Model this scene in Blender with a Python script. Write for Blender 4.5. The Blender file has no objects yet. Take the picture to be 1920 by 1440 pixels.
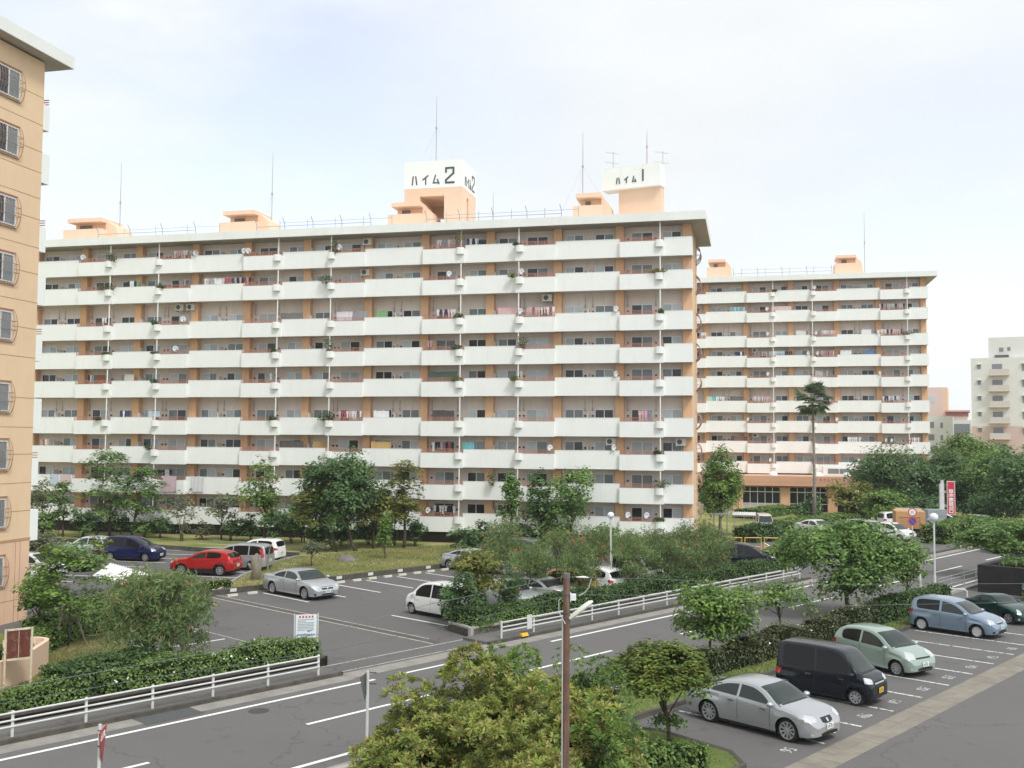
import bpy, math, random
import numpy as np
from mathutils import Vector, Matrix
from mathutils.bvhtree import BVHTree

# ------------------------------------------------------------------ camera, sky, sun, exposure
SC = bpy.context.scene
COL = SC.collection
F_PX, PITCH, ROLL, CAM_H = 1893.4, 0.0557, 0.0068, 8.54
cam_data = bpy.data.cameras.new("camera")
cam = bpy.data.objects.new("camera", cam_data)
COL.objects.link(cam)
cam_data.sensor_width = 36.0
cam_data.lens = F_PX / 1920 * 36.0
cam_data.clip_start = 0.2
cam_data.clip_end = 3000
cam.matrix_world = (Matrix.Translation((0, 0, CAM_H)) @ Matrix.Rotation(math.radians(90) + PITCH, 4, 'X')
                    @ Matrix.Rotation(ROLL, 4, 'Z'))
SC.camera = cam
SC.render.engine = 'CYCLES'
SC.view_settings.view_transform = 'Standard'
SC.view_settings.look = 'None'
SC.view_settings.gamma = 1
SC.view_settings.exposure = 0.54
SUN_DIR = Vector((0.40, -0.62, 1.0)).normalized()
SUN_EL = math.asin(SUN_DIR.z)
SUN_AZ = math.atan2(SUN_DIR.x, SUN_DIR.y)
world = bpy.data.worlds.new("World")
SC.world = world
world.use_nodes = True
wn, wl = world.node_tree.nodes, world.node_tree.links
wn.clear()
w_out = wn.new('ShaderNodeOutputWorld')
w_bg = wn.new('ShaderNodeBackground')
w_sky = wn.new('ShaderNodeTexSky')
w_sky.sky_type = 'NISHITA'
w_sky.sun_disc = False
w_sky.sun_elevation = SUN_EL
w_sky.sun_rotation = SUN_AZ
w_sky.dust_density = 2.0
w_tc = wn.new('ShaderNodeTexCoord')
w_map = wn.new('ShaderNodeMapping'); w_map.inputs['Scale'].default_value = (1.0, 1.0, 2.6)
w_map.inputs['Location'].default_value = (0.37, 0.1, 0.12)
w_no = wn.new('ShaderNodeTexNoise'); w_no.inputs['Scale'].default_value = 3.4
w_no.inputs['Detail'].default_value = 7; w_no.inputs['Roughness'].default_value = 0.5
wl.new(w_tc.outputs['Generated'], w_map.inputs['Vector']); wl.new(w_map.outputs[0], w_no.inputs['Vector'])
def w_math(op, a, b_=None, c=None, clamp=False):
    n = wn.new('ShaderNodeMath'); n.operation = op; n.use_clamp = clamp
    for k, v in enumerate((a, b_, c)):
        if v is None: continue
        if isinstance(v, (int, float)): n.inputs[k].default_value = v
        else: wl.new(v, n.inputs[k])
    return n.outputs[0]
def w_gap(px, py, rad):                     # a thinner place in the cloud, round one direction of the sky
    u, v = (px - 960) / F_PX, (720 - py) / F_PX
    d = Vector((u, 1.0 - v * math.sin(PITCH), v + math.sin(PITCH))).normalized()
    n = wn.new('ShaderNodeVectorMath'); n.operation = 'DISTANCE'; n.inputs[1].default_value = d
    wl.new(w_tc.outputs['Generated'], n.inputs[0])
    m = wn.new('ShaderNodeMapRange'); m.interpolation_type = 'SMOOTHSTEP'
    m.inputs[1].default_value = rad; m.inputs[2].default_value = rad * .15; m.inputs[3].default_value = 0; m.inputs[4].default_value = 1
    wl.new(n.outputs['Value'], m.inputs[0]); return m.outputs[0]
g = w_math('MAXIMUM', w_math('MAXIMUM', w_gap(420, 330, .42), w_gap(1830, 620, .32)), w_math('MULTIPLY', w_gap(60, 480, .22), .8))
thin = w_math('MULTIPLY', g, w_math('MULTIPLY_ADD', w_no.outputs['Fac'], -4.2, 2.75, clamp=True))
cover = w_math('SUBTRACT', 1.0, w_math('MULTIPLY', thin, .62))
w_xyz = wn.new('ShaderNodeSeparateXYZ'); wl.new(w_tc.outputs['Generated'], w_xyz.inputs[0])
w_gr = wn.new('ShaderNodeMapRange'); w_gr.interpolation_type = 'SMOOTHSTEP'
w_gr.inputs[1].default_value = .30; w_gr.inputs[2].default_value = .95; w_gr.inputs[3].default_value = 6.9; w_gr.inputs[4].default_value = 5.6
wl.new(w_xyz.outputs['Z'], w_gr.inputs[0])
w_nz = w_math('MULTIPLY_ADD', w_no.outputs['Fac'], .26, .87)
w_gl = wn.new('ShaderNodeVectorMath'); w_gl.operation = 'DISTANCE'; w_gl.inputs[1].default_value = SUN_DIR   # glow added to the unseen sky behind the camera, brightening the facades
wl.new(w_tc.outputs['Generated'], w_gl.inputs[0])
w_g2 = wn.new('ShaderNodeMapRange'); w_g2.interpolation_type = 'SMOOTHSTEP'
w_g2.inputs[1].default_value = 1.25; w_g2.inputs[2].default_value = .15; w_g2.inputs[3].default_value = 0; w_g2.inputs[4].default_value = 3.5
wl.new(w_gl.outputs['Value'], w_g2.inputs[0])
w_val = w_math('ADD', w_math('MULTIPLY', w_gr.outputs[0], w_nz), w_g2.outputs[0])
w_tint = wn.new('ShaderNodeVectorMath'); w_tint.operation = 'SCALE'; w_tint.inputs[0].default_value = (.955, .992, 1.01)
wl.new(w_val, w_tint.inputs['Scale'])
w_sc = wn.new('ShaderNodeVectorMath'); w_sc.operation = 'MULTIPLY'; w_sc.inputs[1].default_value = (2.8, 2.25, 2.12)
w_mx = wn.new('ShaderNodeMix'); w_mx.data_type = 'RGBA'
wl.new(cover, w_mx.inputs['Factor']); wl.new(w_tint.outputs[0], w_mx.inputs['B'])
wl.new(w_sky.outputs[0], w_sc.inputs[0]); wl.new(w_sc.outputs[0], w_mx.inputs['A'])
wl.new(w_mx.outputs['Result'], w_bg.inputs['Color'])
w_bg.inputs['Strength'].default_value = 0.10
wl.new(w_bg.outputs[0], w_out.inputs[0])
sun_data = bpy.data.lights.new("sun", 'SUN')
sun_data.energy = 1.6
sun_data.angle = math.radians(12)
sun_data.color = (1.0, 0.975, 0.94)
sun = bpy.data.objects.new("sun", sun_data)
COL.objects.link(sun)
sun.rotation_euler = SUN_DIR.to_track_quat('Z', 'Y').to_euler()
sun.location = (0, 0, 60)

# ------------------------------------------------------------------ geometry of the place
def ray(x, y):
    u, v = x - 960, y - 720
    c, s = math.cos(ROLL), math.sin(ROLL)
    u, v = u * c + v * s, -u * s + v * c
    a, b, d = u / F_PX, 1.0, -v / F_PX
    cy, sy = math.cos(PITCH), math.sin(PITCH)
    return (a, cy - sy * d, sy + cy * d)
def G(x, y, z=0.0):
    d = ray(x, y); t = (z - CAM_H) / d[2]
    return Vector((d[0] * t, d[1] * t, z))
def AT(x, y, Y):                      # point of the sight line at depth Y
    d = ray(x, y); t = Y / d[1]
    return Vector((d[0] * t, Y, CAM_H + d[2] * t))
RA = math.radians(47.0)
RC, RS = math.cos(RA), math.sin(RA)
def UN(u, n, z=0.0):                  # road frame: u along the road, n across it
    return Vector((RC * u - RS * n, RS * u + RC * n, z))
TH = -0.2323
DV = Vector((math.cos(TH), math.sin(TH), 0)); PV = Vector((-math.sin(TH), math.cos(TH), 0))

# ------------------------------------------------------------------ object helpers
def tag(o, label=None, cat=None, group=None, kind=None):
    if label: o['label'] = label
    if cat: o['category'] = cat
    if group: o['group'] = group
    if kind: o['kind'] = kind
    return o
def thing(name, label, cat, loc=(0, 0, 0), rz=0.0, group=None, parent=None):
    o = bpy.data.objects.new(name, None)
    COL.objects.link(o)
    o.location = loc; o.rotation_euler = (0, 0, rz); o.empty_display_size = 0.3
    return tag(o, label, cat, group)
def mk_mesh(name, verts, faces, mats, idx=None, smooth=False, sharp=None):
    me = bpy.data.meshes.new(name)
    verts = np.asarray(verts, dtype=np.float32)
    if isinstance(faces, np.ndarray):
        nf, k = faces.shape
        me.vertices.add(len(verts)); me.vertices.foreach_set('co', verts.ravel())
        me.loops.add(nf * k); me.loops.foreach_set('vertex_index', faces.astype(np.int32).ravel())
        me.polygons.add(nf)
        me.polygons.foreach_set('loop_start', np.arange(0, nf * k, k, dtype=np.int32))
        me.polygons.foreach_set('loop_total', np.full(nf, k, dtype=np.int32))
        me.update(calc_edges=True)
    else:
        me.from_pydata([tuple(map(float, v)) for v in verts], [], faces)
        me.update()
    for m in (mats if isinstance(mats, (list, tuple)) else [mats]):
        me.materials.append(m)
    if idx is not None:
        me.polygons.foreach_set('material_index', np.asarray(idx, dtype=np.int32))
    if smooth:
        me.polygons.foreach_set('use_smooth', np.ones(len(me.polygons), dtype=bool))
        if sharp: me.set_sharp_from_angle(angle=math.radians(sharp))
    return me
def mobj(name, me, parent=None, loc=None):
    o = bpy.data.objects.new(name, me)
    COL.objects.link(o)
    if parent: o.parent = parent
    if loc is not None: o.location = loc
    return o
class MB:
    def __init__(s): s.v = []; s.f = []; s.i = []
    def add(s, vs, fs, mi=0):
        k = len(s.v); s.v.extend([tuple(v) for v in vs])
        for f in fs: s.f.append([k + a for a in f]); s.i.append(mi)
        return s
    def box(s, x0, x1, y0, y1, z0, z1, mi=0):
        return s.add([(x0, y0, z0), (x1, y0, z0), (x1, y1, z0), (x0, y1, z0), (x0, y0, z1), (x1, y0, z1), (x1, y1, z1), (x0, y1, z1)],
                     [(0, 3, 2, 1), (4, 5, 6, 7), (0, 1, 5, 4), (1, 2, 6, 5), (2, 3, 7, 6), (3, 0, 4, 7)], mi)
    def poly(s, pts, z0, z1, mi=0):           # vertical prism over a counter-clockwise outline
        n = len(pts)
        vs = [(p[0], p[1], z0) for p in pts] + [(p[0], p[1], z1) for p in pts]
        fs = [tuple(range(n, 2 * n)), tuple(reversed(range(n)))]
        fs += [(i, (i + 1) % n, n + (i + 1) % n, n + i) for i in range(n)]
        return s.add(vs, fs, mi)
    def prism_y(s, pts, y0, y1, mi=0):        # outline in x,z pushed along y
        n = len(pts)
        vs = [(p[0], y0, p[1]) for p in pts] + [(p[0], y1, p[1]) for p in pts]
        fs = [tuple(range(n)), tuple(reversed(range(n, 2 * n)))]
        fs += [(i, n + i, n + (i + 1) % n, (i + 1) % n) for i in range(n)]
        return s.add(vs, fs, mi)
    def prism_x(s, pts, x0, x1, mi=0):        # outline in y,z pushed along x
        n = len(pts)
        vs = [(x0, p[0], p[1]) for p in pts] + [(x1, p[0], p[1]) for p in pts]
        fs = [tuple(reversed(range(n))), tuple(range(n, 2 * n))]
        fs += [(i, (i + 1) % n, n + (i + 1) % n, n + i) for i in range(n)]
        return s.add(vs, fs, mi)
    def tube(s, pts, r, seg=8, mi=0, cap=True):
        pts = [Vector(p) for p in pts]; n = len(pts)
        rs = r if isinstance(r, (list, tuple)) else [r] * n
        rings = []; up = None
        for i, p in enumerate(pts):
            t = (pts[min(i + 1, n - 1)] - pts[max(i - 1, 0)]).normalized()
            if up is None: up = Vector((1, 0, 0)) if abs(t.x) < 0.8 else Vector((0, 1, 0))
            a = t.cross(up).normalized(); b = t.cross(a).normalized(); up = -b if (-b).length else up
            up = a.cross(t).normalized()
            rings.append([p + rs[i] * (math.cos(2 * math.pi * k / seg) * a + math.sin(2 * math.pi * k / seg) * b) for k in range(seg)])
        vs = [v for rg in rings for v in rg]; fs = []
        for i in range(n - 1):
            for k in range(seg):
                k2 = (k + 1) % seg
                fs.append((i * seg + k, i * seg + k2, (i + 1) * seg + k2, (i + 1) * seg + k))
        if cap:
            fs.append(tuple(reversed(range(seg)))); fs.append(tuple((n - 1) * seg + k for k in range(seg)))
        return s.add(vs, fs, mi)
    def lathe(s, prof, seg=20, c=(0, 0, 0), axis='z', mi=0):
        vs = []; m = len(prof)
        for k in range(seg):
            a = 2 * math.pi * k / seg
            for (r, h) in prof:
                if axis == 'z': vs.append((c[0] + r * math.cos(a), c[1] + r * math.sin(a), c[2] + h))
                elif axis == 'y': vs.append((c[0] + r * math.cos(a), c[1] + h, c[2] + r * math.sin(a)))
                else: vs.append((c[0] + h, c[1] + r * math.cos(a), c[2] + r * math.sin(a)))
        fs = [(k * m + j, ((k + 1) % seg) * m + j, ((k + 1) % seg) * m + j + 1, k * m + j + 1) for k in range(seg) for j in range(m - 1)]
        return s.add(vs, fs, mi)
    def mesh(s, name, mats, smooth=False, sharp=None):
        return mk_mesh(name, s.v, s.f, mats, s.i, smooth, sharp)
    def build(s, name, mats, parent=None, smooth=False, sharp=None, loc=None):
        return mobj(name, s.mesh(name, mats, smooth, sharp), parent, loc)
def ORD(k):
    return ['first', 'second', 'third', 'fourth', 'fifth', 'sixth', 'seventh', 'eighth', 'ninth', 'tenth', 'eleventh', 'twelfth', 'thirteenth', 'fourteenth'][k - 1]

# ------------------------------------------------------------------ materials
MATS = {}
def new_mat(name):
    m = bpy.data.materials.new(name); m.use_nodes = True
    nt = m.node_tree; b = nt.nodes['Principled BSDF']
    return m, nt, b
def mat(name, col, rough=0.7, metal=0.0, var=0.0, vscale=3.0, bump=0.0, bscale=40.0, coat=0.0, stain=None, spec=0.5, sscale=(1, 1, 0.15), rand=0.0):
    if name in MATS: return MATS[name]
    m, nt, b = new_mat(name)
    N, L = nt.nodes, nt.links
    b.inputs['Roughness'].default_value = rough; b.inputs['Metallic'].default_value = metal
    b.inputs['Coat Weight'].default_value = coat; b.inputs['Coat Roughness'].default_value = 0.06
    b.inputs['Specular IOR Level'].default_value = spec
    c = (*col, 1)
    if var or stain or bump or rand:
        tc = N.new('ShaderNodeTexCoord'); src = None
        rgb = N.new('ShaderNodeRGB'); rgb.outputs[0].default_value = c; src = rgb.outputs[0]
        if var:
            no = N.new('ShaderNodeTexNoise'); no.inputs['Scale'].default_value = vscale; no.inputs['Detail'].default_value = 8
            no.inputs['Roughness'].default_value = 0.65
            L.new(tc.outputs['Object'], no.inputs['Vector'])
            mr = N.new('ShaderNodeMapRange'); mr.inputs[1].default_value = 0.3; mr.inputs[2].default_value = 0.7
            mr.inputs[3].default_value = 1 - var; mr.inputs[4].default_value = 1 + var
            L.new(no.outputs['Fac'], mr.inputs[0])
            mm = N.new('ShaderNodeVectorMath'); mm.operation = 'SCALE'
            L.new(src, mm.inputs[0]); L.new(mr.outputs[0], mm.inputs['Scale']); src = mm.outputs[0]
        if rand:
            ge = N.new('ShaderNodeNewGeometry')
            mr = N.new('ShaderNodeMapRange'); mr.inputs[3].default_value = 1 - rand; mr.inputs[4].default_value = 1 + rand
            L.new(ge.outputs['Random Per Island'], mr.inputs[0])
            mm = N.new('ShaderNodeVectorMath'); mm.operation = 'SCALE'
            L.new(src, mm.inputs[0]); L.new(mr.outputs[0], mm.inputs['Scale']); src = mm.outputs[0]
        if stain:                              # weathering streaks: (colour, amount)
            mp = N.new('ShaderNodeMapping'); mp.inputs['Scale'].default_value = sscale
            L.new(tc.outputs['Object'], mp.inputs[0])
            n2 = N.new('ShaderNodeTexNoise'); n2.inputs['Scale'].default_value = 2.2; n2.inputs['Detail'].default_value = 9
            n2.inputs['Roughness'].default_value = 0.7
            L.new(mp.outputs[0], n2.inputs['Vector'])
            mr = N.new('ShaderNodeMapRange'); mr.inputs[1].default_value = 0.52; mr.inputs[2].default_value = 0.8
            mr.inputs[3].default_value = 0; mr.inputs[4].default_value = stain[1]
            L.new(n2.outputs['Fac'], mr.inputs[0])
            mx = N.new('ShaderNodeMix'); mx.data_type = 'RGBA'
            L.new(mr.outputs[0], mx.inputs['Factor']); L.new(src, mx.inputs['A']); mx.inputs['B'].default_value = (*stain[0], 1)
            src = mx.outputs['Result']
        L.new(src, b.inputs['Base Color'])
        if bump:
            n3 = N.new('ShaderNodeTexNoise'); n3.inputs['Scale'].default_value = bscale; n3.inputs['Detail'].default_value = 4
            L.new(tc.outputs['Object'], n3.inputs['Vector'])
            bp = N.new('ShaderNodeBump'); bp.inputs['Strength'].default_value = bump; bp.inputs['Distance'].default_value = 0.02
            L.new(n3.outputs['Fac'], bp.inputs['Height']); L.new(bp.outputs[0], b.inputs['Normal'])
    else:
        b.inputs['Base Color'].default_value = c
    MATS[name] = m
    return m
def leaf_mat(name, dark, light, tip=None, trans=0.33, nscale=0.9, rough=0.55, tipamt=0.3, lo=0.3, hi=0.7):
    """leaf colour varies per leaf and in soft clumps; a share of the leaves takes the third colour"""
    if name in MATS: return MATS[name]
    m, nt, b = new_mat(name); N, L = nt.nodes, nt.links
    ge = N.new('ShaderNodeNewGeometry'); tc = N.new('ShaderNodeTexCoord')
    no = N.new('ShaderNodeTexNoise'); no.inputs['Scale'].default_value = nscale; no.inputs['Detail'].default_value = 3
    L.new(tc.outputs['Object'], no.inputs['Vector'])
    mr = N.new('ShaderNodeMapRange'); mr.inputs[1].default_value = lo; mr.inputs[2].default_value = hi
    mr.inputs[3].default_value = -0.3; mr.inputs[4].default_value = 0.75
    L.new(no.outputs['Fac'], mr.inputs[0])
    ad = N.new('ShaderNodeMath'); ad.operation = 'ADD'; ad.use_clamp = True
    ml = N.new('ShaderNodeMath'); ml.operation = 'MULTIPLY'; ml.inputs[1].default_value = 0.6
    L.new(ge.outputs['Random Per Island'], ml.inputs[0]); L.new(ml.outputs[0], ad.inputs[0]); L.new(mr.outputs[0], ad.inputs[1])
    mx = N.new('ShaderNodeMix'); mx.data_type = 'RGBA'
    mx.inputs['A'].default_value = (*dark, 1); mx.inputs['B'].default_value = (*light, 1)
    L.new(ad.outputs[0], mx.inputs['Factor']); src = mx.outputs['Result']
    if tip:
        fr = N.new('ShaderNodeMath'); fr.operation = 'MULTIPLY'; fr.inputs[1].default_value = 7.31
        f2 = N.new('ShaderNodeMath'); f2.operation = 'FRACT'
        gt = N.new('ShaderNodeMath'); gt.operation = 'LESS_THAN'; gt.inputs[1].default_value = tipamt
        L.new(ge.outputs['Random Per Island'], fr.inputs[0]); L.new(fr.outputs[0], f2.inputs[0]); L.new(f2.outputs[0], gt.inputs[0])
        m2 = N.new('ShaderNodeMix'); m2.data_type = 'RGBA'; m2.inputs['B'].default_value = (*tip, 1)
        L.new(gt.outputs[0], m2.inputs['Factor']); L.new(src, m2.inputs['A']); src = m2.outputs['Result']
    L.new(src, b.inputs['Base Color'])
    b.inputs['Roughness'].default_value = rough; b.inputs['Specular IOR Level'].default_value = 0.35
    tr = N.new('ShaderNodeBsdfTranslucent'); L.new(src, tr.inputs['Color'])
    ms = N.new('ShaderNodeMixShader'); ms.inputs[0].default_value = trans
    L.new(b.outputs[0], ms.inputs[1]); L.new(tr.outputs[0], ms.inputs[2])
    L.new(ms.outputs[0], N['Material Output'].inputs['Surface'])
    MATS[name] = m
    return m
WHITE = mat('white_paint', (0.84, 0.86, 0.835), 0.75, var=0.025, vscale=0.5, stain=((0.56, 0.56, 0.50), 0.25), bump=0.15, bscale=18)
FASCIA = mat('roof_paint', (0.80, 0.82, 0.79), 0.75, var=0.04, vscale=0.6, stain=((0.52, 0.54, 0.50), 0.35))
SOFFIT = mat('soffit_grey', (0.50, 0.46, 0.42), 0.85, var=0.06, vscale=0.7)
ORANGE = mat('orange_paint', (0.70, 0.43, 0.255), 0.8, var=0.05, vscale=0.8, stain=((0.42, 0.26, 0.16), 0.35), bump=0.1)
GABLE = mat('gable_paint', (0.75, 0.55, 0.36), 0.8, var=0.05, vscale=0.5, stain=((0.55, 0.38, 0.22), 0.30), bump=0.15, bscale=25)
GABLE_LOW = mat('gable_base_paint', (0.74, 0.50, 0.34), 0.85, var=0.07, vscale=0.7, stain=((0.42, 0.30, 0.24), 0.4), bump=0.3, bscale=12)
PALE_OR = mat('pale_orange_paint', (0.79, 0.57, 0.42), 0.8, var=0.03, vscale=0.6, stain=((0.55, 0.40, 0.30), 0.25))
INWALL = mat('balcony_wall_paint', (0.74, 0.655, 0.605), 0.85, var=0.06, vscale=1.2, stain=((0.40, 0.33, 0.29), 0.35))
RAILRED = mat('rail_red', (0.46, 0.23, 0.17), 0.5)
RAILDK = mat('grille_brown', (0.20, 0.13, 0.10), 0.5)
STEEL = mat('steel_grey', (0.45, 0.46, 0.47), 0.45, 0.4)
PALEST = mat('rail_white', (0.62, 0.63, 0.62), 0.55, var=0.06, vscale=5, stain=((0.35, 0.31, 0.27), 0.5), sscale=(3, 3, 1.5))
DARKM = mat('dark_metal', (0.10, 0.105, 0.11), 0.5, 0.2)
FRAME = mat('window_frame', (0.80, 0.82, 0.84), 0.4, 0.2)
G_DARK = mat('glass_dark', (0.035, 0.04, 0.045), 0.06)
G_MID = mat('glass_mid', (0.20, 0.235, 0.25), 0.12, var=0.15, vscale=1.2)
G_CURT = mat('glass_curtain', (0.42, 0.475, 0.50), 0.2, var=0.1, vscale=2.0, sscale=(1, 1, 1))
G_PALE = mat('glass_pale', (0.56, 0.62, 0.66), 0.25, var=0.08, vscale=2)
CONC = mat('concrete', (0.36, 0.345, 0.315), 0.9, var=0.14, vscale=2.0, stain=((0.20, 0.18, 0.15), 0.5), bump=0.3, bscale=30, sscale=(1, 1, 1))
DKCONC = mat('mossy_concrete', (0.085, 0.078, 0.065), 0.95, var=0.35, vscale=3, bump=0.5, bscale=15)
BLOCKW = mat('old_block_wall', (0.022, 0.021, 0.020), 0.95, var=0.3, vscale=2, bump=0.4, bscale=8)
WOODP = mat('grey_timber', (0.20, 0.17, 0.14), 0.9, var=0.2, vscale=8)
BARK = mat('bark', (0.095, 0.075, 0.055), 0.95, var=0.35, vscale=6, bump=0.6, bscale=14)
BARK_L = mat('pale_bark', (0.24, 0.21, 0.17), 0.95, var=0.3, vscale=6, bump=0.5, bscale=14)
WHITEPL = mat('white_plastic', (0.78, 0.79, 0.79), 0.4)
# ------------------------------------------------------------------ ground materials
def asphalt(name, base, patch, scale=0.16):
    m, nt, b = new_mat(name); N, L = nt.nodes, nt.links
    tc = N.new('ShaderNodeTexCoord')
    n1 = N.new('ShaderNodeTexNoise'); n1.inputs['Scale'].default_value = scale; n1.inputs['Detail'].default_value = 10; n1.inputs['Roughness'].default_value = 0.6
    n2 = N.new('ShaderNodeTexNoise'); n2.inputs['Scale'].default_value = 18; n2.inputs['Detail'].default_value = 6; n2.inputs['Roughness'].default_value = 0.8
    vo = N.new('ShaderNodeTexVoronoi'); vo.inputs['Scale'].default_value = 0.17; vo.feature = 'DISTANCE_TO_EDGE'
    nd = N.new('ShaderNodeTexNoise'); nd.inputs['Scale'].default_value = 1.3; nd.inputs['Detail'].default_value = 6
    vm = N.new('ShaderNodeMix'); vm.data_type = 'VECTOR'; vm.inputs['Factor'].default_value = 0.09
    for n in (n1, n2, nd): L.new(tc.outputs['Object'], n.inputs['Vector'])
    L.new(tc.outputs['Object'], vm.inputs['A']); 
    sc = N.new('ShaderNodeVectorMath'); sc.operation = 'SCALE'; sc.inputs['Scale'].default_value = 14
    L.new(nd.outputs['Color'], sc.inputs[0]); 
    av = N.new('ShaderNodeVectorMath'); av.operation = 'ADD'
    sc.inputs['Scale'].default_value = 1.4
    L.new(tc.outputs['Object'], av.inputs[0]); L.new(sc.outputs[0], av.inputs[1]); L.new(av.outputs[0], vo.inputs['Vector'])
    rp = N.new('ShaderNodeValToRGB'); rp.color_ramp.elements[0].position = 0.34; rp.color_ramp.elements[1].position = 0.68
    rp.color_ramp.elements[0].color = (*base, 1); rp.color_ramp.elements[1].color = (*patch, 1)
    L.new(n1.outputs['Fac'], rp.inputs[0])
    mr = N.new('ShaderNodeMapRange'); mr.inputs[1].default_value = 0.25; mr.inputs[2].default_value = 0.75; mr.inputs[3].default_value = 0.78; mr.inputs[4].default_value = 1.22
    L.new(n2.outputs['Fac'], mr.inputs[0])
    mm = N.new('ShaderNodeVectorMath'); mm.operation = 'SCALE'; L.new(rp.outputs[0], mm.inputs[0]); L.new(mr.outputs[0], mm.inputs['Scale'])
    cr = N.new('ShaderNodeMapRange'); cr.inputs[1].default_value = 0.0; cr.inputs[2].default_value = 0.010; cr.inputs[3].default_value = 0.72; cr.inputs[4].default_value = 1.0
    L.new(vo.outputs['Distance'], cr.inputs[0])
    m2 = N.new('ShaderNodeVectorMath'); m2.operation = 'SCALE'; L.new(mm.outputs[0], m2.inputs[0]); L.new(cr.outputs[0], m2.inputs['Scale'])
    n4 = N.new('ShaderNodeTexNoise'); n4.inputs['Scale'].default_value = 0.9; n4.inputs['Detail'].default_value = 5; n4.inputs['Roughness'].default_value = 0.7
    L.new(tc.outputs['Object'], n4.inputs['Vector'])
    sp = N.new('ShaderNodeMapRange'); sp.inputs[1].default_value = 0.60; sp.inputs[2].default_value = 0.70; sp.inputs[3].default_value = 1.0; sp.inputs[4].default_value = 0.80
    L.new(n4.outputs['Fac'], sp.inputs[0])
    m3 = N.new('ShaderNodeVectorMath'); m3.operation = 'SCALE'; L.new(m2.outputs[0], m3.inputs[0]); L.new(sp.outputs[0], m3.inputs['Scale'])
    L.new(m3.outputs[0], b.inputs['Base Color']); b.inputs['Roughness'].default_value = 0.88
    bp = N.new('ShaderNodeBump'); bp.inputs['Strength'].default_value = 0.35; bp.inputs['Distance'].default_value = 0.01
    L.new(n2.outputs['Fac'], bp.inputs['Height']); L.new(bp.outputs[0], b.inputs['Normal'])
    MATS[name] = m
    return m
def worn_paint(name, col, wear):
    m, nt, b = new_mat(name); N, L = nt.nodes, nt.links
    tc = N.new('ShaderNodeTexCoord')
    n1 = N.new('ShaderNodeTexNoise'); n1.inputs['Scale'].default_value = 5.5; n1.inputs['Detail'].default_value = 9; n1.inputs['Roughness'].default_value = 0.75
    L.new(tc.outputs['Object'], n1.inputs['Vector'])
    mr = N.new('ShaderNodeMapRange'); mr.inputs[1].default_value = wear; mr.inputs[2].default_value = wear + 0.04
    L.new(n1.outputs['Fac'], mr.inputs[0])
    mx = N.new('ShaderNodeMix'); mx.data_type = 'RGBA'; mx.inputs['A'].default_value = (0.12, 0.118, 0.115, 1); mx.inputs['B'].default_value = (*col, 1)
    L.new(mr.outputs[0], mx.inputs['Factor']); L.new(mx.outputs['Result'], b.inputs['Base Color']); b.inputs['Roughness'].default_value = 0.7
    MATS[name] = m
    return m
def grass_mat(name, a, b_, c_):
    m, nt, b = new_mat(name); N, L = nt.nodes, nt.links
    tc = N.new('ShaderNodeTexCoord')
    n1 = N.new('ShaderNodeTexNoise'); n1.inputs['Scale'].default_value = 0.22; n1.inputs['Detail'].default_value = 6
    n2 = N.new('ShaderNodeTexNoise'); n2.inputs['Scale'].default_value = 7; n2.inputs['Detail'].default_value = 8; n2.inputs['Roughness'].default_value = 0.8
    L.new(tc.outputs['Object'], n1.inputs['Vector']); L.new(tc.outputs['Object'], n2.inputs['Vector'])
    rp = N.new('ShaderNodeValToRGB'); e = rp.color_ramp.elements
    e[0].position = 0.33; e[0].color = (*a, 1); e[1].position = 0.66; e[1].color = (*c_, 1)
    x = e.new(0.5); x.color = (*b_, 1)
    L.new(n1.outputs['Fac'], rp.inputs[0])
    mr = N.new('ShaderNodeMapRange'); mr.inputs[1].default_value = 0.25; mr.inputs[2].default_value = 0.75; mr.inputs[3].default_value = 0.6; mr.inputs[4].default_value = 1.4
    L.new(n2.outputs['Fac'], mr.inputs[0])
    mm = N.new('ShaderNodeVectorMath'); mm.operation = 'SCALE'; L.new(rp.outputs[0], mm.inputs[0]); L.new(mr.outputs[0], mm.inputs['Scale'])
    L.new(mm.outputs[0], b.inputs['Base Color']); b.inputs['Roughness'].default_value = 1.0; b.inputs['Specular IOR Level'].default_value = 0.1
    bp = N.new('ShaderNodeBump'); bp.inputs['Strength'].default_value = 0.8; bp.inputs['Distance'].default_value = 0.06
    L.new(n2.outputs['Fac'], bp.inputs['Height']); L.new(bp.outputs[0], b.inputs['Normal'])
    MATS[name] = m
    return m
ROADM = asphalt('road_asphalt', (0.122, 0.118, 0.116), (0.138, 0.133, 0.129))
LOTM = asphalt('lot_asphalt', (0.108, 0.104, 0.103), (0.132, 0.127, 0.123), 0.12)
LOTR = asphalt('apron_asphalt', (0.116, 0.112, 0.110), (0.132, 0.127, 0.123), 0.1)
WALKM = asphalt('walk_asphalt', (0.105, 0.101, 0.097), (0.150, 0.143, 0.134), 0.5)
LINE = worn_paint('road_paint', (0.80, 0.80, 0.78), 0.30)
LINEW = worn_paint('worn_road_paint', (0.72, 0.72, 0.70), 0.44)
LINEF = worn_paint('faded_drain_paint', (0.50, 0.48, 0.44), 0.42)
GRASSG = grass_mat('lawn', (0.16, 0.20, 0.06), (0.26, 0.26, 0.10), (0.37, 0.33, 0.155))
GRASSN = grass_mat('green_lawn', (0.10, 0.145, 0.04), (0.15, 0.19, 0.06), (0.21, 0.23, 0.08))
GUTTER = mat('gutter_concrete', (0.27, 0.255, 0.23), 0.9, var=0.2, vscale=1.4, stain=((0.16, 0.15, 0.13), 0.5), bump=0.3, sscale=(1, 1, 1))
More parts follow.
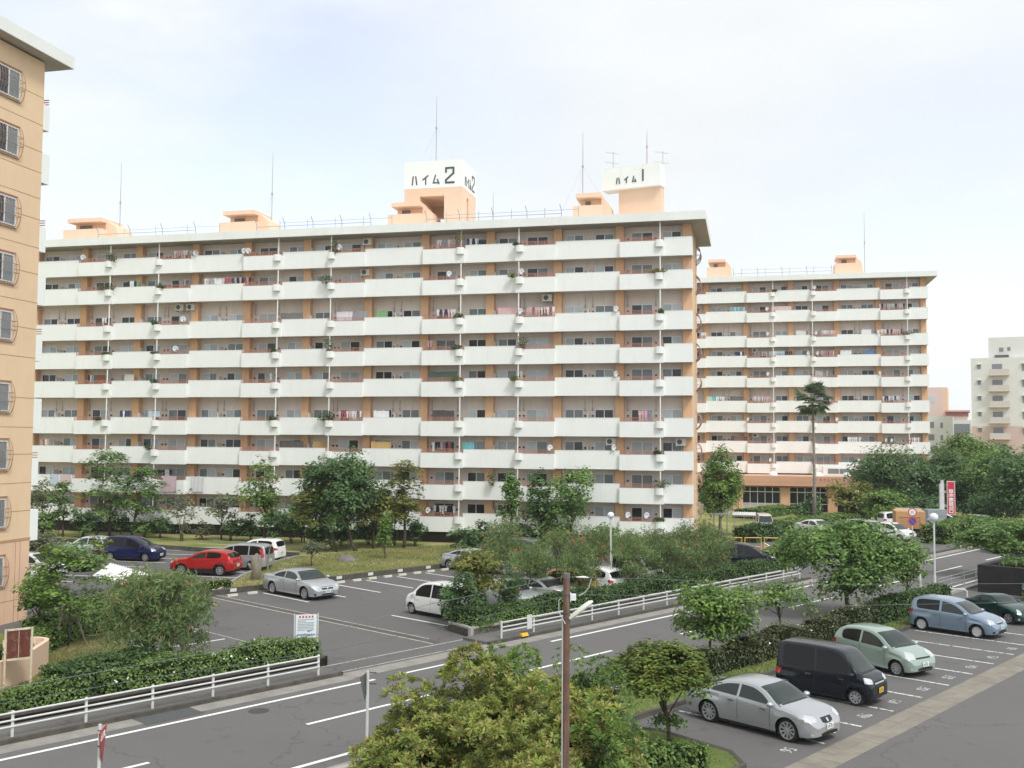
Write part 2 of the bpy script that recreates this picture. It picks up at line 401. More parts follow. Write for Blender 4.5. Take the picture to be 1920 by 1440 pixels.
APRON = mat('apron_stone', (0.235, 0.21, 0.175), 0.9, var=0.22, vscale=1.2, stain=((0.16, 0.14, 0.115), 0.6), bump=0.3, sscale=(1, 1, 1))

def struct(name, mb_or_me, mats=None):
    o = mb_or_me.build(name, mats) if isinstance(mb_or_me, MB) else mobj(name, mb_or_me)
    return tag(o, kind='structure')
def sheet(name, pts, z, m):
    mb = MB(); mb.add([(p[0], p[1], z) for p in pts], [tuple(range(len(pts)))])
    return struct(name, mb, m)
def band(name, u0, u1, n0, n1, z, m):
    return sheet(name, [UN(u0, n0), UN(u1, n0), UN(u1, n1), UN(u0, n1)], z, m)
# base ground out to the horizon
sheet('ground', [(-900, -200), (900, -200), (900, 1500), (-900, 1500)], -0.02, GRASSG)
band('road', -60, 260, 21.3, 29.7, 0.0, ROADM)
band('gutter', -60, 23.0, 28.95, 29.70, 0.004, GUTTER)
band('gutter', 23.0, 31.0, 29.10, 29.95, 0.008, GUTTER)
band('gutter', 31.0, 59.6, 28.95, 29.70, 0.004, GUTTER)
band('gutter', 72.0, 240, 28.95, 29.70, 0.004, GUTTER)
band('gutter', -60, 240, 21.3, 21.75, 0.004, GUTTER)
# complex car parks, all on the far side of the road
lot = [UN(17.5, 31.25), UN(59, 31.25), UN(60, 31.25), UN(110, 31.25), UN(108, 44.5), UN(60, 44.5), UN(60, 49.5), UN(29.4, 49.6),
       G(455, 1078), G(520, 1052), G(563, 1041), G(440, 1036), G(300, 1028), G(60, 1012), UN(20, 75), UN(17.5, 50)]
sheet('parking_lot', lot, -0.006, LOTM)
band('driveway', 22.6, 31.2, 29.7, 31.6, 0.004, LOTM)
band('driveway', 59.4, 72.5, 29.7, 31.6, 0.004, LOTM)
band('far_parking_lot', 82, 118, 31.6, 50, 0.0, LOTM)
# pavement along the far kerb
for (a, b_) in ((-60, 23.0), (30.6, 59.4), (72.5, 240)):
    mb = MB(); mb.poly([UN(a, 29.86), UN(b_, 29.86), UN(b_, 31.3), UN(a, 31.3)], -0.05, 0.115)
    struct('pavement', mb, WALKM)
    mb = MB(); mb.poly([UN(a, 29.70), UN(b_, 29.70), UN(b_, 29.86), UN(a, 29.86)], -0.05, 0.135)
    struct('kerb', mb, DKCONC)
# near side: kerb, verge and right-hand car park
mb = MB(); mb.poly([UN(-60, 21.1), UN(240, 21.1), UN(240, 21.3), UN(-60, 21.3)], -0.05, 0.13)
struct('kerb', mb, CONC)
band('verge', -60, 56.5, 18.75, 21.1, 0.10, GRASSN)
mb = MB(); mb.poly([UN(-60, 18.6), UN(53.5, 18.6), UN(53.5, 18.75), UN(-60, 18.75)], -0.05, 0.15)
struct('kerb', mb, DKCONC)
sheet('car_park', [UN(-40, -60), UN(130, -60), UN(130, 18.6), UN(-40, 18.6)], 0.0, LOTR)
sheet('car_park_exit', [UN(53.5, 18.6), UN(130, 18.6), UN(130, 21.1), UN(56.5, 21.1)], 0.0, WALKM)
# stone gutter along the foot of the stalls, laid in slabs
rnd = random.Random(4)
mb = MB()
for k in range(-12, 100):
    for j in range(2):
        s0 = 12.2 + j * 0.48
        mb.poly([UN(k * .62 + .006, s0), UN(k * .62 + .614, s0), UN(k * .62 + .614, s0 + .472), UN(k * .62 + .006, s0 + .472)], -0.03, 0.006 + rnd.uniform(0, .006), 0)
struct('stone_gutter', mb, APRON)
# grass island at the foot of the picture
isl = [UN(-10, 18.6), UN(23.6, 18.6), UN(24.5, 18.2), UN(24.9, 17.2), UN(24.6, 14.7), UN(23.9, 13.9), UN(-10, 13.4)]
mb = MB(); mb.poly([tuple(p) for p in reversed(isl)], -0.02, 0.12); struct('grass_island', mb, GRASSN)
mb = MB()
for a, b_ in zip(isl[1:-1], isl[2:]):
    d = (b_ - a).normalized(); nn = Vector((d.y, -d.x, 0)) * -0.12
    mb.tube([a + Vector((0, 0, .08)), b_ + Vector((0, 0, .08))], 0.09, 6)
struct('kerb', mb, DKCONC)

# ------------------------------------------------------------------ painted lines
def line(mb, a, b_, w=0.12, z=0.0):
    a, b_ = Vector(a), Vector(b_); d = (b_ - a).normalized(); s = Vector((-d.y, d.x, 0)) * w / 2
    mb.add([(a - s)[:2] + (z,), (b_ - s)[:2] + (z,), (b_ + s)[:2] + (z,), (a + s)[:2] + (z,)], [(0, 1, 2, 3)])
mb = MB()
line(mb, UN(-60, 28.40), UN(23.4, 28.40), .16, .008)
line(mb, UN(24.4, 28.40), UN(27.0, 28.40), .14, .008)
line(mb, UN(33.0, 28.40), UN(59.4, 28.40), .16, .008)
line(mb, UN(74.6, 28.40), UN(200, 28.40), .16, .008)
line(mb, UN(-60, 22.30), UN(54, 22.30), .16, .008); line(mb, UN(58, 22.15), UN(200, 22.15), .16, .008)
for k in range(-8, 20):
    u0 = 18.35 + k * 10.0
    line(mb, UN(u0, 25.42), UN(u0 + 5.0, 25.42), .15, .008)
struct('road_marking', mb, LINE)
mb = MB()
lv = [29.95, 32.35, 34.75, 37.15, 39.55, 41.95, 44.35, 46.75, 49.15, 51.55, 53.95]
for k, u in enumerate(lv[:-1]):
    u_ = u - 2.45
    line(mb, UN(u_, 18.3), UN(u_ - .05, 13.35), .12, .006)
struct('stall_line', mb, LINEW)
# stall numbers, painted at the foot of each stall
SEG = {'0': [[(0, 0), (1, 0), (1, 2), (0, 2), (0, 0)]], '1': [[(.5, 0), (.5, 2)]], '2': [[(0, 2), (1, 2), (1, 1), (0, 0.7), (0, 0), (1, 0)]],
       '3': [[(0, 2), (1, 2), (1, 0), (0, 0)], [(0.2, 1), (1, 1)]], '4': [[(.8, 0), (.8, 2), (0, .7), (1.1, .7)]],
       '5': [[(1, 2), (0, 2), (0, 1.1), (1, 1.1), (1, 0), (0, 0)]], '6': [[(1, 2), (0, 1.4), (0, 0), (1, 0), (1, 1), (0, 1)]],
       '8': [[(0, 0), (1, 0), (1, 2), (0, 2), (0, 0)], [(0, 1), (1, 1)]], '9': [[(0, 0), (1, .6), (1, 2), (0, 2), (0, 1), (1, 1)]]}
mb = MB()
def digits(mb, txt, o, ax, ay, h, z, w):
    ax, ay = ax.normalized(), ay.normalized(); x = 0; s = h / 2
    for ch in txt:
        for pl in SEG[ch]:
            for a, b_ in zip(pl[:-1], pl[1:]):
                A = o + ax * (x + a[0] * s * .8) + ay * a[1] * s; B = o + ax * (x + b_[0] * s * .8) + ay * b_[1] * s
                line(mb, A, B, w, z); z += 0.0004
        x += s * 1.35 if ch != '1' else s * 1.0
for k, t in enumerate(['95', '98', '106', '101', '102', '103', '104', '105', '108']):
    u = 26.2 + k * 2.4
    digits(mb, t, UN(u - .2, 13.65), UN(1, 0), UN(0, 1), .32, .006, .05)
struct('stall_number', mb, worn_paint('number_paint', (0.66, 0.66, 0.64), 0.46))
mb = MB()
for k in range(9):                            # far car park B: stalls against the lawn kerb
    u = 32.0 + k * 2.42
    line(mb, UN(u, 48.6), UN(u - .1, 44.2), .12, .002)
for k in range(11):                           # stalls against the roadside hedge
    u = 32.4 + k * 2.42
    line(mb, UN(u, 38.1), UN(u, 33.4), .12, .002)
for k in range(4):
    n = 36.3 + k * 2.35
    line(mb, UN(18.6, n), UN(23.6, n), .12, .002)
for k in range(12):                           # far-left car park, parallel to the long block
    p = Vector((-23.9, 69.8, 0)) + DV * -4.4 + PV * (k - 4) * 2.4
    line(mb, p, p + DV * 4.7, .12, .002)
    if k < 9:
        p = Vector((-16.2, 57.5, 0)) + PV * k * 2.4 - DV * 5.2 + DV * k * -0.1
        line(mb, p, p + DV * 4.7, .12, .002)
for a, b_ in (((1640, 1026), (1690, 1018)), ((1420, 1010), (1470, 1040)), ((1450, 1030), (1462, 1062))):
    line(mb, G(*a), G(*b_), .12, .006)
struct('stall_line', mb, LINE)
mb = MB()
line(mb, UN(29.15, 31.3), UN(29.15, 50.5), .10, .003); line(mb, UN(29.75, 32.5), UN(29.75, 50), .08, .003)
line(mb, UN(23.9, 36.0), UN(23.9, 45), .06, .003)
line(mb, UN(23.0, 31.35), UN(31.5, 31.35), .08, .008); line(mb, UN(23.0, 30.2), UN(31.5, 30.2), .07, .008)
struct('drain_edge', mb, LINEF)
mb = MB(); line(mb, UN(29.45, 31.6), UN(29.45, 50), .46, .0015); struct('drain_cover', mb, mat('rusty_drain', (0.095, 0.083, 0.076), .9, var=.3, vscale=2))
# manhole and tarmac patch
mb = MB(); c = G(485, 1333); mb.poly([(c.x + .33 * math.cos(a), c.y + .33 * math.sin(a)) for a in [k * math.pi / 10 for k in range(20)]], -.01, .006)
tag(mb.build('manhole_cover', mat('iron', (0.075, 0.07, 0.068), .7, .3, var=.2, vscale=20)), 'round dark iron manhole cover set in the near lane of the road', 'manhole')
band('tarmac_patch', 15.0, 16.9, 28.75, 29.68, 0.010, mat('patch_tar', (0.085, 0.088, 0.09), .9, var=.15, vscale=8))

# lawn kerbs around the triangular lawn and the long block's lawn
def kerb_line(pts, w=0.22, h=0.28, m=DKCONC, name='kerb'):
    mb = MB()
    for a, b_ in zip(pts[:-1], pts[1:]):
        a, b_ = Vector(a), Vector(b_); d = (b_ - a).normalized(); s = Vector((-d.y, d.x, 0)) * w / 2; a = a - d * .05
        mb.poly([(a - s), (b_ - s), (b_ + s), (a + s)], -0.05, h)
    struct(name, mb, m)
kerb_line([UN(29.5, 49.75), UN(31.2, 49.8), UN(59.5, 49.8)])
kerb_line([G(x, y) for x, y in ((40, 1011), (180, 1020), (300, 1029), (440, 1038), (560, 1044))], .25, .3)
kerb_line([G(395, 1117), G(455, 1080), G(520, 1053), G(563, 1043)], .12, .12, CONC)
# parking blocks and small number plates at the lawn kerb
blk = MB(); blk.prism_x([(-.09, 0), (.09, 0), (.06, .12), (-.06, .12)], -.3, .3)
blk_me = blk.mesh('parking_block', mat('block_concrete', (0.55, 0.52, 0.45), .9, var=.15, vscale=6))
n_ = 0
for k in range(7):
    for s in (-.62, .62):
        if k == 1: continue
        o = mobj('parking_block', blk_me, None, UN(33.2 + (k - 1) * 2.42 + s, 48.75)); o.rotation_euler = (0, 0, RA)
        tag(o, f"pale wheel stop, {'left' if s < 0 else 'right'} one in the {ORD(k + 1)} stall from left, lawn kerb", 'wheel stop', 'wheel stops along the lawn kerb')
pl = MB(); pl.box(-.2, .2, -.012, .012, -.09, .09)
pl_me = pl.mesh('number_plate', mat('stall_plate', (0.66, 0.68, 0.66), .6, var=.1, vscale=12))
for k in range(7):
    o = mobj('stall_plate', pl_me, None, UN(33.2 + (k - 1) * 2.42, 49.66, .17)); o.rotation_euler = (0, 0, RA)
    tag(o, f"small white plate on the face of the lawn kerb, {ORD(k + 1)} from the left", 'plate', 'plates on the lawn kerb')
# planters: dark low walls at the two sides of the drive
def planter(name, pts, h, label, m=DKCONC):
    mb = MB(); n = len(pts)
    for i in range(n):
        a, b_ = Vector(pts[i]), Vector(pts[(i + 1) % n]); d = (b_ - a).normalized(); s = Vector((-d.y, d.x, 0)) * .16
        mb.poly([a, b_, b_ + s, a + s] , -.05, h + .001 * i)
    mb.poly(pts, -.05, h * .8, 1)
    return tag(mb.build(name, [m, mat('soil', (0.06, 0.045, 0.03), 1, var=.3, vscale=5)]), label, 'planter wall')
planter('planter_wall', [UN(31.2, 31.45), UN(59, 31.45), UN(59, 33.3), UN(31.6, 33.3)], .42, 'low dark mossy planter wall holding the long hedge right of the drive', CONC)
planter('planter_wall', [UN(-20, 31.45), UN(23.6, 31.45), UN(23.6, 33.2), UN(-20, 33.2)], .36, 'low dark planter wall holding the hedge left of the drive')
# ------------------------------------------------------------------ apartment blocks
def limited(parent, name, items, mats, keep=100, sub=None, smooth=False):
    """items: most visible first; each is f(mb) or (f(mb), g(mb) for its sub-part)"""
    rest, rest2 = MB(), MB()
    for k, it in enumerate(items):
        f, g = it if isinstance(it, tuple) else (it, None)
        if k < keep:
            mb = MB(); f(mb); o = mb.build(name, mats, parent, smooth)
            if g: m2 = MB(); g(m2); m2.build(sub[0], sub[1], o)
        else:
            f(rest)
            if g: g(rest2)
    if rest.v:
        o = rest.build(name, mats, parent, smooth); o['kind'] = 'stuff'
        if rest2.v: rest2.build(sub[0], sub[1], o)['kind'] = 'stuff'
GLASS = [G_DARK, G_MID, G_CURT, G_PALE]
def win_fn(x0, x1, z0, z1, y, rnd):
    a, b_ = rnd.choices(range(4), (3, 4, 4, 3))[0], rnd.choices(range(4), (4, 4, 3, 2))[0]
    xm = (x0 + x1) / 2
    def f(mb):
        t = .045
        mb.box(x0 - t, x1 + t, y - .06, y, z1, z1 + t); mb.box(x0 - t, x1 + t, y - .06, y, z0 - t, z0)
        mb.box(x0 - t, x0, y - .058, y, z0, z1); mb.box(x1, x1 + t, y - .058, y, z0, z1)
        mb.box(xm - .03, xm + .03, y - .056, y, z0, z1)
    def g(mb):
        mb.box(x0 + .001, xm - .031, y - .03, y - .01, z0 + .001, z1 - .001, a)
        mb.box(xm + .031, x1 - .001, y - .022, y - .004, z0 + .001, z1 - .001, b_)
    return (f, g)
def gable_window(parent, x, y0, y1, z0, z1, bulge=.34):
    mb = MB(); t = .05
    mb.box(x, x + .06, y0 - t, y1 + t, z1, z1 + t); mb.box(x, x + .06, y0 - t, y1 + t, z0 - t, z0)
    mb.box(x, x + .06, y0 - t, y0, z0, z1); mb.box(x, x + .06, y1, y1 + t, z0, z1); mb.box(x, x + .05, (y0 + y1) / 2 - .03, (y0 + y1) / 2 + .03, z0, z1)
    w = mb.build('window', FRAME, parent)
    mb = MB(); mb.box(x + .005, x + .02, y0, (y0 + y1) / 2 - .03, z0, z1, 0); mb.box(x + .006, x + .024, (y0 + y1) / 2 + .03, y1, z0, z1, 1)
    mb.build('pane', GLASS, w)
    mb = MB(); e = .15                                  # bowed security grille
    def bow(y, r):
        pts = []
        for k in range(9):
            s = k / 8; z = z0 - .12 + (z1 - z0 + .24) * s
            pts.append((x + .07 + bulge * math.sin(math.pi * s) ** .7, y, z))
        mb.tube(pts, r, 4)
    nb = max(6, int((y1 - y0 + 2 * e) / .17))
    for k in range(nb + 1):
        y = y0 - e + (y1 - y0 + 2 * e) * k / nb
        bow(y, .009 if 0 < k < nb else .022)
    for s in (.36, .64):
        z = z0 - .12 + (z1 - z0 + .24) * s; xx = x + .07 + bulge * math.sin(math.pi * s) ** .7
        for a, b_ in (((xx, y0 - e), (xx, y1 + e)), ((x, y1 + e), (xx, y1 + e)), ((x, y0 - e), (xx, y0 - e))):
            mb.tube([(a[0], a[1], z), (b_[0], b_[1], z)], .013, 4)
    mb.box(x, x + .07, y0 - e, y1 + e, z0 - .17, z0 - .12); mb.box(x, x + .07, y0 - e, y1 + e, z1 + .12, z1 + .17)
    mb.build('window_grille', mat('grille_rose', (0.34, 0.19, 0.13), .5), w)

ROWS = [24.92, 22.27, 18.97, 16.33, 13.68, 10.38, 7.74, 5.09, 2.44]
COLS = [-.05, -5.72, -10.89, -16.66, -22.45, -27.60, -33.36, -39.12, -44.30, -50.10, -55.83, -61.0]
BAYS = 'ACBACBACBAC'
def rail_seg(k):
    xr, xl = COLS[k], COLS[k + 1]
    if BAYS[k] == 'A': return (xl + .12, xr - 2.02, xr - 2.30, (xr - 2.68, xr - 2.04))
    if BAYS[k] == 'B': return (xl + 2.42, xr - .05, xl + 2.68, (xl + 2.44, xl + 3.08))
    return None
def block(root, nb, dz, rows, base_z, seed, xr_end=.18, keep_base=True):
    rnd = random.Random(seed)
    xl_end = COLS[nb]
    segs = [(k, rail_seg(k)) for k in range(nb) if rail_seg(k)]
    # body
    mb = MB()
    mb.box(xl_end, 0, 1.42, 10.6, base_z - .3, 26.16 + dz, 0)
    mb.build('gable_wall', GABLE, root)
    mb = MB(); mb.box(xl_end, -.03, 1.30, 1.42 - .004, base_z + .3, 26.15 + dz); mb.build('wall', INWALL, root)
    mb = MB(); mb.box(xl_end - .3, -.25, .5, 1.30 - .004, base_z - .6, base_z + 1.0); mb.build('plinth', mat('plinth_dark', (0.045, 0.04, 0.036), .95, var=.3, vscale=2), root)
    mb = MB(); mb.box(xl_end - .4, 1.27, -.60, 11.1, 26.18 + dz, 26.86 + dz); mb.build('roof', FASCIA, root)
    mb = MB(); mb.box(xl_end - .35, 1.22, -.55, 11.05, 26.165 + dz, 26.176 + dz); mb.build('eaves', SOFFIT, root)
    items = []
    for c in range(nb + 1):
        def f(mb, c=c):
            a, b_ = (COLS[c] - .34, COLS[c] + .34)
            if c == 0: a, b_ = -.62, .02
            mb.box(a, b_, .72, 1.30 - .003, base_z, 26.16 + dz)
        items.append(f)
    limited(root, 'pilaster', items, ORANGE)
    mb = MB(); mb.box(.02, .10, .86, .96, base_z, 26.15 + dz); mb.box(.12, .19, 5.2, 5.29, base_z, 26.1 + dz); mb.build('drainpipe', ORANGE, root)
    slabs, paras, rails, posts, plant, wins, vents, fins, hooks = [], [], [], [], [], [], [], [], []
    for ri, z in enumerate(rows):
        zn = rows[ri - 1] if ri else 26.16 + dz + 1.48
        tall = zn - z > 3
        def f(mb, z=z):
            mb.box(xl_end, xr_end - .02, .10, 1.30 - .006, z - 1.44, z - 1.30)
        slabs.append(f)
        # full parapets between the rail bays
        edges = []; cur = xr_end
        for k, s in segs:
            edges.append((s[1], cur)); cur = s[0]
        edges.append((xl_end, cur))
        for (a, b_) in edges:
            if b_ - a < .1: continue
            def f(mb, a=a, b_=b_, z=z):
                mb.box(a, b_, -.0, .12, z - 1.48, z)
                mb.box(a, b_, -.012, .135, z, z + .035)
            paras.append(f)
        def f(mb, z=z):
            mb.box(xr_end - .12, xr_end, .12, 1.2, z - 1.47, z - .005)
        paras.append(f)
        for k, s in segs:
            a, b_, px, (pa, pb) = s
            def f(mb, a=a, b_=b_, z=z):
                mb.box(a, b_, -.32, -.20, z - 1.53, z - .27)
                mb.box(a, a + .1, -.20, .0 - .002, z - 1.52, z - .28); mb.box(b_ - .1, b_, -.20, .0 - .002, z - 1.52, z - .28)
                mb.box(a + .1, b_ - .1, -.20, .1, z - 1.52, z - 1.42)
            paras.append(f)
            def f(mb, a=a, b_=b_, z=z):
                for h in (-.17, -.06, .05):
                    mb.box(a, b_, -.275, -.235, z + h - .018, z + h + .018)
                for q in range(5):
                    x = a + .05 + (b_ - a - .1) * q / 4
                    mb.box(x - .018, x + .018, -.272, -.238, z - .27, z + .06)
                mb.box(a, b_, -.33, -.19, z - .27, z - .235)
            rails.append(f)
            def f(mb, px=px, z=z, zn=zn):
                mb.tube([(px, -.24, z - .25), (px, -.24, zn - 1.5)], .05, 8)
            posts.append(f)
            def f(mb, pa=pa, pb=pb, z=z):
                pts = [(pa, -.32)]
                for q in range(9):
                    an = math.pi * q / 8
                    pts.append(((pa + pb) / 2 - (pb - pa) / 2 * math.cos(an), -.34 - .26 * math.sin(an) ** .6))
                pts.append((pb, -.32))
                mb.poly(list(pts), z - .80, z - .24)
            plant.append(f)
        for k in range(nb):
            xr, xl = COLS[k], COLS[k + 1]; z0 = z - 1.25; hi = z + .70
            if k == 0: xr -= .25
            if BAYS[k] == 'C': ws = [(xl + .62, xl + 2.05), (xr - 2.05, xr - .6)]; vs = [(xl + xr) / 2 - .33, (xl + xr) / 2 + .30]
            elif BAYS[k] == 'A': ws = [(xl + .95, xl + 2.6), (xr - 1.95, xr - .5)]; vs = [xl + .62, xl + 2.9]
            else: ws = [(xl + .65, xl + 2.15), (xr - 2.65, xr - .95)]; vs = [xl + 2.5, xl + 2.85]
            for (a, b_) in ws:
                wins.append(win_fn(a, b_, z0, hi - .0, 1.30 - .003, rnd))
            for x in vs:
                def f(mb, x=x, z=z):
                    mb.tube([(x, 1.24, z + .22), (x, 1.297, z + .22)], .09, 10)
                vents.append(f)
            if BAYS[k] != 'A':
                xm = (xl + xr) / 2 if BAYS[k] == 'C' else xl + .45
                def f(mb, xm=xm, z=z):
                    mb.box(xm - .03, xm + .03, .55, 1.29, z - 1.29, z + .42)
                fins.append(f)
            if tall:
                for x in vs:
                    def f(mb, x=x, z=z):
                        mb.box(x - .012, x + .012, 1.2, 1.225, z + .65, z + 1.55); mb.box(x - .08, x + .08, 1.22, 1.24, z + .62, z + .66)
                        mb.box(x - .02, x + .02, .9, 1.29, z + .78, z + .80)
                    hooks.append(f)
    limited(root, 'balcony_slab', slabs, mat('slab_paint', (0.72, 0.68, 0.63), .85, var=.08, vscale=1))
    limited(root, 'parapet', paras, WHITE)
    limited(root, 'railing', rails, RAILRED)
    limited(root, 'post', posts, WHITE)
    limited(root, 'planter_box', plant, WHITE)
    limited(root, 'window', wins, FRAME, sub=('pane', GLASS))
    limited(root, 'vent', vents, mat('vent_brown', (0.12, 0.07, 0.06), .6))
    limited(root, 'partition', fins, mat('partition_paint', (0.66, 0.62, 0.58), .8))
    if hooks: limited(root, 'drying_rod', hooks, mat('rod_brown', (0.22, 0.15, 0.12), .6))
def penthouse(root, x0, x1, y, z, name_label):
    """roof stair hut: low box in front, hut with overhanging lid, sloping flank"""
    mb = MB(); w = x1 - x0
    mb.box(x0, x0 + w * .78, y - 1.2, y + 2.2, z, z + 1.8)
    mb.box(x0 + .45, x0 + w * .72, y + .1, y + 2.1, z + 1.75, z + 2.55)
    mb.prism_y([(x0 + w * .72, z), (x1, z), (x1 - .1, z + 1.2), (x0 + w * .93, z + 2.1), (x0 + w * .72, z + 2.86)], y - .1, y + 2.6)
    h = mb.build('roof_hut', PALE_OR, root)
    mb = MB(); mb.box(x0 + .2, x0 + w * .74, y - .9, y + 2.5, z + 2.56, z + 2.94); mb.build('hut_lid', PALE_OR, h)
    mb = MB(); mb.box(x0 + .9, x0 + w * .42, y + .04, y + .1 - .003, z + 1.86, z + 2.42); mb.build('louvre', mat('louvre', (0.18, 0.16, 0.15), .6), h)
    return h
def roof_rail(root, xa, xb, z, y=.9):
    mb = MB(); n = max(2, int(abs(xb - xa) / 2.55))
    for k in range(n + 1):
        x = xa + (xb - xa) * k / n
        mb.tube([(x, y, z), (x - .02, y, z + .85), (x - .12, y - .25, z + 1.35)], .03, 5)
        mb.tube([(x + 1.0, y + 2.5, z), (x + 1.0, y + 2.5, z + 1.75)], .022, 4)
    for zz in (.62,):
        mb.tube([(xa, y, z + zz), (xb, y, z + zz)], .025, 5)
    mb.tube([(xa + 1, y + 2.5, z + 1.5), (xb + 1, y + 2.5, z + 1.5)], .016, 4)
    mb.build('roof_railing', mat('rail_bluegrey', (0.25, 0.28, 0.33), .5), root)
GLY = {'ハ': [[(.22, 1), (.1, 0)], [(.62, 1), (.8, 0)]], 'イ': [[(.85, 1), (.1, .55)], [(.52, .78), (.52, 0)]],
       'ム': [[(.42, 1), (.15, .1), (.85, .1)], [(.68, .5), (.9, 0)]], 'ク': [[(.35, 1), (.1, .5)], [(.3, .85), (.85, .85), (.35, 0)]],
       'リ': [[(.2, 1), (.2, .4)], [(.75, 1), (.75, .45), (.4, 0)]], 'ニ': [[(.2, .8), (.8, .8)], [(.08, .12), (.92, .12)]],
       'ッ': [[(.15, .7), (.25, .42)], [(.45, .74), (.52, .46)], [(.85, .7), (.45, 0)]],
       '2': [[(.05, .72), (.05, .97), (.95, .97), (.95, .62), (.05, .2), (.05, .03), (1, .03)]], '1': [[(.5, 1), (.5, 0)]],
       '目': [[(.15, 0), (.15, 1), (.85, 1), (.85, 0), (.15, 0)], [(.15, .66), (.85, .66)], [(.15, .33), (.85, .33)]],
       '木': [[(0, .7), (1, .7)], [(.5, 1), (.5, 0)], [(.5, .7), (.05, .1)], [(.5, .7), (.95, .1)]],
       '日': [[(.15, 0), (.15, 1), (.85, 1), (.85, 0), (.15, 0)], [(.15, .5), (.85, .5)]],
       'ヨ': [[(.1, 1), (.85, 1), (.85, 0), (.1, 0)], [(.15, .5), (.85, .5)]], '口': [[(.15, .05), (.15, .95), (.85, .95), (.85, .05), (.15, .05)]],
       'タ': [[(.35, 1), (.1, .5)], [(.3, .85), (.85, .85), (.35, 0)], [(.3, .5), (.65, .35)]], '車': [[(.1, .85), (.9, .85)], [(.2, .7), (.8, .7), (.8, .3), (.2, .3), (.2, .7)], [(.2, .5), (.8, .5)], [(0, .15), (1, .15)], [(.5, 1), (.5, 0)]],
       '止': [[(.5, 1), (.5, .05)], [(.5, .55), (.85, .55)], [(.2, .6), (.2, .05)], [(0, .05), (1, .05)]],
       'ま': [[(.15, .8), (.85, .8)], [(.2, .55), (.8, .55)], [(.5, 1), (.5, .15), (.2, .05), (.2, .25), (.85, .1)]],
       'れ': [[(.25, 1), (.25, 0)], [(.05, .7), (.4, .7), (.05, .2)], [(.3, .55), (.6, .8), (.65, .1), (.95, .15)]]}
def glyph(mb, ch, o, ax, up, w, h, t, out, d=.03):
    """strokes standing proud of a wall: o lower left corner, ax/up in the wall, out its normal"""
    ax, up, out = Vector(ax).normalized(), Vector(up).normalized(), Vector(out).normalized(); e = 0
    for pl in GLY[ch]:
        for a, b_ in zip(pl[:-1], pl[1:]):
            A = Vector(o) + ax * a[0] * w + up * a[1] * h; B = Vector(o) + ax * b_[0] * w + up * b_[1] * h
            dd = (B - A).normalized(); s = out.cross(dd) * t / 2; A = A - dd * t * .45; B = B + dd * t * .45; dk = out * (d + e); e += .0015
            vs = [A - s, B - s, B + s, A + s]; vs = [v - out * .002 for v in vs] + [v + dk for v in vs]
            mb.add(vs, [(4, 5, 6, 7), (0, 1, 5, 4), (1, 2, 6, 5), (2, 3, 7, 6), (3, 0, 4, 7)])
LETT = mat('sign_letter', (0.06, 0.075, 0.085), .6)
O2 = Vector((14.158, 80.052, 0))
B2 = thing('apartment_building', 'long orange and white nine storey apartment block filling the middle of the photo', 'building', O2, TH)
block(B2, 11, 0.0, ROWS, .1, 7)
for a, b_ in ((-60.3, -54.9), (-43.6, -38.9), (-26.9, -22.9), (-10.1, -6.9)):
    penthouse(B2, a, b_, 4.6, 26.86, '')
roof_rail(B2, -54.6, -44.5, 26.86); roof_rail(B2, -38.4, -27.5, 26.86); roof_rail(B2, -22.4, -10.6, 26.86)
for z in ROWS:
    gable_window(B2, 0.0, 7.3, 9.0, z - .65, z + .6, .42)
# roof tower with the number 2
mb = MB(); x0, x1, y0, y1, za, zb, zc = -26.0, -20.5, 5.2, 9.7, 26.86, 31.35, 33.85
mb.box(x0, x0 + 1.5, y0, y1, za, zb); mb.box(x1 - 1.7, x1, y0, y0 + 1.5, za, zb - 0); mb.box(x1 - 1.7, x1, y0 + 2.1, y1, za, zb)
mb.box(x0 + 1.5, x1 - 1.7, y0, y1 - .01, zb - .75, zb - .003)
mb.box(x1 - 1.7, x1, y0 + 1.5, y0 + 2.1, zb - .7, zb - .004); mb.box(x0 + 1.5, x1 - 1.7, y1 - .3, y1 - .02, zb - 1.9, zb - .76)
T = mb.build('roof_tower', PALE_OR, B2); T['label'] = 'rooftop sign tower reading ハイム 2, pierced by a square opening'
mb = MB(); mb.box(x0 - .01, x1 + .01, y0 - .01, y1 + .01, zb, zc); cap = mb.build('tower_cap', WHITE, T)
mb = MB(); n3 = (0, -1, 0); zz = zb + .38
for ch, x, w, h in (('ハ', .70, .62, .72), ('イ', 1.72, .62, .76), ('ム', 2.66, .72, .76), ('2', 3.92, .78, 1.42)):
    glyph(mb, ch, (x0 + x, y0 - .012, zz), (1, 0, 0), (0, 0, 1), w, h, .11 if ch != '2' else .16, n3)
zz = zb + .35
for ch, y, w, h in (('ハ', .75, .6, .72), ('イ', 1.55, .6, .76), ('ム', 2.25, .62, .76), ('2', 3.15, .8, 1.42)):
    glyph(mb, ch, (x1 + .012, y0 + y, zz), (0, 1, 0), (0, 0, 1), w, h, .13, (1, 0, 0))
mb.build('lettering', LETT, T)
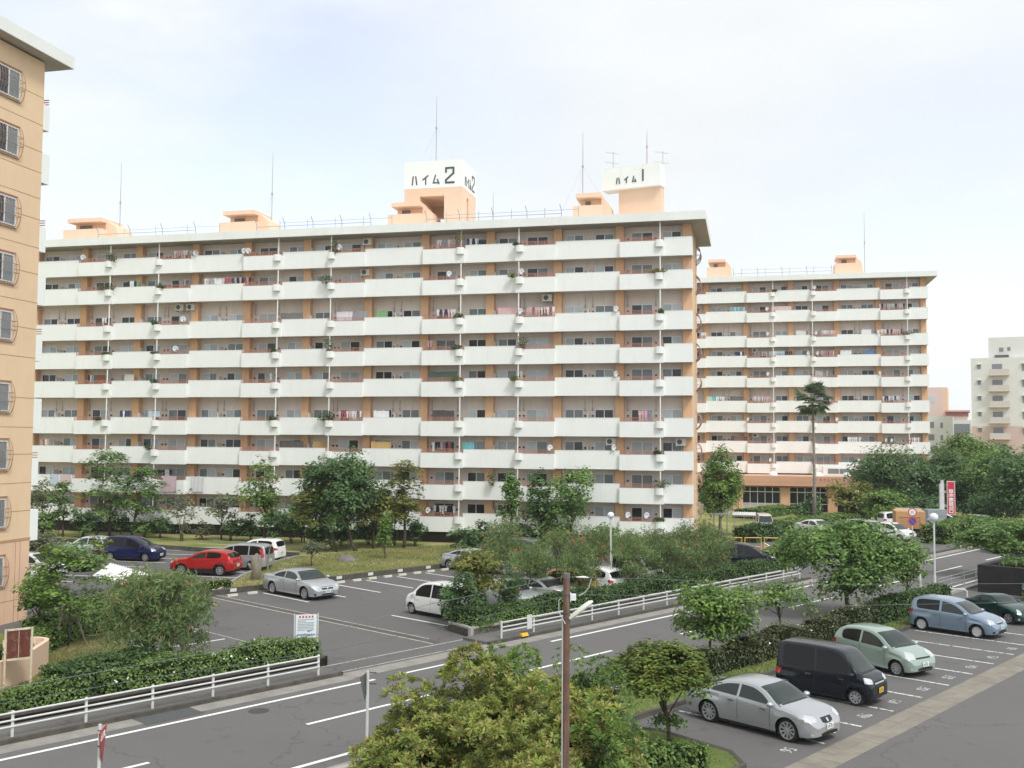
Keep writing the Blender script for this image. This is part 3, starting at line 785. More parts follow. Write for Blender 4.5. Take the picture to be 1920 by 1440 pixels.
# roof tower with the number 1
def rot1(mb, cx=-4.6, cy=5.6, a=-.24):
    ca, sa = math.cos(a), math.sin(a); mb.v = [(cx + (x - cx) * ca - (y - cy) * sa, cy + (x - cx) * sa + (y - cy) * ca, z) for x, y, z in mb.v]
mb = MB(); x0, x1, y0, y1 = -6.5, -2.62, 5.0, 6.3
mb.box(x0, x1, y0 + .5, y1, za, 30.75); rot1(mb); T = mb.build('roof_tower', PALE_OR, B2); T['label'] = 'rooftop sign tower reading ハイム 1 with a white box overhanging to the left'
mb = MB(); mb.box(-7.85, -2.55, y0, y1 + .05, 30.42, 32.35); rot1(mb); mb.build('tower_cap', WHITE, T)
mb = MB()
for ch, x, w, h in (('ハ', 1.18, .4, .47), ('イ', 1.92, .4, .48), ('ム', 2.62, .42, .48), ('1', 3.48, .3, .92)):
    glyph(mb, ch, (-7.72 + x, y0 - .012, 30.92 + (.04 if ch == '1' else 0)), (1, 0, 0), (0, 0, 1), w, h, .085 if ch != '1' else .13, n3)
rot1(mb); mb.build('lettering', LETT, T)
# lightning masts and aerials
def W(root_o, x, y, z):
    return root_o + DV * x + PV * y + Vector((0, 0, z))
def mast(p, h, label, r=.05, guy=True, group='thin masts on the roofs'):
    t = thing('roof_mast', label, 'mast', p, 0, group)
    mb = MB(); mb.tube([(0, 0, 0), (0, 0, h * .55), (0, 0, h)], [r, r * .8, r * .35], 6); mb.tube([(0, 0, h * .54), (0, 0, h * .56)], r * 2, 6)
    mb.build('pole', mat('mast_rust', (0.42, 0.36, 0.36), .6), t)
    if guy:
        for a in (.3, 2.4, 4.5):
            g = MB(); g.tube([(0, 0, h * .55), (2.4 * math.cos(a), 2.4 * math.sin(a) * .6, 0)], .008, 3); g.build('guy_wire', STEEL, t)
    return t
def at_local(px, py, w, O):            # where the sight line meets the plane y=w of a block
    d = ray(px, py); t = (w + PV.dot(O)) / (PV.x * d[0] + PV.y * d[1])
    return DV.dot(Vector((d[0] * t, d[1] * t, 0)) - O), CAM_H + d[2] * t
def put_mast(px, ytop, ybase, w, O, zb, label, guy=True):
    x, zt = at_local(px, ytop, w, O); mast(W(O, x, w, zb), zt - zb, label, guy=guy)
put_mast(228, 305, 440, 6, O2, 26.86, 'thin mast on the long roof beside the leftmost stair hut')
put_mast(512, 283, 430, 6.5, O2, 26.86, 'thin mast on the long roof beside the second stair hut from the left')
put_mast(819, 180, 300, 7.4, O2, 33.85, 'tall thin mast standing on the tower marked 2')
put_mast(1093, 248, 370, 5.9, O2, 29.0, 'tall thin mast rising from the stair hut left of the tower marked 1')
put_mast(1213, 245, 305, 5.7, O2, 32.35, 'thin mast on the tower marked 1, between its two aerials', False)
put_mast(925, 362, 405, 8, O2, 26.86, 'short thin rod on the long roof just right of the tower marked 2', False)
def aerial(px, ytop, label, w=5.7):
    x, zt = at_local(px, ytop, w, O2); zb = 32.35; t = thing('tv_aerial', label, 'aerial', W(O2, x, w, zb), TH, 'television aerials')
    mb = MB(); mb.tube([(0, 0, 0), (0, 0, zt - zb)], .03, 6); mb.build('pole', STEEL, t)
    mb = MB()
    for h in (zt - zb - .08, zt - zb - .95):
        mb.tube([(-.7, 0, h + .1), (.5, 0, h - .15)], .014, 4)
        for q in range(5):
            xx = -.6 + q * .25; mb.tube([(xx, -.3, h + .08 - q * .05), (xx, .3, h + .08 - q * .05)], .01, 4)
    mb.build('antenna', STEEL, t)
aerial(1150, 285, 'television aerial at the left end of the box marked 1'); aerial(1243, 284, 'television aerial at the right end of the box marked 1')

# the block behind on the right
O3 = Vector((52.75, 127.9, 0))
B3 = thing('apartment_building', 'orange and white apartment block with stacked balconies farther back, behind the palm', 'building', O3, TH)
DZ3 = 3.55
block(B3, 7, DZ3, [z + DZ3 for z in ROWS], 3.9, 21)
mb = MB(); mb.box(COLS[7], -.02, .3, 1.296, -.2, 3.9); mb.box(COLS[7], -.02, 1.45, 10.5, -.2, 3.6); mb.build('ground_floor_wall', ORANGE, B3)
penthouse(B3, -27.6, -24.2, 3.4, 26.86 + DZ3, ''); penthouse(B3, -10.9, -7.2, 3.4, 26.86 + DZ3, '')
roof_rail(B3, -24.0, -11.4, 26.86 + DZ3)
x_, zt_ = at_local(1620, 398, 5, O3); mast(W(O3, x_, 5, 26.86 + DZ3), zt_ - 26.86 - DZ3, 'thin mast on the roof of the farther block')

# shop wing in front of it
SH = thing('shop_wing', 'single storey orange shop wing with glazed front and wide fascia, below the farther block', 'building', O3 + PV * -6.6, TH)
xa, xb = -36, -2.5
mb = MB(); mb.box(xa, xb, -.8, 6.2, 3.15, 4.35); mb.box(xa, xb, -.82, -.8, 3.62, 3.64); f_ = mb.build('fascia', mat('shop_fascia', (0.62, 0.36, 0.24), .8, var=.05, vscale=.5), SH)
mb = MB(); mb.box(xa, xb, -.3, 6.0, 2.95, 3.14); mb.build('canopy_beam', mat('shop_beam', (0.40, 0.20, 0.12), .8), SH)
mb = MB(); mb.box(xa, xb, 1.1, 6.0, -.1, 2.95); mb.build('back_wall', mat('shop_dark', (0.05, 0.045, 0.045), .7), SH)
for k, x in enumerate([-35, -29.2, -23.5, -17.8, -12.2, -6.5]):
    mb = MB(); mb.box(x - .55, x + .55, -.1, 1.0, -.1, 2.95); mb.build('pillar', ORANGE, SH)
for k, x in enumerate([-35, -29.2, -23.5, -17.8, -12.2]):
    a, b_ = x + .57, x + 5.1
    mb = MB(); n = 5
    for q in range(n + 1):
        xx = a + (b_ - a) * q / n; mb.box(xx - .04, xx + .04, .40, .5, 0, 2.94)
    mb.box(a, b_, .41, .49, 2.30, 2.40); mb.box(a, b_, .42, .48, .88, .95)
    fr = mb.build('shop_window', FRAME, SH)
    mb = MB(); mb.box(a, b_, .45, .46, .96, 2.9, 0)
    if k in (1, 2): mb.box(a, b_, .435, .455, .02, .9, 1)
    if k in (1,):
        for q in range(3): mb.box(a + .12 + q * .9, a + .85 + q * .9, .436, .444, 1.15, 2.1, 2)
    mb.build('pane', [G_DARK, mat('shop_panel', (0.55, 0.52, 0.50), .7), G_PALE], fr)
for q in range(5):
    p = W(O3 + PV * -6.6, -28.0 + q * .95 + (1.3 if q == 4 else 0), .62, 2.62); l = MB(); l.lathe([(0, -.07), (.07, 0), (0, .07)], 8)
m_, nt_, b_ = new_mat('lamp_glow'); b_.inputs['Emission Color'].default_value = (1, .72, .3, 1); b_.inputs['Emission Strength'].default_value = 4
lm = l.mesh('ceiling_lamp', m_)
for q in range(5):
    o = mobj('ceiling_lamp', lm, SH, (-28.0 + q * .95 + (.9 if q == 4 else 0), .38, 2.62))
mb = MB(); x = at_local(1533, 907, -7.42, O3)[0]
for k, ch in enumerate('ハイムクリニック'):
    glyph(mb, ch, (x + .25 + k * .45, -.803, 3.78), (1, 0, 0), (0, 0, 1), .3, .34, .06, (0, -1, 0), .01)
mb.build('lettering', mat('shop_letter', (0.22, 0.12, 0.11), .7), f_)
mb = MB(); mb.lathe([(.001, -.02), (.24, -.02), (.24, 0)], 6, (x - .35, -.803, 3.98), 'y'); mb.build('emblem', mat('emblem_blue', (0.06, 0.07, 0.22), .6), f_)
mb = MB(); xx = at_local(1548, 908, -6.6, O3)[0]
mb.box(xx, xx + 4.0, 4.2, 5.9, 4.36, 5.5); c_ = mb.build('roof_clerestory', WHITE, SH)
mb = MB(); mb.box(xx + .6, xx + 1.9, 4.15, 4.198, 4.62, 5.22); mb.box(xx + 2.0, xx + 3.3, 4.15, 4.198, 4.62, 5.22); mb.build('window', G_MID, c_)
for px in (1450, 1536, 1588):
    xx = at_local(px, 898, -5, O3)[0]
    mb = MB(); mb.lathe([(.55, 0), (.5, .25), (.3, .42), (.001, .5)], 14, (xx, 1.8, 4.36)); mb.build('skylight_dome', mat('dome', (0.75, 0.82, 0.88), .3), SH, True)

# the block at the left edge, seen on its gable
O4 = Vector((-22.776, 48.097, 0))
B4 = thing('apartment_building', 'orange apartment block cut off by the left edge of the photo, showing its windowed gable', 'building', O4, TH)
mb = MB(); mb.box(-24, 0, -10.8, 0, 3.77, 26.66); mb.build('gable_wall', GABLE, B4)
mb = MB(); mb.box(-24, .012, -10.8, .0, -.2, 3.77 - .003); mb.build('base_wall', GABLE_LOW, B4)
mb = MB(); mb.box(-24, .70, -12.2, 1.25, 26.76, 27.36); mb.build('roof', FASCIA, B4)
mb = MB(); mb.box(-24, .65, -12.1, 1.2, 26.74, 26.757); mb.build('eaves', SOFFIT, B4)
mb = MB()
for z in ROWS + [21.25 - .0, 17.6, 14.95, 12.3, 9.0, 6.4, 23.57, 20.0]:
    mb.box(-.1, .006, -10.8, .004, z - .012, z + .012)
for y in (-3.6, -7.2):
    mb.box(-.1, .006, y - .01, y + .01, 3.8, 26.65)
for y in (-.62, -.92, -4.2): mb.box(-.1, .02, y - .01, y + .01, 0, 3.7)
mb.box(-.1, .02, -10.8, .004, 1.0, 1.02)
mb.build('wall_joint', mat('joint', (0.34, 0.20, 0.10), .9), B4)
mb = MB(); mb.box(-.1, .03, -10.82, .02, 3.70, 3.82); mb.build('string_course', mat('course', (0.45, 0.28, 0.16), .8), B4)
for z in ROWS:
    gable_window(B4, 0.0, -3.1, -1.75, z - .62, z + .58, .20)
    if z > 5: gable_window(B4, 0.0, -8.4, -6.9, z - .62, z + .58, .30)
for k, z in enumerate(ROWS):
    def bal(mb, z=z, r=k % 2):
        mb.box(-5, -.02, .0, .58 - .1 * (1 - r), z - (1.50 if not r else 1.45), z - (.27 if not r else .0))
    mb = MB(); bal(mb); mb.build('parapet', WHITE, B4)
    if k % 2 == 0:
        mb = MB()
        for h in (-.17, -.06, .05): mb.box(-5, -.02, .36, .42, z + h - .02, z + h + .02)
        mb.build('railing', RAILRED, B4)

# distant blocks
def simple_tower(name, label, px0, px1, ytop, Y, zcol, depth, rz=-.44):
    a, b_ = AT(px0, ytop, Y), AT(px1, ytop, Y)
    t = thing(name, label, 'building', (a.x, Y, 0), rz)
    return t, (b_.x - a.x) / 1.12, a.z
FARW = mat('far_cream', (0.70, 0.70, 0.67), .85, var=.03, vscale=.2); FARP = mat('far_pink', (0.60, 0.46, 0.42), .85); FARG = mat('far_glass', (0.22, 0.24, 0.26), .3)
PINK = mat('pale_pink', (0.72, 0.56, 0.52), .85); FRED = mat('far_red_roof', (0.36, 0.17, 0.15), .8)
t, w, h = simple_tower('apartment_building', 'cream apartment tower with pink lower floors and small balconies at the right edge', 1820, 1990, 672, 179, 0, 12)
mb = MB(); mb.box(0, w, 0, 12, 11.6, h); mb.build('wall', FARW, t)
mb = MB(); mb.box(-.01, w + .01, -.01, 12.01, -.1, 11.6 - .002); mb.build('base_wall', FARP, t)
mb = MB(); mb.box(2.9, w, 1.5, 9, h, AT(1850, 633, 179).z); p_ = mb.build('roof_house', FARW, t)
mb = MB(); mb.box(4.6, 5.3, 1.45, 1.499, h + 1.2, h + 1.9); mb.box(5.9, 6.4, 1.45, 1.499, h + 1.3, h + 1.95); mb.build('window', FARG, p_)
mb = MB(); mb.box(3.9, 6.1, .4, 2.5, h + .05, h + .5); mb.build('solar_panel', DARKM, p_)
for k in range(7):
    z = h - 3.05 - k * 2.80
    for (xx, ww, hh, zz) in ((1.05, .55, .75, 1.15), (8.1, 3.4, 1.2, .7)):
        mb = MB(); mb.box(xx, xx + ww, -.06, -.012, z + zz, z + zz + hh); o = mb.build('window', FARG, t)
        mb = MB(); mb.box(xx - .1, xx + ww + .1, -.35, -.012, z + zz + hh, z + zz + hh + .1); mb.build('sill_hood', FARW, o)
    mb = MB(); mb.box(3.4, 5.0, -.05, -.012, z + .1, z + 1.95); mb.build('window', FARG, t)
    mb = MB(); mb.box(2.85, 6.1, -1.1, -.012, z - .12, z + .05); o = mb.build('balcony', PINK, t)
    mb = MB(); mb.box(2.86, 6.09, -1.09, -1.05, z + .05, z + .98)
    mb.build('railing', mat('far_rail', (0.60, 0.56, 0.53), .6), o)
t, w, h = simple_tower('apartment_building', 'pale pink narrow building rising right behind the farther balcony block', 1700, 1769, 727, 215, 0, 10)
mb = MB(); mb.box(-2, w, 0, 10, -.1, h); mb.build('wall', PINK, t); mb = MB(); mb.box(w, w + .9, .1, 9, -.1, h - .02); mb.build('side_wall', PALE_OR, t)
mb = MB(); mb.box(w - 2.7, w - 1.5, -.05, -.01, h - 3.1, h - 1.9); mb.build('window', G_PALE, t)
t, w, h = simple_tower('apartment_building', 'low white building with narrow windows in front of the pale pink one', 1690, 1788, 781, 195, 0, 10)
mb = MB(); mb.box(0, w, 0, 9, -.1, h); mb.build('wall', FARW, t)
for k in range(5):
    z = h - 2.2 - k * 2.35
    mb = MB(); mb.box(w - 2.1, w - 1.65, -.05, -.01, z, z + 1.0); mb.build('window', FARG, t)
    mb = MB(); mb.box(w - 4.6, w - 3.2, -.05, -.01, z, z + 1.15); mb.build('window', FARG, t)
t, w, h = simple_tower('house', 'white building with a small red roofed top floor, between the pink and the cream buildings', 1780, 1822, 788, 205, 0, 10)
mb = MB(); mb.box(0, w, 0, 9, -.1, h); mb.build('wall', FARW, t)
mb = MB(); mb.box(-.6, w - .6, .5, 8, h + .9, h + 1.7); mb.box(-.5, w - .8, .6, 7.9, h + .003, h + .9 - .002, 1); mb.prism_x([(.2, h + 1.7), (8.3, h + 1.7), (4.2, h + 2.15)], -.9, w - .3); mb.build('roof', [FRED, FARP], t)
for k in range(4):
    mb = MB(); mb.box(.6, w - .3, -.4, -.01, h - 2.6 - k * 2.6, h - .75 - k * 2.6); mb.build('window', FARG, t)
# ------------------------------------------------------------------ things on the balconies
TWC = {}
def cloth_mat(col):
    k = 'cloth_%02x%02x%02x' % tuple(int(c * 255) for c in col)
    return mat(k, col, .9, var=.08, vscale=4)
DISHM = mat('dish_grey', (0.66, 0.67, 0.68), .5)
def dish_mesh():
    mb = MB(); pr = [(.001, .09), (.12, .075), (.22, .03), (.27, 0), (.272, -.01), (.2, .012), (.001, .07)]
    mb.lathe(pr, 14, (0, 0, .35), 'y'); return mb.mesh('dish', DISHM, True)
DM = dish_mesh(); ab = MB(); ab.tube([(0, .08, .35), (0, .1, .1), (0, .16, 0)], .02, 5); ab.tube([(0, .05, .12), (0, -.25, .22)], .012, 4); ab.box(-.04, .04, -.32, -.22, .2, .28); AM = ab.mesh('arm', DARKM)
hb = MB(); hb.box(0, .80, 0, .29, 0, .58); HM = hb.mesh('casing', mat('unit_cream', (0.66, 0.65, 0.61), .6))
fb = MB(); fb.lathe([(.001, -.012), (.20, -.012), (.21, 0)], 16, (.31, 0, .30), 'y'); FM = fb.mesh('fan_grille', DARKM)
bb = MB(); bb.box(.03, .08, 0, .5, -.06, 0); bb.box(.7, .75, 0, .5, -.06, 0); BM_ = bb.mesh('bracket', STEEL)
def leafy(rng, c, r, n, size, flat=1.0):
    p = rng.normal(size=(n, 3)); p /= np.linalg.norm(p, axis=1)[:, None]
    p = p * (rng.random((n, 1)) ** .4) * np.array(r) + np.array(c)
    return p
def leaf_quads(P, Nn, size, rng, asp=.5, szvar=.35):
    """one diamond leaf per point; Nn are rough facing directions"""
    n = len(P)
    Nn = Nn / (np.linalg.norm(Nn, axis=1)[:, None] + 1e-9)
    r = rng.normal(size=(n, 3)); a = np.cross(Nn, r); a /= np.linalg.norm(a, axis=1)[:, None] + 1e-9
    b = np.cross(Nn, a)
    s = size * (1 + szvar * rng.uniform(-1, 1, (n, 1)))
    v = np.stack([P - a * s, P - b * s * asp + Nn * s * .12, P + a * s, P + b * s * asp + Nn * s * .12], 1).reshape(-1, 3)
    f = np.arange(4 * n, dtype=np.int32).reshape(-1, 4)
    return v, f
PLANTM = leaf_mat('pot_plant', (0.05, 0.09, 0.03), (0.12, 0.18, 0.06), nscale=3)
PLANTY = leaf_mat('pot_plant_yellow', (0.12, 0.14, 0.03), (0.25, 0.27, 0.07), nscale=3)
def facade_item(kind, px, row, O, rows, nb, bname, seed, col=None, w=None, h=None, desc=None, dy=0.0):
    rng = np.random.default_rng(seed)
    # horizontal place along the block from the picture, height from the balcony row
    yy = 700
    x = at_local(px, 700, -.1, O)[0]; z = rows[row]
    k = next((i for i in range(nb) if COLS[i + 1] <= x <= COLS[i] + .3), nb - 1)
    rail = rail_seg(k); onrail = rail and rail[0] - .1 < x < rail[1] + .1
    where = f"{bname}, {ORD(row + 1)} balcony row down, {ORD(k + 1)} bay from right"
    loc = lambda xx, y, zz: W(O, xx, y, zz)
    if kind == 'dish':
        t = thing('satellite_dish', f"{desc or 'grey satellite dish'}, {where}", 'dish', loc(x, -.05 if not onrail else -.3, z - (.1 if not onrail else .15)), TH + rng.uniform(.5, 1.0), 'satellite dishes on the balconies')
        mobj('dish', DM, t); mobj('arm', AM, t)
    elif kind == 'ac':
        t = thing('air_conditioner', f"{desc or 'wall hung air conditioner'}, {where}", 'air conditioner', loc(x - .4, .55, (rows[row - 1] if row else z + 2.66) - 1.5 - .68 + dy), TH, 'air conditioner units hung on the balconies')
        mobj('casing', HM, t); mobj('fan_grille', FM, t); mobj('bracket', BM_, t)
    elif kind == 'plant':
        t = thing('potted_plant', f"{desc or 'leafy plant'}, {where}", 'plant', loc(x, -.42, z - .25), TH, 'plants on the balconies')
        ww, hh = (w or .42), (h or .35); m = PLANTY if col else PLANTM
        P = leafy(rng, (0, 0, hh * .55), (ww, .28, hh * .7), 170, .09); v, f = leaf_quads(P, rng.normal(size=P.shape) + [0, -.4, .7], .075, rng)
        mobj('foliage', mk_mesh('foliage', v, f, m), t)
        mb = MB(); mb.lathe([(.001, 0), (.12, 0), (.16, .2), (.001, .2)], 8, (0, .18, -.02)); mb.build('pot', mat('pot_clay', (0.30, 0.14, 0.08), .8), t)
    elif kind == 'wash':                       # a row of garments on a pole
        n = int((w or 1.4) / .24); t = thing('laundry', f"{desc}, {where}", 'laundry', loc(x, .25, z), TH, 'laundry on the balconies')
        mb = MB(); mb.tube([(-(w or 1.4) / 2 - .1, 0, .62), ((w or 1.4) / 2 + .1, 0, .62)], .018, 5); mb.build('pole', STEEL, t)
        for q in range(n):
            cc = col[int(rng.integers(len(col)))]; x0 = -(w or 1.4) / 2 + q * .24; l = rng.uniform(.45, .85); ww = rng.uniform(.15, .21)
            mb = MB(); s = ww * .25
            mb.prism_y([(x0, .6), (x0 + ww, .6), (x0 + ww + s * .5, .6 - l * .35), (x0 + ww - s * .4, .6 - l * .4), (x0 + ww - s * .2, .6 - l), (x0 + s * .3, .6 - l * rng.uniform(.92, 1)), (x0 + s * .4, .6 - l * .4), (x0 - s * .5, .6 - l * .35)][::-1], -.02 + rng.uniform(-.03, .03), .02)
            mb.build('garment', cloth_mat(cc), t)
    elif kind == 'sheet':                      # cloth hung flat, or over the parapet (dy<0)
        ww, hh = w, h; mb = MB(); nx, nz = 10, 4; y0 = -.10 if dy < 0 else .3; zt = .06 if dy < 0 else .62
        vs = [(-ww / 2 + ww * i / nx, y0 + .025 * math.sin(i * 1.9 + j * .6 + seed), zt - hh * j / nz + .015 * math.sin(i * 1.3)) for j in range(nz + 1) for i in range(nx + 1)]
        vs2 = [(a, b_ + .03, c) for a, b_, c in vs]; n = len(vs)
        fs = [(j * (nx + 1) + i, (j + 1) * (nx + 1) + i, (j + 1) * (nx + 1) + i + 1, j * (nx + 1) + i + 1) for j in range(nz) for i in range(nx)]
        mb.add(vs, fs); mb.add(vs2, [tuple(reversed(f)) for f in fs])
        yy = y0 if not (onrail and dy < 0) else y0
        o = mb.build('hanging_cloth', cloth_mat(col), None, True, loc=loc(x, -.3 if (onrail and dy < 0) else 0, z)); o.rotation_euler = (0, 0, TH)
        tag(o, f"{desc}, {where}", 'cloth', 'cloths and shades on the balconies')
WHT, PNK, NVY, RED_, BLK, GRY, TEAL, LBL, TAN = (.72, .73, .74), (.66, .45, .45), (.05, .06, .12), (.38, .11, .11), (.03, .03, .035), (.35, .35, .36), (.16, .42, .46), (.45, .55, .66), (.50, .35, .16)
I2 = [('plant', 208, 0, dict(w=.55, h=.7, desc='spiky palm like plant')), ('dish', 152, 0, {}), ('wash', 335, 0, dict(w=2.0, col=[PNK, WHT, GRY], desc='pink and pale clothes')),
      ('dish', 361, 0, {}), ('dish', 455, 0, dict(desc='pair mate grey satellite dish')), ('dish', 463, 0, dict(desc='tilted satellite dish')), ('plant', 627, 0, dict(w=.35, h=.9, desc='tall dark plant')), ('dish', 634, 0, {}), ('ac', 679, 0, {}),
      ('wash', 838, 0, dict(w=2.2, col=[PNK, PNK, WHT, GRY], desc='pink bedding and towels')), ('plant', 860, 0, dict(w=.5, h=1.3, col=1, desc='tall yellow green bush')), ('wash', 882, 0, dict(w=1.0, col=[WHT, NVY, LBL], desc='white and blue shirts')), ('plant', 968, 0, dict(h=.2, w=.35)),
      ('plant', 200, 1, dict(w=1.0, h=.5, desc='broad green bush')), ('wash', 242, 1, dict(w=1.3, col=[BLK, (.1, .4, .2), WHT], desc='black, green and white clothes')), ('plant', 300, 1, dict(w=.5)), ('wash', 336, 1, dict(w=.9, col=[GRY, PNK], desc='faded clothes')),
      ('wash', 388, 1, dict(w=1.3, col=[WHT, GRY, PNK], desc='small pale clothes')), ('sheet', 401, 1, dict(w=.8, h=.75, col=WHT, desc='small white towel')), ('wash', 438, 1, dict(w=3.0, col=[NVY, GRY, PNK, BLK, RED_], desc='long line of dark clothes')), ('plant', 610, 1, dict(w=.75, h=.6, desc='dark bushy shrub')), ('ac', 676, 1, {}),
      ('dish', 842, 1, {}), ('dish', 978, 1, {}), ('plant', 961, 1, dict(col=1, h=.3, desc='trailing yellow green plant')), ('plant', 1236, 1, dict(w=.8, h=.3, col=1, desc='broad yellow flowering plant')),
      ('wash', 190, 2, dict(w=.6, col=[WHT, PNK], desc='two white shirts')), ('plant', 290, 2, {}), ('ac', 325, 2, dict(desc='left one of two air conditioners')), ('ac', 346, 2, dict(desc='right one of two air conditioners')), ('dish', 343, 2, {}), ('sheet', 541, 2, dict(w=2.1, h=.8, col=(.18, .17, .16), desc='dark shade cloth')),
      ('sheet', 641, 2, dict(w=1.5, h=1.15, col=(.74, .72, .76), desc='large white bed sheet')), ('sheet', 669, 2, dict(w=1.4, h=.8, col=(.30, .31, .34), desc='dark grey patterned blanket')), ('sheet', 711, 2, dict(w=1.1, h=.75, col=(.20, .36, .17), desc='green and yellow striped towel')),
      ('wash', 835, 2, dict(w=1.8, col=[WHT, WHT, NVY, PNK], desc='white towels and clothes')), ('plant', 861, 2, {}), ('sheet', 948, 2, dict(w=1.6, h=.6, col=(.62, .40, .40), desc='faded pink towel')), ('wash', 1012, 2, dict(w=2.4, col=[RED_, WHT, PNK, WHT], desc='red, pink and white clothes')),
      ('ac', 1022, 2, {}), ('dish', 1155, 2, dict(desc='white satellite dish')), ('dish', 976, 2, {}), ('plant', 1240, 2, dict(w=.25)),
      ('plant', 201, 3, dict(h=.2)), ('dish', 330, 3, {}), ('plant', 292, 3, dict(h=.2)), ('plant', 515, 3, dict(w=.3, h=.3)), ('plant', 617, 3, dict(w=.6, h=1.0, desc='tall thin leafy plant')), ('plant', 857, 3, dict(w=.5, desc='drooping green plant')), ('wash', 808, 3, dict(w=.9, col=[PNK, TAN, WHT], desc='a quilt and some clothes')), ('plant', 981, 3, dict(w=.5, h=1.0, desc='tall dark plant')),
      ('wash', 166, 4, dict(w=.6, col=[WHT, NVY], desc='white and navy clothes')), ('sheet', 184, 4, dict(w=.9, h=.95, col=(.33, .13, .06), desc='rust orange panel')), ('plant', 293, 4, {}), ('sheet', 238, 4, dict(w=1.0, h=.8, col=(.50, .48, .42), desc='pale bamboo shade')), ('wash', 505, 4, dict(w=1.2, col=[GRY, WHT, NVY], desc='grey and white clothes')),
      ('sheet', 827, 4, dict(w=2.6, h=.85, col=(.13, .18, .15), desc='dark green awning cloth')), ('plant', 858, 4, dict(w=.5, col=1, desc='yellow green trailing plant')), ('dish', 1155, 4, dict(desc='white satellite dish')), ('plant', 965, 4, dict(w=.45, col=1)), ('wash', 978, 4, dict(w=.4, col=[WHT], desc='white towels')),
      ('plant', 190, 5, dict(h=.2)), ('wash', 233, 5, dict(w=1.0, col=[WHT, NVY], desc='white and navy shirts')), ('sheet', 286, 5, dict(w=1.2, h=.6, col=(.50, .58, .66), desc='pale blue towel')), ('plant', 515, 5, dict(w=.5)), ('plant', 609, 5, dict(w=.7, h=.55, desc='spreading dark shrub')), ('plant', 624, 5, dict(w=.4, h=.7)), ('wash', 657, 5, dict(w=2.3, col=[RED_, WHT, WHT, PNK], desc='red top and white shirts')), ('sheet', 713, 5, dict(w=1.4, h=.7, col=(.74, .75, .76), desc='small white sheet')),
      ('sheet', 829, 5, dict(w=1.9, h=.9, col=(.10, .085, .08), desc='dark brown shade cloth')), ('wash', 1207, 5, dict(w=.9, col=[(.70, .35, .55), WHT, PNK], desc='bright pink towel and clothes')),
      ('sheet', 545, 6, dict(w=2.2, h=.95, col=(.10, .09, .085), desc='black shade net')), ('sheet', 600, 6, dict(w=1.5, h=.9, col=(.38, .25, .11), desc='tan bamboo blind')), ('sheet', 713, 6, dict(w=1.8, h=.85, col=(.50, .34, .14), desc='golden tan blind')), ('wash', 832, 6, dict(w=2.1, col=[BLK, WHT, RED_, GRY, BLK], desc='black, red and white clothes')), ('sheet', 877, 6, dict(w=1.0, h=.75, col=(.14, .40, .42), desc='teal patterned towel')),
      ('plant', 285, 6, dict(w=.4)), ('dish', 1033, 6, dict(desc='pale satellite dish')), ('dish', 1151, 6, {}), ('ac', 1143, 6, {}), ('ac', 1275, 6, {}), ('plant', 1233, 6, dict(w=.4, h=.3, desc='trailing green plant')), ('wash', 85, 6, dict(w=1.1, col=[RED_, WHT, TAN], desc='red and white cloths')),
      ('sheet', 107, 7, dict(w=.85, h=1.0, col=(.50, .58, .68), dy=-1, desc='pale blue quilt over the parapet')), ('sheet', 128, 7, dict(w=1.05, h=.85, col=(.62, .48, .48), dy=-1, desc='dusty pink quilt over the parapet')), ('sheet', 325, 7, dict(w=1.5, h=1.4, col=(.62, .46, .52), dy=-1, desc='patterned pink quilt over the rail')), ('sheet', 375, 7, dict(w=1.15, h=1.35, col=(.66, .66, .68), dy=-1, desc='white quilt over the parapet')),
      ('wash', 310, 7, dict(w=1.9, col=[BLK, NVY, WHT], desc='black clothes')), ('plant', 925, 7, dict(w=.4, h=1.1, desc='tall thin tree like plant')), ('plant', 1240, 7, dict(w=.8, h=.6, desc='wide grassy plant')),
      ('wash', 836, 8, dict(w=2.1, col=[WHT, BLK, WHT], desc='white shirts on a dark balcony')), ('dish', 807, 8, dict(desc='white satellite dish')), ('dish', 1178, 8, dict(desc='white satellite dish')), ('dish', 1213, 8, dict(desc='large white satellite dish')), ('plant', 1236, 8, dict(w=.5, h=.3))]
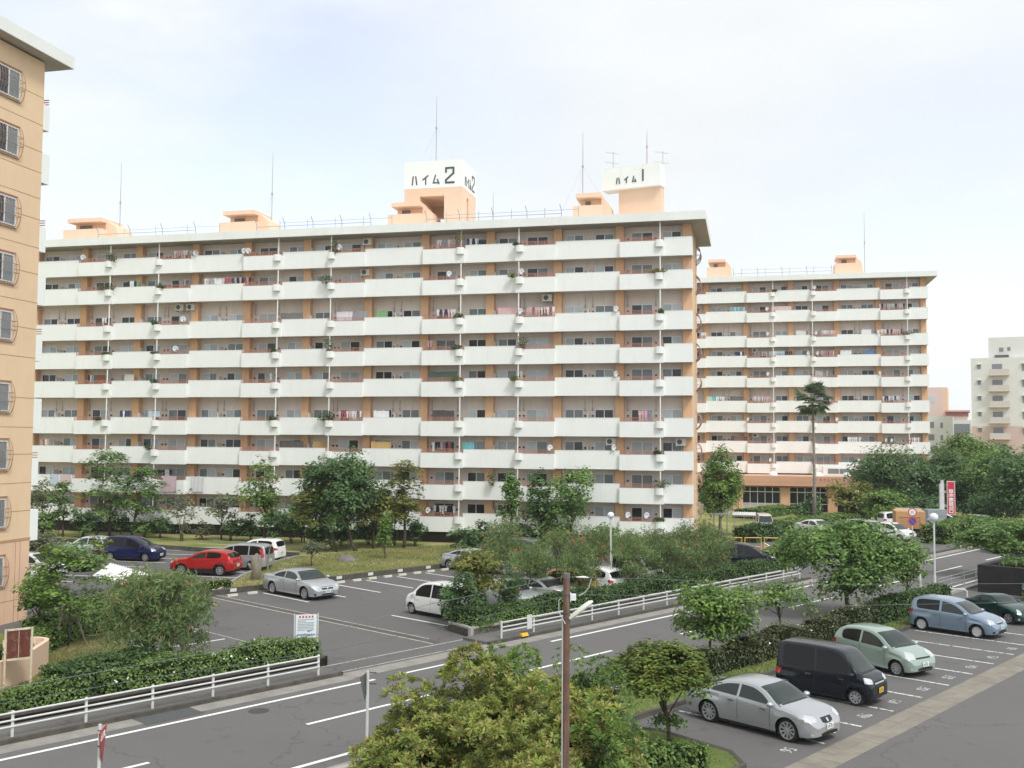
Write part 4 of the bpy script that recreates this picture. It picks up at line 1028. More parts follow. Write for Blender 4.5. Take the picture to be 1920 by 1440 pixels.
I3 = [('plant', 1453, 0, {}), ('dish', 1529, 0, {}), ('wash', 1386, 1, dict(w=2.2, col=[WHT, LBL, TEAL], desc='white and blue towels')), ('dish', 1439, 1, {}), ('sheet', 1466, 1, dict(w=2.6, h=.6, col=(.66, .50, .48), desc='long pale pink cloth')), ('wash', 1676, 1, dict(w=3.2, col=[WHT, WHT, NVY, PNK], desc='white and pink clothes')),
      ('wash', 1553, 2, dict(w=2.0, col=[PNK, WHT, GRY], desc='pink and white clothes')), ('dish', 1531, 2, {}), ('dish', 1440, 2, {}), ('sheet', 1503, 2, dict(w=1.3, h=.6, col=(.66, .64, .60), desc='white towel')), ('sheet', 1626, 2, dict(w=1.2, h=.6, col=WHT, desc='white sheet')), ('wash', 1673, 2, dict(w=3.0, col=[WHT, PNK, PNK, NVY], desc='pink and dark clothes')), ('dish', 1648, 2, {}), ('plant', 1702, 2, dict(w=.9, h=.5, desc='dark round bush')), ('wash', 1321, 2, dict(w=.9, col=[WHT], desc='white bedding')),
      ('wash', 1388, 3, dict(w=1.4, col=[WHT, NVY], desc='white and navy clothes')), ('ac', 1416, 3, {}), ('wash', 1432, 3, dict(w=2.4, col=[PNK, WHT, GRY], desc='pink and grey clothes')), ('wash', 1469, 3, dict(w=2.4, col=[WHT, BLK, LBL], desc='white and blue shirts')), ('dish', 1516, 3, dict(desc='large pale satellite dish')), ('wash', 1550, 3, dict(w=2.2, col=[WHT, PNK], desc='white and pink clothes')), ('dish', 1533, 3, {}), ('sheet', 1587, 3, dict(w=1.4, h=.9, col=WHT, desc='bright white sheet')), ('sheet', 1632, 3, dict(w=1.2, h=.6, col=(.12, .2, .38), desc='blue sheet')),
      ('sheet', 1541, 4, dict(w=1.6, h=.9, col=WHT, desc='white sheet')), ('dish', 1440, 4, {}), ('wash', 1555, 4, dict(w=1.5, col=[GRY, WHT, NVY], desc='grey clothes')), ('dish', 1650, 4, {}), ('sheet', 1340, 5, dict(w=.8, h=.75, col=(.16, .50, .60), desc='turquoise towel')), ('sheet', 1330, 5, dict(w=.8, h=.75, col=(.50, .60, .42), desc='pale green towel')), ('wash', 1352, 5, dict(w=1.4, col=[WHT], desc='white towels')),
      ('wash', 1428, 5, dict(w=2.4, col=[PNK, WHT, GRY], desc='faded pink clothes')), ('sheet', 1383, 5, dict(w=1.5, h=.7, col=(.16, .14, .13), desc='dark shade cloth')), ('wash', 1672, 5, dict(w=2.2, col=[WHT, PNK, NVY], desc='white, pink and dark clothes')), ('dish', 1556, 5, {}), ('dish', 1568, 6, {}), ('dish', 1402, 6, dict(desc='white satellite dish')), ('sheet', 1388, 7, dict(w=1.7, h=1.0, col=(.22, .12, .10), desc='dark maroon shade')), ('ac', 1416, 7, {}), ('wash', 1602, 7, dict(w=1.8, col=[WHT, GRY], desc='white clothes')), ('dish', 1659, 7, {}), ('dish', 1670, 7, dict(desc='white satellite dish')), ('wash', 1716, 7, dict(w=1.4, col=[WHT, PNK], desc='pink and white clothes')), ('dish', 1608, 8, {}), ('dish', 1443, 8, {})]
for q, (k, px, row, kw) in enumerate(I2): facade_item(k, px, row, O2, ROWS, 11, 'long block', 100 + q, **kw)
R3 = [z + DZ3 for z in ROWS]
for q, (k, px, row, kw) in enumerate(I3): facade_item(k, px, row, O3, R3, 7, 'farther block', 300 + q, **kw)

# ------------------------------------------------------------------ vegetation
LM = dict(
    mid=leaf_mat('leaf_mid', (0.07, 0.14, 0.04), (0.21, 0.34, 0.09), (0.29, 0.43, 0.13), tipamt=.15),
    dark=leaf_mat('leaf_dark', (0.055, 0.11, 0.042), (0.145, 0.25, 0.09), (0.20, 0.33, 0.12), tipamt=.12),
    fresh=leaf_mat('leaf_fresh', (0.06, 0.13, 0.025), (0.20, 0.33, 0.07), (0.30, 0.40, 0.11), tipamt=.2),
    yellow=leaf_mat('leaf_yellow', (0.11, 0.14, 0.03), (0.29, 0.32, 0.08), (0.33, 0.29, 0.09), tipamt=.2),
    grey=leaf_mat('leaf_grey', (0.10, 0.13, 0.07), (0.25, 0.30, 0.16), (0.30, 0.24, 0.16), tipamt=.12),
    olea=leaf_mat('leaf_oleander', (0.105, 0.165, 0.055), (0.26, 0.37, 0.14), (0.36, 0.25, 0.15), tipamt=.07),
    hedge=leaf_mat('leaf_hedge', (0.06, 0.125, 0.035), (0.20, 0.31, 0.08), (0.29, 0.39, 0.11), tipamt=.2, nscale=1.4),
    hedgedk=leaf_mat('leaf_hedge_dark', (0.035, 0.075, 0.028), (0.11, 0.19, 0.06), (0.17, 0.27, 0.09), tipamt=.15, nscale=1.4),
    brown=leaf_mat('leaf_brown', (0.06, 0.055, 0.035), (0.15, 0.135, 0.085), (0.15, 0.21, 0.075), tipamt=.38),
    clip=leaf_mat('leaf_clip', (0.06, 0.11, 0.025), (0.21, 0.28, 0.06), (0.31, 0.32, 0.08), tipamt=.2),
    rose=leaf_mat('leaf_rosette', (0.10, 0.17, 0.035), (0.38, 0.43, 0.10), (0.42, 0.33, 0.13), tipamt=.2, nscale=1.6),
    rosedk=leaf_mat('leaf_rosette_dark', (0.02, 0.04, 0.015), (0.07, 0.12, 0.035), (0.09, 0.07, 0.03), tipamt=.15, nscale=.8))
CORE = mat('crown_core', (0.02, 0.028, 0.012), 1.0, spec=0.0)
FLOW = {'red': mat('flower_red', (0.62, 0.10, 0.09), .7, rand=.3), 'pink': mat('flower_pink', (0.70, 0.24, 0.22), .7, rand=.2), 'yellow': mat('flower_yellow', (0.75, 0.50, 0.03), .7),
        'white': mat('flower_white', (0.75, 0.76, 0.74), .7), 'blue': mat('flower_blue', (0.28, 0.42, 0.62), .7)}
def crown_points(rng, blobs, dens, layered=False):
    P, Nn = [], []
    for (c, r) in blobs:
        area = (r[0] * r[1] + r[0] * r[2] + r[1] * r[2]) / 3 * 4 * math.pi
        n = max(12, int(area * dens))
        d = rng.normal(size=(n, 3)); d /= np.linalg.norm(d, axis=1)[:, None]
        d[:, 2] = np.where(d[:, 2] < -.35, -d[:, 2] * .6, d[:, 2])
        rad = 1 - rng.random((n, 1)) ** 2 * .45
        rad += .24 * np.sin(d[:, :1] * 5 + c[0] * 3) * np.sin(d[:, 1:2] * 6 + c[1])
        P.append(np.array(c) + d * rad * np.array(r)); Nn.append(d * np.array([.6, .6, .5]) + np.array([0, 0, .75 if not layered else 1.6]) + rng.normal(size=(n, 3)) * .35)
    P, Nn = np.concatenate(P), np.concatenate(Nn)
    R_ = np.mean([b[1][0] for b in blobs]); q = P / (R_ * .42); ph = rng.uniform(0, 6.28, 6)   # clumps with gaps between them
    nz = np.sin(q[:, 0] + ph[0] + 1.3 * np.sin(q[:, 1] + ph[1])) + np.sin(q[:, 1] * 1.1 + ph[2] + 1.3 * np.sin(q[:, 2] * 1.4 + ph[3])) + np.sin(q[:, 2] * 1.7 + ph[4] + 1.2 * np.sin(q[:, 0] * .9 + ph[5]))
    keep = nz + rng.normal(size=len(P)) * .35 > GAP
    return P[keep], Nn[keep]
GAP = -.85
def tree(name, label, base, H, Wd, style='round', leaves='mid', seed=1, ybase=None, stem=.3, dens=None, lsize=None, group=None, cat='tree', depth=None, flowers=None, trunk=None, lean=(0, 0), nblob=None, limbs=True, barkm=None, stakes=False):
    """base: ground point; H total height; Wd crown width; stem: share of the height that is bare trunk"""
    rng = np.random.default_rng(seed); base = Vector(base)
    t = thing(name, label, cat, base, 0, group)
    rx = Wd / 2; ry = (depth or Wd) / 2; z0 = H * stem; hc = H - z0; cz = z0 + hc * .5
    cx, cy = lean
    blobs = []
    nb = nblob or {'round': 18, 'layered': 22, 'shrub': 12, 'olea': 16, 'sparse': 13, 'pom': 7, 'cone': 13, 'fan': 16}[style]
    for k in range(nb):
        for _ in range(30):
            p = rng.uniform(-1, 1, 3)
            if .42 < np.linalg.norm(p) <= 1: break
        if k < 2: p *= .3
        s = .49 if style not in ('layered', 'fan') else .42
        q = rng.uniform(.75, 1.25) * s
        if style == 'cone': p[0] *= (1 - p[2]) * .55 + .12; p[1] *= (1 - p[2]) * .55 + .12
        c = (cx + p[0] * rx * .74, cy + p[1] * ry * .74, cz + p[2] * hc * .5 * .74)
        if style == 'layered':
            u = k / (nb - 1) * 2 - 1; sh = math.sqrt(max(.08, 1 - u * u * .85)); a = rng.uniform(0, 6.28); rr = rng.uniform(.2, .72) * sh
            c = (cx + math.cos(a) * rx * rr, cy + math.sin(a) * ry * rr, cz + u * hc * .44)
            r = (rx * q * 1.05, ry * q * 1.05, hc * .13)
        elif style == 'fan':
            a = rng.uniform(0, 6.28); rr = math.sqrt(rng.random()) * .74
            c = (cx + math.cos(a) * rx * rr, cy + math.sin(a) * ry * rr, z0 + hc * (.25 + .6 * (1 - rr * rr) * rng.uniform(.6, 1.1)))
            r = (rx * q * .9, ry * q * .9, hc * .17)
        elif style == 'pom': r = (rx * .55, ry * .55, hc * .38); c = (cx + p[0] * rx * .5, cy + p[1] * ry * .5, cz + p[2] * hc * .14)
        else: r = (rx * q, ry * q, hc * .5 * q * 1.05)
        blobs.append((c, r))
    area = rx * ry
    ls = lsize or .17
    de = dens or (9.0 if style != 'sparse' else 5.0)
    ls *= .84; de = de * (.155 / ls) ** 1.6
    P, Nn = crown_points(rng, blobs, de * 2.1, style in ('layered', 'fan'))
    if style == 'olea':                        # upright narrow sprays
        Nn = rng.normal(size=P.shape) * [1, 1, .35]
        v, f = leaf_quads(P, Nn, ls * 1.15, rng, .20)
    else: v, f = leaf_quads(P, Nn, ls, rng, .55)
    mobj('crown', mk_mesh('crown', v, f, LM[leaves]), t)
    if flowers:
        col, n = flowers; ix = rng.choice(len(P), n, replace=False); out = (P[ix] - [cx, cy, cz]) * .08
        v, f = leaf_quads(np.repeat(P[ix] + out, 5, 0) + rng.normal(size=(n * 5, 3)) * .05, rng.normal(size=(n * 5, 3)), .045, rng, .9)
        mobj('flowers', mk_mesh('flowers', v, f, FLOW[col]), t)
    # trunk and limbs
    r0 = trunk or max(.035, H * .017)
    mb = MB(); top = Vector((cx * .5, cy * .5, z0 + hc * .25)); mid = Vector((cx * .2 + rng.uniform(-.1, .1), rng.uniform(-.1, .1), z0 * .55))
    if style in ('shrub', 'olea', 'sparse') and stem < .25:
        for k in range(7):
            c = blobs[k % nb][0]; e = Vector(c); a = rng.uniform(0, 6.28)
            mb.tube([Vector((math.cos(a) * .12, math.sin(a) * .12, -.05)), Vector((e.x * .35, e.y * .35, e.z * .5)), e], [r0 * .6, r0 * .45, r0 * .15], 5)
    else:
        mb.tube([(0, 0, -.1), tuple(mid), tuple(top)], [r0 * 1.25, r0, r0 * .7], 8)
        for k in range(min(nb, 10)):
            e = Vector(blobs[k][0]); st = mid.lerp(top, rng.uniform(.3, 1.0)); m_ = st.lerp(e, .5) + Vector((0, 0, -.06 * H * rng.random()))
            mb.tube([st, m_, e], [r0 * .5, r0 * .32, r0 * .1], 5)
    mb.build('trunk', barkm or BARK, t, True)
    return t
def px_tree(name, label, bx, by, ytop, wpx, style='round', leaves='mid', seed=1, z=0.0, ov=None, **kw):
    """place by the foot of the tree in the picture; size follows from its distance"""
    if by < 1040 and bx < 1300: by = max(by, 996 + (bx - 156) * .0307 + 8)     # keep clear of the long block's wall
    b = G(bx, by, z) if ov is None else ov
    top = AT(bx, ytop, b.y).z - z; wd = wpx / F_PX * b.y
    return tree(name, label, b, top, wd, style, leaves, seed, **kw)
def hedge(label, path, w, h, leaves='hedge', seed=1, dens=150, ls=.075, flowers=None, z=0.0, name='hedge', lump=.12, cat='hedge', group=None):
    """path: list of ground points; a lumpy clipped mass: dark twiggy core under a coat of leaves"""
    rng = np.random.default_rng(seed); path = [Vector(p) for p in path]
    P, Nn, mb = [], [], MB()
    for a, b_ in zip(path[:-1], path[1:]):
        d = b_ - a; L = d.length; d.normalize(); s = Vector((-d.y, d.x, 0)); n = int(L * (w + 2 * h) * dens)
        t_ = rng.random(n) * L; ph = rng.random(n) * (w + 2 * h)
        lat = np.where(ph < h, -w / 2, np.where(ph < h + w, ph - h - w / 2, w / 2)); hz = np.where(ph < h, ph, np.where(ph < h + w, h, w + 2 * h - ph))
        nl = np.where(ph < h, -1.0, np.where(ph < h + w, 0, 1.0)); nz = np.where((ph < h) | (ph >= h + w), .35, 1.0)
        cor = np.clip(hz / h - .72, 0, 1) * np.abs(lat) * .9; lat = lat * (1 - cor * .5); hz = hz * (1 - (np.abs(lat) / (w / 2)) ** 3 * .12)
        bumpv = lump * (np.sin(t_ * 2.1 + seed) * .5 + np.sin(t_ * 5.3 + lat * 4) * .35 + np.sin(t_ * .8 + seed * 2) * .6)
        hz = hz * (1 + bumpv * .8); lat = lat + nl * bumpv * .5
        jit = rng.normal(size=(n, 3)) * .035 - .0
        ne = int(w * h * dens * 1.3); q_ = rng.integers(0, 2, ne)
        E_ = np.outer(q_ * L + (q_ * 2 - 1) * .05, d) + np.outer(rng.uniform(-w / 2, w / 2, ne), s) + np.array(a); E_[:, 2] = z + rng.uniform(.03, h, ne)
        P.append(E_ + rng.normal(size=E_.shape) * .03); Nn.append(np.outer(q_ * 2 - 1, d) + rng.normal(size=E_.shape) * .5)
        pts = np.outer(t_, d) + np.outer(lat, s) + np.array(a) + jit; pts[:, 2] = z + np.maximum(hz, .03) + jit[:, 2] * 1.6 - rng.random(n) * .05
        P.append(pts); Nn.append(np.outer(nl, s) * 1.0 + np.outer(nz, [0, 0, 1]) + rng.normal(size=(n, 3)) * .45)
        k = max(1, int(L / .6))
        for q in range(k):
            x0, x1 = L * q / k, L * (q + 1) / k; bm = lump * (math.sin((x0 + x1) / 2 * 2.1 + seed) * .5 + math.sin((x0 + x1) / 2 * .8 + seed * 2) * .6)
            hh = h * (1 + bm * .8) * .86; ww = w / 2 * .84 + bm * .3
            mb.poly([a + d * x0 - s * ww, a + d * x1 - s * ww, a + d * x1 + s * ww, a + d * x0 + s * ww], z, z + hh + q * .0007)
    P, Nn = np.concatenate(P), np.concatenate(Nn)
    v, f = leaf_quads(P, Nn, ls, rng, .6)
    nv = len(mb.v); vs = np.concatenate([np.array(mb.v), v]); 
    me = bpy.data.meshes.new(name)
    quads = [tuple(x) for x in mb.f]; fl = [tuple(x) for x in (f + nv).tolist()]
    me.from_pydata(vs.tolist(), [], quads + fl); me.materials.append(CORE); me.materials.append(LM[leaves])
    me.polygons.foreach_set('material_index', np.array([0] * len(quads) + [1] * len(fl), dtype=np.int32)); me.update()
    o = mobj(name, me); tag(o, label, cat, group)
    if flowers:
        col, n = flowers; ix = rng.choice(len(P), n, replace=False); Q = P[ix] + [0, 0, .05]; Q[:, 2] = np.maximum(Q[:, 2], z + h * .7)
        v, f = leaf_quads(np.repeat(Q, 3, 0) + rng.normal(size=(n * 3, 3)) * .02, rng.normal(size=(n * 3, 3)) + [0, 0, 1], .035, rng, .9)
        fo = mobj('flowers', mk_mesh('flowers', v, f, FLOW[col]), o)
    return o
GT = 'trees on the lawn before the long block'
PT = px_tree
PT('tree', 'tallest layered tree at the far left of the lawn, above the blue minivan', 205, 1002, 848, 110, 'layered', 'mid', 11, stem=.16, group=GT)
PT('tree', 'dark layered tree with forked trunk, just right of the tallest far left one', 246, 1006, 880, 104, 'layered', 'mid', 12, stem=.3, lean=(.8, 0), group=GT)
PT('tree', 'slim tree with a thin trunk close to the left orange gable', 118, 1006, 905, 62, 'layered', 'mid', 13, stem=.35, group=GT)
PT('shrub', 'dark round evergreen bush at the foot of the leftmost lawn trees', 155, 1008, 950, 60, 'shrub', 'dark', 14, stem=.0, cat='shrub')
PT('tree', 'loose olive green tree right beside the left gable, before the quilts', 78, 985, 893, 64, 'sparse', 'grey', 15, stem=.2, group=GT)
PT('shrub', 'small dark bush between the two leftmost lawn trees', 226, 1004, 962, 34, 'shrub', 'dark', 16, stem=0, cat='shrub')
PT('tree', 'half bare grey tree with upright twigs, above the row of parked cars at left', 341, 1014, 918, 60, 'sparse', 'grey', 17, stem=.05, dens=3, barkm=BARK_L, group=GT)
PT('tree', 'airy pale green tree with a dark bush at its foot, above the red car', 415, 1012, 925, 88, 'sparse', 'grey', 18, stem=.35, dens=4, group=GT)
PT('shrub', 'dark narrow bush under the airy tree above the red car', 432, 1014, 965, 38, 'shrub', 'dark', 19, stem=0, cat='shrub')
PT('tree', 'bright green open tree with a dark trunk, left of the big dark tree', 496, 1018, 868, 84, 'sparse', 'fresh', 20, stem=.25, dens=6, group=GT)
PT('shrub', 'dark wide bush left of the doorway of the long block', 512, 1020, 950, 60, 'shrub', 'dark', 21, stem=0, cat='shrub')
PT('tree', 'large dark green tree, biggest crown on the lawn before the long block', 668, 1032, 848, 150, 'round', 'dark', 22, stem=.12, lean=(-1.7, 0), nblob=30, group=GT)
PT('tree', 'spreading yellow green tree in flat tiers, in front of the big dark tree', 632, 1034, 915, 112, 'layered', 'yellow', 23, stem=.36, lean=(-1.3, 0), group=GT)
PT('tree', 'yellowish green tree leaning against the right side of the big dark tree', 700, 1028, 892, 90, 'round', 'yellow', 24, stem=.22, group=GT)
PT('tree', 'green tree with a straight slim trunk and layered crown, right of the big dark tree', 757, 1028, 868, 98, 'layered', 'yellow', 25, stem=.3, group=GT)
PT('shrub', 'bright green cone shaped young tree on the lawn above the silver sedan', 722, 1048, 962, 42, 'cone', 'fresh', 26, stem=.02, cat='shrub', lsize=.11)
PT('shrub', 'dark round evergreen bush right of the slim trunk', 778, 1022, 972, 48, 'shrub', 'dark', 27, stem=0, cat='shrub')
PT('shrub', 'dark tall bush behind the bright green cone', 738, 1012, 938, 44, 'shrub', 'dark', 28, stem=0, cat='shrub')
PT('shrub', 'dark low bush right of the doorway of the long block', 690, 1020, 965, 50, 'shrub', 'dark', 29, stem=0, cat='shrub')
PT('shrub', 'round topped small tree with several stems on the lawn above the silver sedan', 584, 1062, 1006, 58, 'shrub', 'grey', 30, stem=.3, cat='shrub', lsize=.1)
PT('shrub', 'broad dark shrub with white blossoms at the right end of the lawn', 878, 1042, 986, 74, 'shrub', 'dark', 31, stem=0, cat='shrub', flowers=('white', 14))
PT('shrub', 'dark pointed bush behind the shrub with white blossoms', 906, 1030, 974, 42, 'shrub', 'dark', 32, stem=0, cat='shrub')
PT('tree', 'left one of three trees before the right part of the long block', 958, 1012, 888, 58, 'cone', 'mid', 33, stem=.15, group=GT)
PT('tree', 'middle one of three trees before the right part of the long block', 1014, 1012, 892, 60, 'round', 'dark', 34, stem=.15, group=GT)
PT('tree', 'taller open green tree with thin branching stems, right one of the three', 1072, 1006, 878, 108, 'round', 'mid', 35, stem=.28, dens=6, group=GT)
PT('tree', 'tall bright green tree at the right corner of the long block', 1350, 1000, 838, 92, 'round', 'fresh', 36, stem=.04, nblob=22, dens=13)
for k, (px, py, yt, wp, lf, lb) in enumerate(((92, 1006, 955, 56, 'mid', 'low green bush nearest the left gable on the far lawn'), (182, 1004, 968, 44, 'dark', 'dark bush left of the tallest lawn tree trunk'), (270, 1008, 972, 50, 'mid', 'small bush right of the forked lawn tree'),
        (300, 1006, 962, 44, 'dark', 'dark bush left of the half bare grey tree'), (378, 1006, 978, 46, 'grey', 'grey green bush right of the half bare grey tree'), (470, 1012, 962, 52, 'dark', 'dark bush left of the bright green open tree'),
        (545, 1018, 956, 56, 'dark', 'dark bush between the open tree and the tiered tree'), (568, 1012, 930, 60, 'mid', 'green bush against the long block left of the tiered tree'), (602, 1030, 985, 60, 'dark', 'low dark bush under the tiered yellow green tree'), (640, 1024, 975, 60, 'dark', 'low dark bush under the big dark tree'),
        (712, 1022, 982, 50, 'mid', 'green bush right of the big dark trunk'), (975, 1014, 960, 60, 'dark', 'dark bush under the left of three trees'), (1040, 1012, 965, 70, 'mid', 'green bush under the right of three trees'), (1130, 1010, 975, 60, 'mid', 'green bush before the long block near the ball lamp'))):
    PT('shrub', lb, px, py, yt, wp, 'shrub', lf, 400 + k, stem=0, cat='shrub')
# oleanders along the planter, with scattered red flowers
OG = 'oleander shrubs behind the roadside hedge'
for k, (px, py, yt, wp, lf, fl, lb) in enumerate(((955, 1065, 982, 116, 'olea', 40, 'red flowered oleander before the grey parked cars'), (1052, 1070, 992, 104, 'olea', 26, 'oleander with few red flowers above the white parked car'),
        (1118, 1072, 984, 128, 'olea', 40, 'red flowered oleander left of the ball lamp'), (1200, 1078, 988, 118, 'olea', 16, 'grey green oleander right of the ball lamp'),
        (1262, 1080, 985, 96, 'grey', 6, 'pale thin oleander in the middle of the row'), (1312, 1076, 978, 100, 'olea', 30, 'tall oleander with reddish tips left of the black minivan'), (1346, 1066, 985, 62, 'grey', 8, 'rightmost pale oleander above the black minivan'),
        (992, 1118, 1018, 96, 'olea', 20, 'thin oleander in front of the small orange car'), (1088, 1108, 1012, 84, 'olea', 14, 'oleander between the rusty pole top and the ball lamp'))):
    PT('oleander', lb, px, py + 14, yt, wp, 'olea', lf, 40 + k, stem=.0, flowers=('red', fl), cat='shrub', group=OG, lsize=.12, dens=11)
def on_n(px, n):
    k = ray(px, 1000); k = k[0] / k[1]; Y = n / (RC - RS * k); return Vector((k * Y, Y, 0))
for q, (px, yt, wp, fl, lb) in enumerate(((1086, 1016, 70, 8, 'slim oleander just right of the rusty pole top'), (1182, 1000, 90, 10, 'oleander directly right of the ball lamp post'), (1240, 996, 96, 10, 'oleander two shrubs right of the ball lamp post'),
        (1298, 990, 92, 14, 'oleander with reddish tips near the middle of the guard rail'), (1346, 992, 60, 8, 'front oleander just left of the black minivan'))):
    PT('oleander', lb, px, 1090, yt, wp, 'olea', 'olea', 140 + q, stem=.0, flowers=('red', fl), cat='shrub', group=OG, lsize=.12, dens=10, ov=on_n(px, 33.7))
# foreground oleander at left
PT('oleander', 'large oleander with pink flowers at the left roadside, in front of the white shed roof', 292, 1265, 1066, 195, 'olea', 'olea', 55, stem=.02, flowers=('pink', 46), cat='shrub', lsize=.115, dens=20, nblob=24, trunk=.05)
PT('tree', 'young maple like tree held by three timber stakes on the left lawn', 126, 1212, 1018, 175, 'layered', 'fresh', 56, stem=.34, trunk=.05, lsize=.11, dens=11, nblob=20)
PT('tree', 'bushy green small tree against the left orange gable', 74, 1190, 1056, 92, 'round', 'mid', 57, stem=.2, lsize=.11, dens=11)
PT('tree', 'small bronze green tree at the corner of the left gable, before a white car', 74, 1078, 985, 58, 'round', 'grey', 58, stem=.3, lsize=.11)
PT('shrub', 'leaves of a green bush poking in at the left edge of the photo', -14, 1150, 1052, 48, 'round', 'mid', 59, stem=.1, cat='shrub')
PT('tree', 'thin yellow green sapling before the pale blue car', 186, 1070, 1002, 50, 'sparse', 'yellow', 60, stem=.3, dens=6, lsize=.12)
# trees in the hedge before the white kei car
PT('shrub', 'dense blue green conical bush beside the white hatchback', 868, 1176, 1078, 82, 'shrub', 'dark', 61, stem=0, cat='shrub', lsize=.1, dens=16, nblob=14)
PT('tree', 'yellow green tree with rounded pads and a staked slanting trunk beside the white hatchback', 915, 1172, 1030, 96, 'round', 'yellow', 62, stem=.36, lsize=.11, dens=11, lean=(-.5, 0))
PT('shrub', 'slim dark oleander between two silver sedans', 952, 1165, 1064, 46, 'olea', 'dark', 63, stem=0, cat='shrub', dens=12, flowers=('red', 6))
# roadside strip of the right-hand car park
PT('tree', 'wide dark green tree leaning over the road, in the middle right of the photo', 1590, 1158, 972, 250, 'round', 'mid', 64, stem=.14, trunk=.12, dens=13, nblob=34, depth=4.6, lean=(-.25, 0), lsize=.12)
PT('tree', 'small lime green tree beside the wide dark one, left of the tall ball lamp', 1702, 1140, 1030, 76, 'round', 'fresh', 65, stem=.3, lsize=.12, dens=10)
PT('tree', 'light green rounded tree behind the black van, at the roadside', 1333, 1242, 1094, 150, 'round', 'fresh', 66, stem=.2, lsize=.10, dens=17, nblob=24, trunk=.06)
PT('tree', 'sparse yellow green sapling between the light green tree and the wide dark one', 1462, 1205, 1082, 100, 'sparse', 'fresh', 67, stem=.42, lsize=.10, dens=7)
PT('tree', 'thin sapling with few leaves left of the wide dark tree', 1404, 1215, 1090, 60, 'sparse', 'fresh', 68, stem=.45, lsize=.10, dens=4)
PT('tree', 'thin multi stemmed sapling directly above the green hatchback', 1522, 1195, 1118, 56, 'sparse', 'fresh', 69, stem=.4, lsize=.10, dens=3)
# clipped tree with pads near the silver sedan
t_ = tree('clipped_tree', 'clipped tree with umbrella crown and small low tuft beside the nearest silver sedan', G(1255, 1405, .1), 2.9, 2.95, 'fan', 'clip', 70, stem=.30, lsize=.085, dens=38, nblob=44, depth=2.5, trunk=.055, lean=(-.25, .1))
rng_ = np.random.default_rng(3); P_, N_ = crown_points(rng_, [((-.05, 0, .66), (.44, .38, .34))], 330)
v_, f_2 = leaf_quads(P_, N_, .06, rng_, .5); mobj('low_tuft', mk_mesh('low_tuft', v_, f_2, LM['hedge']), t_)
P_, N_ = crown_points(rng_, [((-.95, .2, 1.75), (.5, .6, .4)), ((.55, .2, 1.8), (.5, .5, .5)), ((-.1, .5, 1.6), (.45, .4, .45)), ((.85, .1, 1.35), (.3, .3, .45))], 60)
v_, f_2 = leaf_quads(P_, N_, .075, rng_, .5); mobj('under_crown', mk_mesh('under_crown', v_, f_2, LM['mid']), t_)
# far trees at right
FT = 'trees beyond the road at the right'
def ft(label, px, yb, yt, wp, lf, sd, Y, st='round', **kw):
    b = AT(px, yb, Y); b.z = 0
    top = AT(px, yt, Y).z
    tree('tree', label, b, top, wp / F_PX * Y, st, lf, sd, group=FT, dens=kw.pop('dens', 7), lsize=kw.pop('lsize', .2), **kw)
ft('dark wide evergreen tree left of the red and white sign tower', 1690, 985, 836, 170, 'dark', 80, 116, stem=.0, nblob=34)
ft('dark evergreen tree right behind the red and white sign tower', 1768, 985, 846, 120, 'dark', 81, 118, stem=.0, nblob=28)
ft('dark low tree between the red sign tower and the silver car', 1812, 985, 872, 120, 'dark', 89, 116, stem=.0, nblob=26)
ft('light green tree rising in front of the cream tower', 1815, 990, 812, 130, 'fresh', 82, 130, stem=.1, nblob=26)
ft('big dark green tree above the silver car at the right', 1878, 990, 842, 150, 'mid', 83, 112, stem=.0, nblob=34, dens=9)
ft('dark green tree filling the right edge below the cream tower', 1940, 1000, 846, 150, 'dark', 84, 100, stem=.0, nblob=30, dens=9)
ft('dark bush behind the silver car at the right', 1868, 985, 925, 120, 'dark', 90, 106, 'shrub', stem=.0, nblob=20)
ft('dark bush between the orange truck and the dark trees', 1722, 985, 925, 110, 'dark', 91, 110, 'shrub', stem=.0, nblob=20)
ft('yellow green spreading tree left of the lamp before the shop wing', 1600, 985, 898, 84, 'yellow', 85, 108, stem=.15)
ft('bright green round tree right of the lamp before the shop wing', 1668, 985, 914, 100, 'fresh', 86, 104, stem=.1)
ft('dark evergreen dome of foliage at the foot of the palm', 1516, 965, 920, 56, 'dark', 87, 106, 'shrub', stem=0)
PT('tree', 'low wide dark tree hanging over the block wall at the right edge', 1905, 1118, 968, 275, 'fan', 'mid', 88, ov=UN(71, 19.6), stem=.10, trunk=.12, dens=17, nblob=36, lsize=.13, lean=(-1, 0), depth=6)
